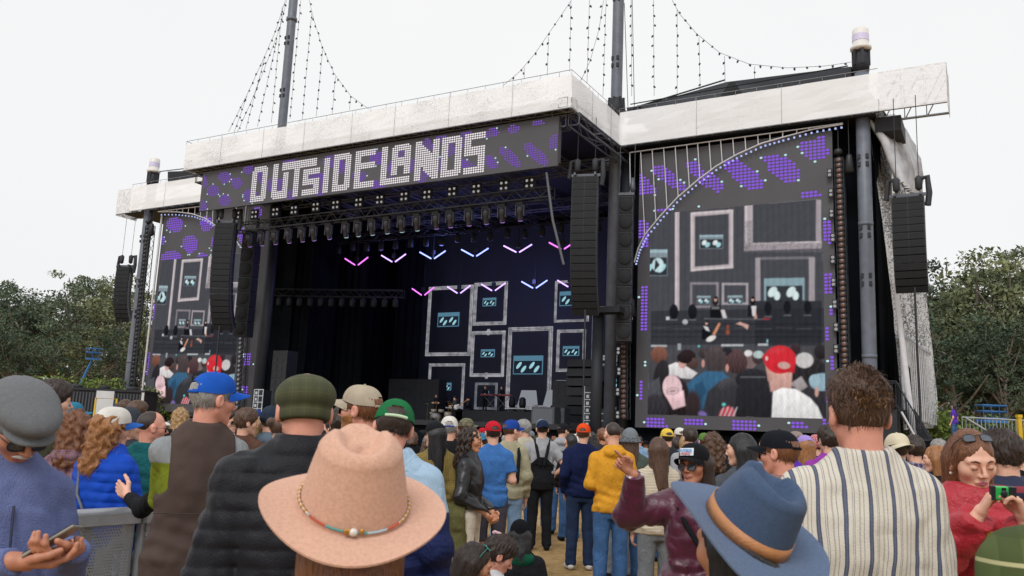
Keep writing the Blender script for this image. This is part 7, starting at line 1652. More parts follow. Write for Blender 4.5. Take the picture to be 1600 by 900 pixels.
lib('person with long sandy hair in black hoodie with back print', 1462, 697, 7.6, 'fleft', 'hoodie', BLKC, 'long_wavy', 'ginger')
lib('grey-haired person beyond the sandy-haired one', 1466, 689, 11.5, 'down', 'jacket', cDG, 'wavy', 'grey')
lib('tall dark-haired man in olive jacket at the left, looking right', 84, 599, 6.0, 'right', 'jacket', cOLJ, 'wavy', 'dark')
lib('man in rust orange jacket and blue cap by the left trailers', 113, 626, 8.2, 'right', 'jacket', cOR, 'short', 'dark', 'cap', hTEA)
lib('woman with brown bobbed hair in mauve patterned hoodie leaning on the barrier', 126, 642, 5.8, 'fdown', 'hoodie', plaid('mauve_print', '6b4a55', '8a6a76', '4a3440', 16, .4), 'curly_long', 'auburn', turn=-10)
lib('person in dark grey hooded jacket left of the bald man', 203, 638, 6.9, 'right', 'hoodie', C_('slate_hood', '3a3f46'), 'short', 'dark', 'beanie', C_('hood_slate', '3a3f46'))
lib('bald man with glasses in teal puffer jacket with a bag strap', 237, 643, 6.3, 'right', 'puffer', cTE, 'buzz', 'dark', sk='pink', gl=1)
lib('man with short brown hair in black t-shirt left of the left screen', 214, 629, 9.4, 'right', 'tee', BLKC, 'short', 'brown')
lib('man with brown hair in brown coat with a backpack beside the blue cap', 384, 641, 8.6, 'right', 'jacket', cBR, 'wavy', 'brown')
lib('man in sunglasses with dark hair facing right near the blue cap brim', 361, 642, 9.6, 'right', 'tee', cWH, 'short', 'dark', gl=1, turn=-60)
lib('man in royal blue cap and dark top between the brown coat and the blonde', 396, 638, 11, 'right', 'jacket', cNV, 'short', 'dark', 'cap', hROY)
lib('blonde with a ponytail in black near the black quilted sleeve', 406, 652, 9.0, 'fdown', 'jacket', BLKC, 'pony', 'blond')
lib('person in grey hooded jacket with a navy hood up', 424, 636, 8.8, 'down', 'hoodie', C_('dusty_blue_grey', '5c6a78'), 'short', 'dark', 'beanie', C_('hood_navy', '2a3342'))
lib('woman with dark hair and a green clip in patterned blue top', 437, 650, 7.8, 'fright', 'hoodie', plaid('blue_white_print', '9fb0c4', '3a4a70', 'd5dbe2', 14, .4), 'bun', 'brown')
t = lib('person holding a phone up beside the bearded man', 537, 640, 6.8, 'phone', 'jacket', BLKC, 'wavy', 'dark')
lib('woman in black cap and gold sequined jacket left of the varsity jacket', 684, 657, 8.4, 'fleft', 'jacket', plaid('sequins', '2a2418', '8f7a3a', 'b9a25a', 60, .5), 'long', 'black', 'cap', hBLK)
lib('man in white cap with blue strap and black varsity jacket with a white collar', 703, 648, 9.2, 'down', 'jacket', BLKC, 'short', 'grey', 'cap', hWHT, back=False, brim=C_('strap_blue', '2f4fa8'))
lib('person in camouflage cap above the curly-haired woman', 727, 652, 12.5, 'right', 'jacket', cBR, 'short', 'brown', 'cap', hCAM)
lib('grey-haired man in sunglasses and pale shirt looking left beyond the khaki shirt', 821, 658, 14, 'left', 'jacket', C_('cream_shirt', 'b5ad9c'), 'wavy', 'grey', gl=1)
lib('person in grey beanie beyond the dungarees', 846, 656, 16, 'down', 'jacket', cOLJ, 'short', 'dark', 'beanie', hGRY)
lib('dark-haired person in black top with red lettering, left of the orange cap', 893, 678, 14.5, 'fleft', 'jacket', C_('black_red', '221a1c'), 'long', 'black')
lib('person in grey hoodie with a dark cap left of the orange cap', 878, 660, 15.4, 'right', 'hoodie', cGR, 'short', 'dark', 'cap', hBLK)
lib('person in yellow cap below the right-hand screen', 1042, 668, 12.5, 'down', 'jacket', cDG, 'short', 'dark', 'cap', hYEL)
lib('person in white cap and black jacket beside the yellow cap', 1062, 667, 14.5, 'down', 'jacket', BLKC, 'short', 'brown', 'cap', hWHT)
lib('person in small green and yellow cap right of the printed cap', 1100, 675, 13.5, 'down', 'tee', C_('pale_blue_tee', '8fa6bd'), 'short', 'brown', 'cap', C_('cap_green_yellow', '5a7a3a'))
lib('person in lilac cap right of the black cap with sunglasses', 1257, 678, 9.5, 'down', 'tee', cPU, 'long', 'ginger', 'cap', C_('cap_lilac', '9d86c8'))
lib('person in dusty pink cap behind the black cap', 1243, 672, 10.5, 'down', 'jacket', cBR, 'short', 'brown', 'cap', C_('cap_dusty', '8a7a76'))
lib('dark curly-haired man in magenta top left of the wavy-haired man', 1293, 668, 8.4, 'down', 'tee', C_('magenta_tee', '8f3a9a'), 'wavy', 'dark')
lib('person in red patterned bandana left of the magenta top', 1273, 680, 11.5, 'down', 'jacket', cDG, 'bun', 'dark', 'beanie', plaid('bandana_red', 'a8242c', 'd8d0d0', '701820', 50, .2))
lib('woman in purple t-shirt with long dark hair standing on the platform by the ramp', 1490, 631, 31, 'fdown', 'tee', cPU, 'long', 'black', z=2.05)
lib('person in dark cap at the right edge beyond the parka', 1590, 694, 9, 'left', 'tee', BLKC, 'short', 'dark', 'cap', hBLK)
lib('person in reddish cap far right behind the striped hooded top', 1556, 676, 12, 'left', 'jacket', cMA, 'short', 'brown')
# ================================================================ the crowd further away
rr_ = random.Random(21)
tops = [('black', BLKC), ('navy', cNV), ('grey', cGR), ('charcoal', cDG), ('white', cWH), ('olive', cOLJ), ('blue', cB), ('brown', cBR), ('khaki', cKH), ('mauve', cMA), ('rust', cOR), ('red', cRD), ('teal', cTE), ('denim', JNL), ('pink', C_('pink_top', 'b98a94')), ('cream', C_('cream_top', 'b9ae98'))]
wts = [10, 6, 6, 7, 4, 4, 3, 4, 3, 2, 2, 2, 1, 3, 1, 3]
hats = [('black cap', 'cap', hBLK), ('white cap', 'cap', hWHT), ('royal blue cap', 'cap', hROY), ('grey beanie', 'beanie', hGRY), ('navy cap', 'cap', hNAV), ('red cap', 'cap', hRED), ('black beanie', 'beanie', C_('beanie_black', '15161a')), ('beige bucket hat', 'bucket', C_('bucket_beige', 'a99d8a')), ('yellow cap', 'cap', hYEL), ('teal cap', 'cap', hTEA), ('camouflage cap', 'cap', hCAM), ('orange beanie', 'beanie', hORG)]
hw = [6, 4, 3, 3, 3, 2, 3, 2, 1, 1, 1, 1]
hcol = [('brunette', 'dark'), ('black', 'black'), ('brown', 'brown'), ('blond', 'blond'), ('auburn', 'auburn'), ('grey', 'grey')]; hcw = [7, 5, 6, 3, 2, 1]
used = []; made = {}; cnt = 0; tries = 0; zones = ['left of the left screen', 'below the left screen', 'below the left speakers', 'below the dark stage wing', 'below the drum kit', 'below the band', 'below the flight cases', 'below the centre-right post', 'below right screen, left half', 'below right screen, right half', 'right of the right screen']
zx = [225, 345, 450, 620, 720, 830, 930, 1000, 1130, 1330, 2000]
for o in list(bpy.data.objects):
    if o.get('category') == 'person': used.append((o.location.x, o.location.y))
while cnt < 200 and tries < 6000:
    tries += 1; d = 10.5+26*rr_.random()**1.15; px = rr_.uniform(90, 1480)
    if px > 1350 and d < 22 or px < 200 and d > 16: continue
    if 775 < px < 935 and d < 20: continue
    if px > 1340 and rr_.random() < .5: continue
    H = rr_.gauss(1.70, .075)
    if d > 20: H = max(H, 1.66)
    P_ = ondep(px, 690, d); x, y = float(P_[0]), float(P_[1])
    rel = np.array([x, y, 0])-C3; 
    if rel@VX > -2.0: continue
    if any((x-a)**2+(y-b)**2 < .52**2 for a, b in used): continue
    fem = rr_.random() < .5; pose = rr_.choice(['fdown', 'ffold', 'fleft', 'fright', 'fdown'] if fem else ['down', 'fold', 'pocket', 'left', 'right', 'down', 'akimbo', 'phone'])
    tn, tm = rr_.choices(tops, wts)[0]; tk = rr_.choices(['tee', 'jacket', 'hoodie', 'puffer'], [3, 6, 4, 1])[0]; hc, hm = rr_.choices(hcol, hcw)[0]
    hs = rr_.choice(['long', 'long_wavy', 'curly_long', 'bob', 'bun', 'pony']) if fem else rr_.choices(['short', 'wavy', 'curly_short', 'buzz'], [4, 4, 2, 1])[0]; ht = None
    if rr_.random() < .36: ht = rr_.choices(hats, hw)[0]
    kn = {'tee': 't-shirt', 'jacket': 'jacket', 'hoodie': 'hoodie', 'puffer': 'puffer jacket'}[tk]
    hn = {'long': 'long straight', 'long_wavy': 'long wavy', 'curly_long': 'long curly', 'bob': 'bobbed', 'bun': 'bun of', 'pony': 'ponytail of', 'short': 'short', 'wavy': 'wavy', 'curly_short': 'curly', 'buzz': 'cropped'}[hs]
    head = ht[0] if ht else hn+' '+hc+' hair'; zone = zones[[i for i, v in enumerate(zx) if px < v][0]]
    lab = 'person in %s %s with %s, %s' % (tn, kn, head, zone)
    if lab in made: continue
    made[lab] = 1
    z = H+(.02 if ht else 0); cc, uu = CAM, None
    # place by world height, not by picture row
    t = None; ps = POSES[pose]
    y0 = 690
    for _ in range(3):
        q_, zz = place(px, y0, d); y0 += (zz-z)/d*F_PX
    t = lib(lab, px, y0, d, pose, tk, tm, None if (ht and ht[1] == 'bucket' and not fem) else hs, hm, ht[1] if ht else None, ht[2] if ht else None, back=rr_.random() < .35, sk=rr_.choices(['fair', 'pink', 'tan', 'olive', 'brown'], [5, 3, 4, 3, 2])[0], trm=rr_.choice([JN, JND, BLKC, BLKC, GRYC, JNL]), group='festival crowd before the stage', far=d > 13.5, gl=None)
    t.rotation_euler.z += rr_.gauss(0, .28); used.append((t.location.x, t.location.y)); cnt += 1
print('LOG', LOG[:75], cnt)
# ================================================================ the band on stage
def performer(label, px, py, b, pose, top, topm, hs, hc, z=0., turn=180, H=1.72):
    a = onb(px, py, b); loc = S(a[0], b, DK+z); q_, zz = 0, 0
    t = lib(label, 800, 500, 20, pose, top, topm, hs, hc, trm=BLKC, far=True, z=0); t.location = [float(v) for v in loc]; s = H/1.75; t.scale = (s,)*3; t.rotation_euler.z = -PHI+D(turn); t['category'] = 'person'; return t
performer('drummer with dark hair sitting high behind the pale drum kit', 681, 640, 13.2, 'ffold', 'tee', BLKC, 'long', 'black', .3, 175)
performer('guitarist in black and white beside the drum kit', 709, 650, 10.5, 'fold', 'jacket', cDG, 'wavy', 'dark', 0, 160)
performer('long-haired player in black standing at the centre keyboard on the riser', 757, 640, 14.6, 'ffold', 'jacket', BLKC, 'long', 'brown', 1.0, 178)
performer('long-haired player in black at the dark red keyboard', 783, 640, 14.6, 'ffold', 'jacket', BLKC, 'long', 'black', 1.0, 150)
a_ = onb(716, 640, 10.2); t = sthing('electric_guitar', 'white electric guitar with a tan neck held up by the guitarist', 'guitar', (a_[0]-.2, 10.2, DK+1.05)); mb = MB(); mb.lathe([(.16, 0), (.17, .02), (.17, .05), (.16, .06)], 12, (0, 0, 0), [[1, 0, 0], [0, 0, 1], [0, -1, 0]]); mb.lathe([(.12, 0), (.13, .05)], 12, (.17, 0, .07), [[1, 0, 0], [0, 0, 1], [0, -1, 0]]); mb.build('guitar_body', cWH, t); mb = MB(); mb.tube([(.2, -.03, .1), (.85, -.03, .45)], .03, 5); mb.box((.92, -.03, .5), (.2, .03, .1)); mb.build('neck', mat('maple_neck', 'a8744c', .5), t)
# ================================================================ trees and hedges
def leafm(name, c0, c1, sc=.9):
    if name in MATS: return MATS[name]
    m = mat(name, c0, .75, 0); t, b = nodes_of(m); tcn = t.nodes.new('ShaderNodeTexCoord'); n = t.nodes.new('ShaderNodeTexNoise'); n.inputs['Scale'].default_value = sc; n.inputs['Detail'].default_value = 5
    r = t.nodes.new('ShaderNodeValToRGB'); r.color_ramp.elements[0].position = .35; r.color_ramp.elements[1].position = .65; r.color_ramp.elements[0].color = (*lin(c0), 1); r.color_ramp.elements[1].color = (*lin(c1), 1)
    t.links.new(tcn.outputs['Object'], n.inputs['Vector']); t.links.new(n.outputs['Fac'], r.inputs['Fac']); t.links.new(r.outputs[0], b.inputs['Base Color']); b.inputs['Specular IOR Level'].default_value = .15; return m
BARK = mat('bark_grey', '7a7268', .9, .3, 3); LEAF = [leafm('leaf_grey_green', '475343', '76816a', .5), leafm('leaf_dark_green', '364439', '5c6a54', .5), leafm('leaf_olive', '545d45', '858b68', .5)]
def leaves(cs, rads, per, size, seed, flat=.6):
    rs = np.random.RandomState(seed); C = np.repeat(np.array(cs), per, 0); R = np.repeat(np.array(rads), per)[:, None]; n = len(C)
    d = rs.randn(n, 3); d /= np.linalg.norm(d, axis=1)[:, None]; P = C+d*R*(rs.rand(n, 1)**.45)*np.array([1, 1, flat])
    a = rs.randn(n, 3); a /= np.linalg.norm(a, axis=1)[:, None]; b = np.cross(a, rs.randn(n, 3)); b /= np.linalg.norm(b, axis=1)[:, None]; s = size*(.5+rs.rand(n, 1))
    V = np.stack([P-a*s, P+b*s*.45, P+a*s, P-b*s*.45], 1).reshape(-1, 3); return V, np.arange(4*n).reshape(-1, 4)
def make_tree(seed, H, spread, n_limb, clumps, kind='tree', lean=0.):
    rs = np.random.RandomState(seed); mb = MB(); t = [(0, 0, 0)]; x = y = 0
    for k in range(1, 7): x += rs.uniform(-.4, .4)+lean; y += rs.uniform(-.3, .3); t.append((x, y, H*.72*k/6))
    mb.tube(t, [.55, .42, .36, .3, .24, .18, .1], 7); cs = []; rd = []
    for i in range(n_limb):
        s = rs.uniform(.38, .97); k = int(s*6); p = np.array(t[k])+(np.array(t[min(k+1, 6)])-np.array(t[k]))*(s*6-k); a = rs.uniform(0, 6.28); L = spread*(1.15-s*.6)*rs.uniform(.6, 1.1)
        q1 = p+(math.cos(a)*L*.5, math.sin(a)*L*.5, H*.10); q2 = p+(math.cos(a)*L, math.sin(a)*L, H*rs.uniform(.12, .28)); mb.tube([p, q1, q2], [.16, .1, .05], 5)
        for j in range(clumps): u = rs.uniform(.45, 1.1); c = p+(q2-p)*u+rs.randn(3)*(.9, .9, .6); cs.append(c); rd.append(rs.uniform(.5, 1.5)*spread/5)
    for j in range(clumps*3): cs.append(np.array(t[6])+rs.randn(3)*(spread*.3, spread*.3, 1.3)+(0, 0, H*.12)); rd.append(rs.uniform(.8, 1.7)*spread/5)
    V, F = leaves(cs, rd, 70, .17, seed, .5); return mb.mesh('trunk'), npmesh('crown', V, F, False)
TR = [make_tree(3, 17, 5, 20, 4), make_tree(5, 19, 4.5, 22, 4), make_tree(8, 15, 5.5, 20, 4), make_tree(12, 20, 5, 24, 4, lean=.3)]
rt_ = random.Random(5)
def tree(px, ytop, d, k, lf, label, grp):
    P_ = ondep(px, ytop, d); t = thing('tree', label, 'tree', (P_[0], P_[1], 0), rt_.uniform(0, 6.28), grp); H = [17, 19, 15, 20][k]; s = float(P_[2])/(H*.98); t.scale = (s*1.05, s*1.05, s)
    olink('trunk', TR[k][0], BARK, t); olink('crown', TR[k][1], LEAF[lf], t)
Lt = [(-40, 440, 98, 0, 1), (8, 432, 104, 1, 0), (40, 452, 96, 2, 1), (75, 455, 108, 3, 0), (112, 440, 100, 0, 0), (150, 428, 105, 1, 2), (182, 436, 98, 2, 2), (215, 440, 110, 3, 0), (60, 470, 120, 1, 1), (130, 462, 122, 2, 1), (20, 475, 122, 0, 1), (95, 500, 88, 2, 1), (170, 520, 90, 0, 1), (30, 520, 88, 3, 1), (238, 470, 118, 1, 1), (-80, 430, 100, 3, 1), (200, 480, 124, 0, 1)]
nm = ['grey-green', 'dark green', 'olive green']; oc = {}
for i, (px, yt, d, k, lf) in enumerate(sorted(Lt)):
    tree(px, yt, d, k, lf, '%s eucalyptus in the left tree line, %s from the left' % (nm[lf], ordn[i]), 'trees left of the stage')
Rt = [(1445, 425, 88, 0, 1), (1466, 440, 96, 1, 0), (1490, 432, 84, 2, 0), (1512, 450, 100, 3, 1), (1535, 415, 80, 1, 2), (1562, 398, 78, 2, 2), (1588, 405, 84, 0, 2), (1615, 380, 80, 3, 0), (1480, 490, 72, 2, 1), (1525, 500, 72, 0, 1), (1570, 505, 70, 1, 1), (1610, 500, 72, 2, 1), (1450, 520, 70, 3, 1), (1500, 470, 108, 0, 1), (1550, 460, 108, 2, 1), (1640, 420, 90, 1, 1)]
for i, (px, yt, d, k, lf) in enumerate(sorted(Rt)):
    tree(px, yt, d, k, lf, '%s eucalyptus in the right tree line, %s from the left' % (nm[lf], ordn[i]), 'trees right of the stage')
# far-off wood that closes the view under the trees: one mass behind both lines
V = []; 
cs = []; rd = []; rs = np.random.RandomState(9)
for i in range(190):
    px = rs.uniform(-120, 330) if i % 2 else rs.uniform(1400, 1720); d = rs.uniform(118, 150); P_ = ondep(px, 690, d); cs.append((P_[0], P_[1], rs.uniform(.5, 7.5))); rd.append(rs.uniform(2.2, 4))
Vv, Ff = leaves(cs, rd, 90, .55, 4, .8); tag(link('distant_wood', npmesh('distant_wood', Vv, Ff, False), LEAF[1]), 'dark wood closing the view behind the tree lines', 'wood', kind='stuff')
BUSH = leafm('bush_green', '4a5c2c', '7f8f4a', 1.2)
def bush(px, ytop, d, w, label, grp):
    P_ = ondep(px, ytop, d); t = thing('bush', label, 'bush', (P_[0], P_[1], 0), 0, grp); h = float(P_[2]); rs = np.random.RandomState(int(px)+300); cs = [(rs.uniform(-w, w), rs.uniform(-1, 1), rs.uniform(.2, .85)*h*(1-.3*abs(rs.uniform(-1, 1)))) for _ in range(34)]
    V, F = leaves(cs, [h*.24]*34, 60, .16, int(px)+305); link('foliage', npmesh('foliage', V, F, False), BUSH, t); mb = MB()
    for k in range(5): mb.tube([(k*.3-.6, 0, 0), (k*.7-1.4, 0, h*.6)], [.07, .03], 5)
    mb.build('stem', BARK, t)
for i, (px, yt) in enumerate(((-10, 577), (25, 572), (62, 572), (98, 571), (132, 576), (165, 582), (198, 588), (228, 600))): bush(px, yt, 66, 3.0, 'bright green bush in the left hedge, %s from the left' % ordn[i], 'hedge bushes left of the stage')
for i, (px, yt) in enumerate(((1478, 620), (1500, 628), (1522, 634))): bush(px, yt, 48, 1.4, 'low green bush behind the ramp barrier, %s from the left' % ordn[i], 'bushes by the ramp')
# ================================================================ left: trailers, boom lift, barriers
WT = mat('trailer_white', 'bfc1c4', .45, .06, 2); DKI = mat('dark_interior', '24262b', .8, .2, 2); YEL = mat('safety_yellow', 'c9a51e', .45, .06)
def trailer(px, yt, d, w, label, opn):
    P_ = ondep(px, yt, d); t = thing('trailer', label, 'trailer', (P_[0], P_[1], 0), .10, 'trailers left of the stage'); h = float(P_[2])
    mb = MB(); mb.box2((0, 0, .3), (w, 2.4, h)); mb.build('box_body', DKI if opn else WT, t)
    mb = MB(); mb.box2((-.05, -.08, h), (w+.05, 2.5, h+.12)); mb.build('roof_edge', WT if not opn else DKI, t)
    for x in (0, w*.5, w-.1) if opn else (0, w-.1): mb = MB(); mb.box2((x, -.1, .3), (x+(.9 if opn and x == w*.5 else .12), -.01, h)); mb.build('side_post', WT, t)
    if opn:
        mb = MB()
        for k in range(int(w/.16)): mb.box2((k*.16+.1, -.05, .4), (k*.16+.17, -.012, h-.1))
        mb.build('ribbed_wall', mat('rib_dark', '3b3e45', .6, .1), t)
    mb = MB()
    for x in (.6, w-.8): mb.lathe([(.3, 0), (.3, .2)], 12, (x, -.05, .3), [[1, 0, 0], [0, 0, -1], [0, 1, 0]])
    mb.build('wheel', PLASTIC, t)
    mb = MB()
    for k in range(3): mb.lathe([(.3, 0), (.3, .12), (.2, .2)], 10, (w*(.2+.3*k), 1, h+.12))
    mb.build('roof_vent', DKI, t)
trailer(-60, 601, 46, 4.6, 'plain white trailer at the left edge behind the grey flat cap', False)
trailer(78, 607, 46, 4.8, 'dark open-sided trailer left of the left screen, with a white middle post', True)
trailer(-200, 604, 52, 5, 'plain white trailer beyond the left edge', False)
P_ = ondep(150, 622, 42); t = thing('gate_frame', 'yellow tubular frame standing before the dark trailer', 'frame', (P_[0], P_[1], 0)); mb = MB(); h = float(P_[2]); mb.tube([(0, 0, 0), (0, 0, h), (1.0, 0, h), (1.0, 0, 0)], .045, 6); mb.tube([(0, 0, h*.6), (1.0, 0, h*.6)], .03, 5); mb.build('tube_frame', YEL, t)
P_ = ondep(148, 545, 78); h = float(P_[2]); t = thing('boom_lift', 'blue boom lift with a raised cage before the left trees', 'boom lift', (P_[0], P_[1], 0)); t.scale = (.6, .6, 1); BLU = mat('lift_blue', '2a6aa8', .4, .08)
mb = MB(); mb.box2((-2.4, -1, .5), (.2, 1, 1.5)); mb.build('chassis', BLU, t); mb = MB()
for x in (-1.9, -.4): mb.lathe([(.45, -1.1), (.45, 1.1)], 14, (x, 0, .45), [[1, 0, 0], [0, 0, 1], [0, 1, 0]])
mb.build('wheel', PLASTIC, t); mb = MB(); mb.tube([(-1.5, 0, 1.4), (-1.9, 0, h*.5), (-.2, 0, h-1.0)], [.28, .2, .14], 6); mb.build('boom', BLU, t)
mb = MB()
for z in (h-.9, h-.35, h): mb.tube([(-1, -.5, z), (1, -.5, z), (1, .5, z), (-1, .5, z), (-1, -.5, z)], .05, 4)
for x in (-1, 0, 1): mb.tube([(x, -.5, h-.9), (x, -.5, h)], .04, 4)
mb.box2((-1, -.5, h-1), (1, .5, h-.9)); mb.build('cage', BLU, t)
GALV = mat('galvanised_steel', '9da0a5', .42, .15, 5, .1, 60, metal=.35)
def perf(name='perforated_steel', s=64., r=.34):
    m = mat(name, 'a3a6aa', .45, .1, 5, metal=.3); t, b = nodes_of(m); o = [n for n in t.nodes if n.type == 'OUTPUT_MATERIAL'][0]
    tcn = t.nodes.new('ShaderNodeTexCoord'); sp = t.nodes.new('ShaderNodeSeparateXYZ'); t.links.new(tcn.outputs['Object'], sp.inputs[0]); cm_ = t.nodes.new('ShaderNodeCombineXYZ')
    for i, ax in ((0, 0), (1, 2)):
        mu = t.nodes.new('ShaderNodeMath'); mu.operation = 'MULTIPLY'; mu.inputs[1].default_value = s; t.links.new(sp.outputs[ax], mu.inputs[0]); f = t.nodes.new('ShaderNodeMath'); f.operation = 'FRACT'
        if i == 0:
            fl = t.nodes.new('ShaderNodeMath'); fl.operation = 'MULTIPLY'; fl.inputs[1].default_value = s; t.links.new(sp.outputs[2], fl.inputs[0]); g = t.nodes.new('ShaderNodeMath'); g.operation = 'FLOOR'; t.links.new(fl.outputs[0], g.inputs[0]); h = t.nodes.new('ShaderNodeMath'); h.operation = 'MULTIPLY_ADD'; h.inputs[1].default_value = .5; t.links.new(g.outputs[0], h.inputs[0]); t.links.new(mu.outputs[0], h.inputs[2]); t.links.new(h.outputs[0], f.inputs[0])
        else: t.links.new(mu.outputs[0], f.inputs[0])
        t.links.new(f.outputs[0], cm_.inputs[i])
    ds = t.nodes.new('ShaderNodeVectorMath'); ds.operation = 'DISTANCE'; ds.inputs[1].default_value = (.5, .5, 0); t.links.new(cm_.outputs[0], ds.inputs[0])
    lt = t.nodes.new('ShaderNodeMath'); lt.operation = 'LESS_THAN'; lt.inputs[1].default_value = r; t.links.new(ds.outputs['Value'], lt.inputs[0])
    tp = t.nodes.new('ShaderNodeBsdfTransparent'); mx_ = t.nodes.new('ShaderNodeMixShader'); t.links.new(lt.outputs[0], mx_.inputs[0]); t.links.new(b.outputs[0], mx_.inputs[1]); t.links.new(tp.outputs[0], mx_.inputs[2]); t.links.new(mx_.outputs[0], o.inputs[0]); return m
def barrier(p0, p1, h, label, braces=True, solid=False, grp='steel crowd barriers'):
    p0, p1 = np.array(p0, float), np.array(p1, float); L = float(np.linalg.norm(p1-p0)); a = math.atan2(p1[1]-p0[1], p1[0]-p0[0]); t = thing('crowd_barrier', label, 'crowd barrier', (p0[0], p0[1], 0), a, grp)
    mb = MB(); mb.box2((0, -.035, h-.06), (L, .035, h)); mb.tube([(0, 0, h), (L, 0, h)], .028, 8); mb.build('top_rail', GALV, t)
    mb = MB(); mb.box2((.03, -.004, .15), (L-.03, .004, h-.065)); mb.build('panel', mat('sheet_steel', '9b9ea3', .45, .12, 3, metal=.3) if solid else perf(), t)
    for x in (.03, L*.5, L-.03): mb = MB(); mb.box2((x-.025, .01, .02), (x+.025, .05, h-.06)); mb.build('post', GALV, t)
    if braces:
        for x in (.08, L*.5, L-.08): mb = MB(); mb.tube([(x, .04, h-.15), (x, -.75 if solid else .75, .05)], .028, 6); mb.build('brace', GALV, t)
    mb = MB(); mb.box2((0, -.8 if solid else -.05, 0), (L, .05 if solid else .8, .02)); mb.build('foot_plate', GALV, t)
def gp(px, py, z):
    k = ray(px, py); s = (z-1.62)/k[2]; P_ = CAM+k*s; return (P_[0], P_[1])
a_, b_ = gp(60, 808, 1.13), gp(216, 799, 1.13); barrier(a_, b_, 1.13, 'near perforated steel crowd barrier between the grey cap and the brown vest')
b2_ = (b_[0]+(b_[0]-a_[0])*1.0, b_[1]+(b_[1]-a_[1])); barrier((b_[0]+.03, b_[1]), b2_, 1.13, 'perforated steel crowd barrier continuing behind the brown vest')
a2_ = (a_[0]-(b_[0]-a_[0])*1.0, a_[1]-(b_[1]-a_[1])); barrier(a2_, (a_[0]-.03, a_[1]), 1.13, 'perforated steel crowd barrier behind the man in periwinkle')
c_, d_ = gp(74, 705, 1.33), gp(214, 719, 1.33); barrier(c_, d_, 1.33, 'further solid steel crowd barrier with slanting braces behind the blue quilted jacket', True, True)
barrier(gp(690, 757, 1.13), gp(714, 752, 1.13), 1.13, 'short end of steel crowd barrier right of the pink hat')
# ================================================================ right: side stairs, ramp, skirting
t = thing('ground_screen', 'long low black cloth screen along the right side', 'cloth screen'); mb = MB(); A, B = ondep(1395, 688, 27), ondep(1640, 690, 30)
n = 60; vs = []
for i in range(n+1):
    s = i/n; x, y = A[0]+(B[0]-A[0])*s, A[1]+(B[1]-A[1])*s+.06*math.sin(i*1.3)
    vs += [(x, y, 0), (x, y, float(A[2]+(B[2]-A[2])*s)+.02*math.sin(i))]
mb.add(vs, [(2*i, 2*i+2, 2*i+3, 2*i+1) for i in range(n)], True); mb.build('cloth', DRAPE, t); mb = MB(); mb.tube([(A[0], A[1], A[2]), (B[0], B[1], B[2])], .03, 5); mb.build('rail', BLK, t)
P_ = ondep(1490, 668, 31.5); t = thing('platform', 'low black platform under the woman in purple', 'platform', (P_[0], P_[1], 0)); mb = MB(); mb.box2((-1.8, -.6, 0), (6, 2.5, 2.03)); mb.build('platform_deck', BLK, t)
a_, b_ = ondep(1503, 652, 30), ondep(1625, 657, 30.5); t = thing('ramp_barrier', 'silver railing of upright bars along the ramp at the right', 'railing', (a_[0], a_[1], 0)); L = float(b_[0]-a_[0]); z1 = float(a_[2]); z0 = z1-.85
mb = MB(); mb.tube([(0, 0, z1), (L, .3, z1-.02)], .035, 6); mb.tube([(0, 0, z0), (L, .3, z0-.02)], .035, 6)
for k in range(int(L/.14)): mb.tube([(k*.14, k*.14/L*.3, z0), (k*.14, k*.14/L*.3, z1)], .014, 4)
mb.build('railing', GALV, t); mb = MB(); mb.tube([(.1, 0, z1), (1.5, -.4, z0-.1)], .035, 5); mb.build('brace', GALV, t)
P_ = ondep(1592, 648, 29.6); t = thing('yellow_post', 'bright yellow post at the right end of the ramp railing', 'post', (P_[0], P_[1], 0)); mb = MB(); mb.box2((-.06, -.06, 0), (.06, .06, float(P_[2])-.1)); mb.box2((-.08, -.08, float(P_[2])-.1), (.08, .08, float(P_[2]))); mb.build('post_shaft', YEL, t)
P_ = ondep(1548, 634, 44); t = thing('lift_platform', 'blue scissor lift parked behind the ramp railing', 'scissor lift', (P_[0], P_[1], 0)); t.scale = (.5, .8, 1); h = float(P_[2]); mb = MB(); mb.box2((-1.1, -.5, .4), (1.1, .5, 1.0)); mb.build('chassis', BLU, t); mb = MB()
for k in range(3): z = 1+k*(h-1.8)/3; z2 = z+(h-1.8)/3; mb.tube([(-.9, 0, z), (.9, 0, z2)], .05, 4); mb.tube([(.9, 0, z), (-.9, 0, z2)], .05, 4)
mb.build('scissor_arm', BLU, t); mb = MB(); mb.box2((-1.2, -.5, h-.85), (1.2, .5, h-.6))
for z in (h-.3, h): mb.tube([(-1.2, -.5, z), (1.2, -.5, z), (1.2, .5, z), (-1.2, .5, z), (-1.2, -.5, z)], .04, 4)
for x in (-1.2, -.4, .4, 1.2): mb.tube([(x, -.5, h-.6), (x, -.5, h)], .035, 4)
mb.build('cage', BLU, t)
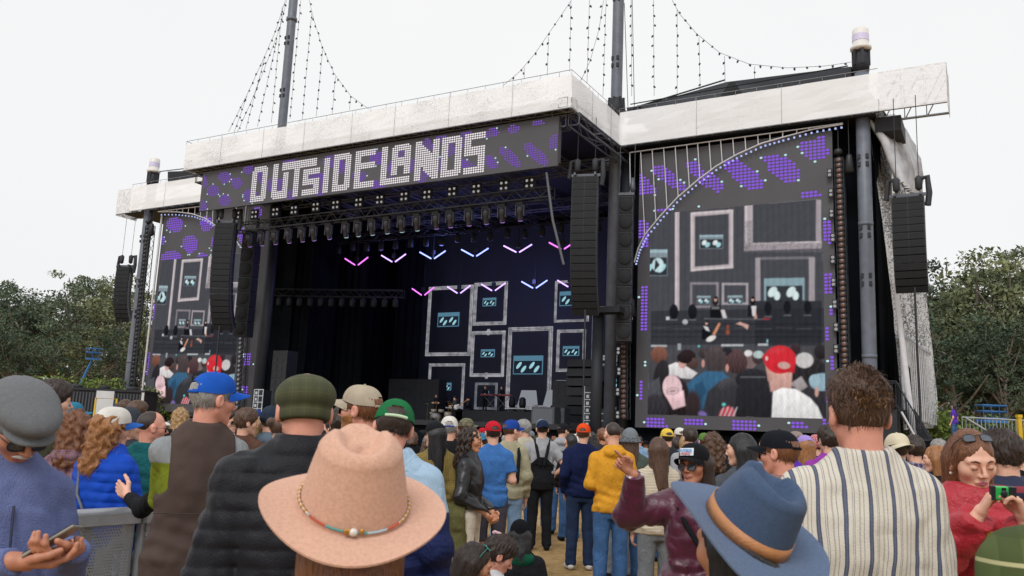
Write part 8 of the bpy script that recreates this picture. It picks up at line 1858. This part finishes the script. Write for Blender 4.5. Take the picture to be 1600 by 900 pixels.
# bag left on the grass
P_ = ondep(958, 880, 8.2); t = thing('backpack', 'black backpack lying on the grass behind the mustard hoodie', 'backpack', (P_[0]+.1, P_[1]+.6, 0)); link('bag_body', sdfmesh('bag_body', lambda P: ell(P, (0, 0, .16), (.26, .17, .16))+.02*wob(P, 14, 2), (-.35, -.25, -.02), (.35, .25, .36), .016), BLKC, t); mb = MB(); mb.tube([(-.1, -.15, .2), (.0, -.28, .3), (.15, -.16, .22)], .012, 5); mb.build('strap', PLASTIC, t)
# side stairs
st = onb(1400, 600, 6.5); t = sthing('side_stairs', 'black steel stairs with railings at the right foot of the stage', 'stairs', (st[0], 6.5, 0)); e_ = onb(1468, 672, 6.5); p0 = onb(1398, 640, 6.5); L = e_[0]-st[0]
Z0, Z1 = onb(1470, 700, 6.5)[2], onb(1398, 640, 6.5)[2]; mb = MB()
for k in range(12): s = k/12; mb.box2((L*s, 0, Z1-(Z1-.2)*s-.06), (L*(s+1/12)+.06, 1.3, Z1-(Z1-.2)*s))
mb.build('tread', BLK, t); mb = MB(); mb.box2((-3, 0, 0), (0, 1.3, Z1)); mb.build('landing', BLK, t)
for y in (0, 1.3):
    mb = MB(); mb.tube([(-2.5, y, Z1+1.35), (0, y, Z1+1.3), (L, y, 1.5)], .04, 6); mb.tube([(-2.5, y, Z1+.2), (0, y, Z1+.2), (L, y, .4)], .035, 6)
    for k in range(26): s = k/25; mb.tube([(L*s, y, Z1-(Z1-.2)*s), (L*s, y, Z1+1.3-(Z1-.2)*s)], .018, 4)
    for k in range(10): mb.tube([(-2.5+k*.26, y, Z1), (-2.5+k*.26, y, Z1+1.33)], .018, 4)
    mb.build('railing', BLK, t)
mb = MB(); mb.tube([(.2, -.1, Z1-.1), (L*.85, -.1, .9)], .05, 5); mb.build('white_stringer', WSTEEL, t)
P_ = ondep(1372, 672, 33); t = thing('cable_ramp', 'yellow and black hoist box at the foot of the white prop', 'hoist box', (P_[0]+1.1, P_[1], 0)); mb = MB(); mb.box2((0, 0, 0), (1.2, .6, float(P_[2])-.3)); mb.build('box_body', YEL, t); mb = MB(); mb.box2((.2, -.05, .2), (.9, -.001, float(P_[2])-.5)); mb.build('panel', PLASTIC, t)
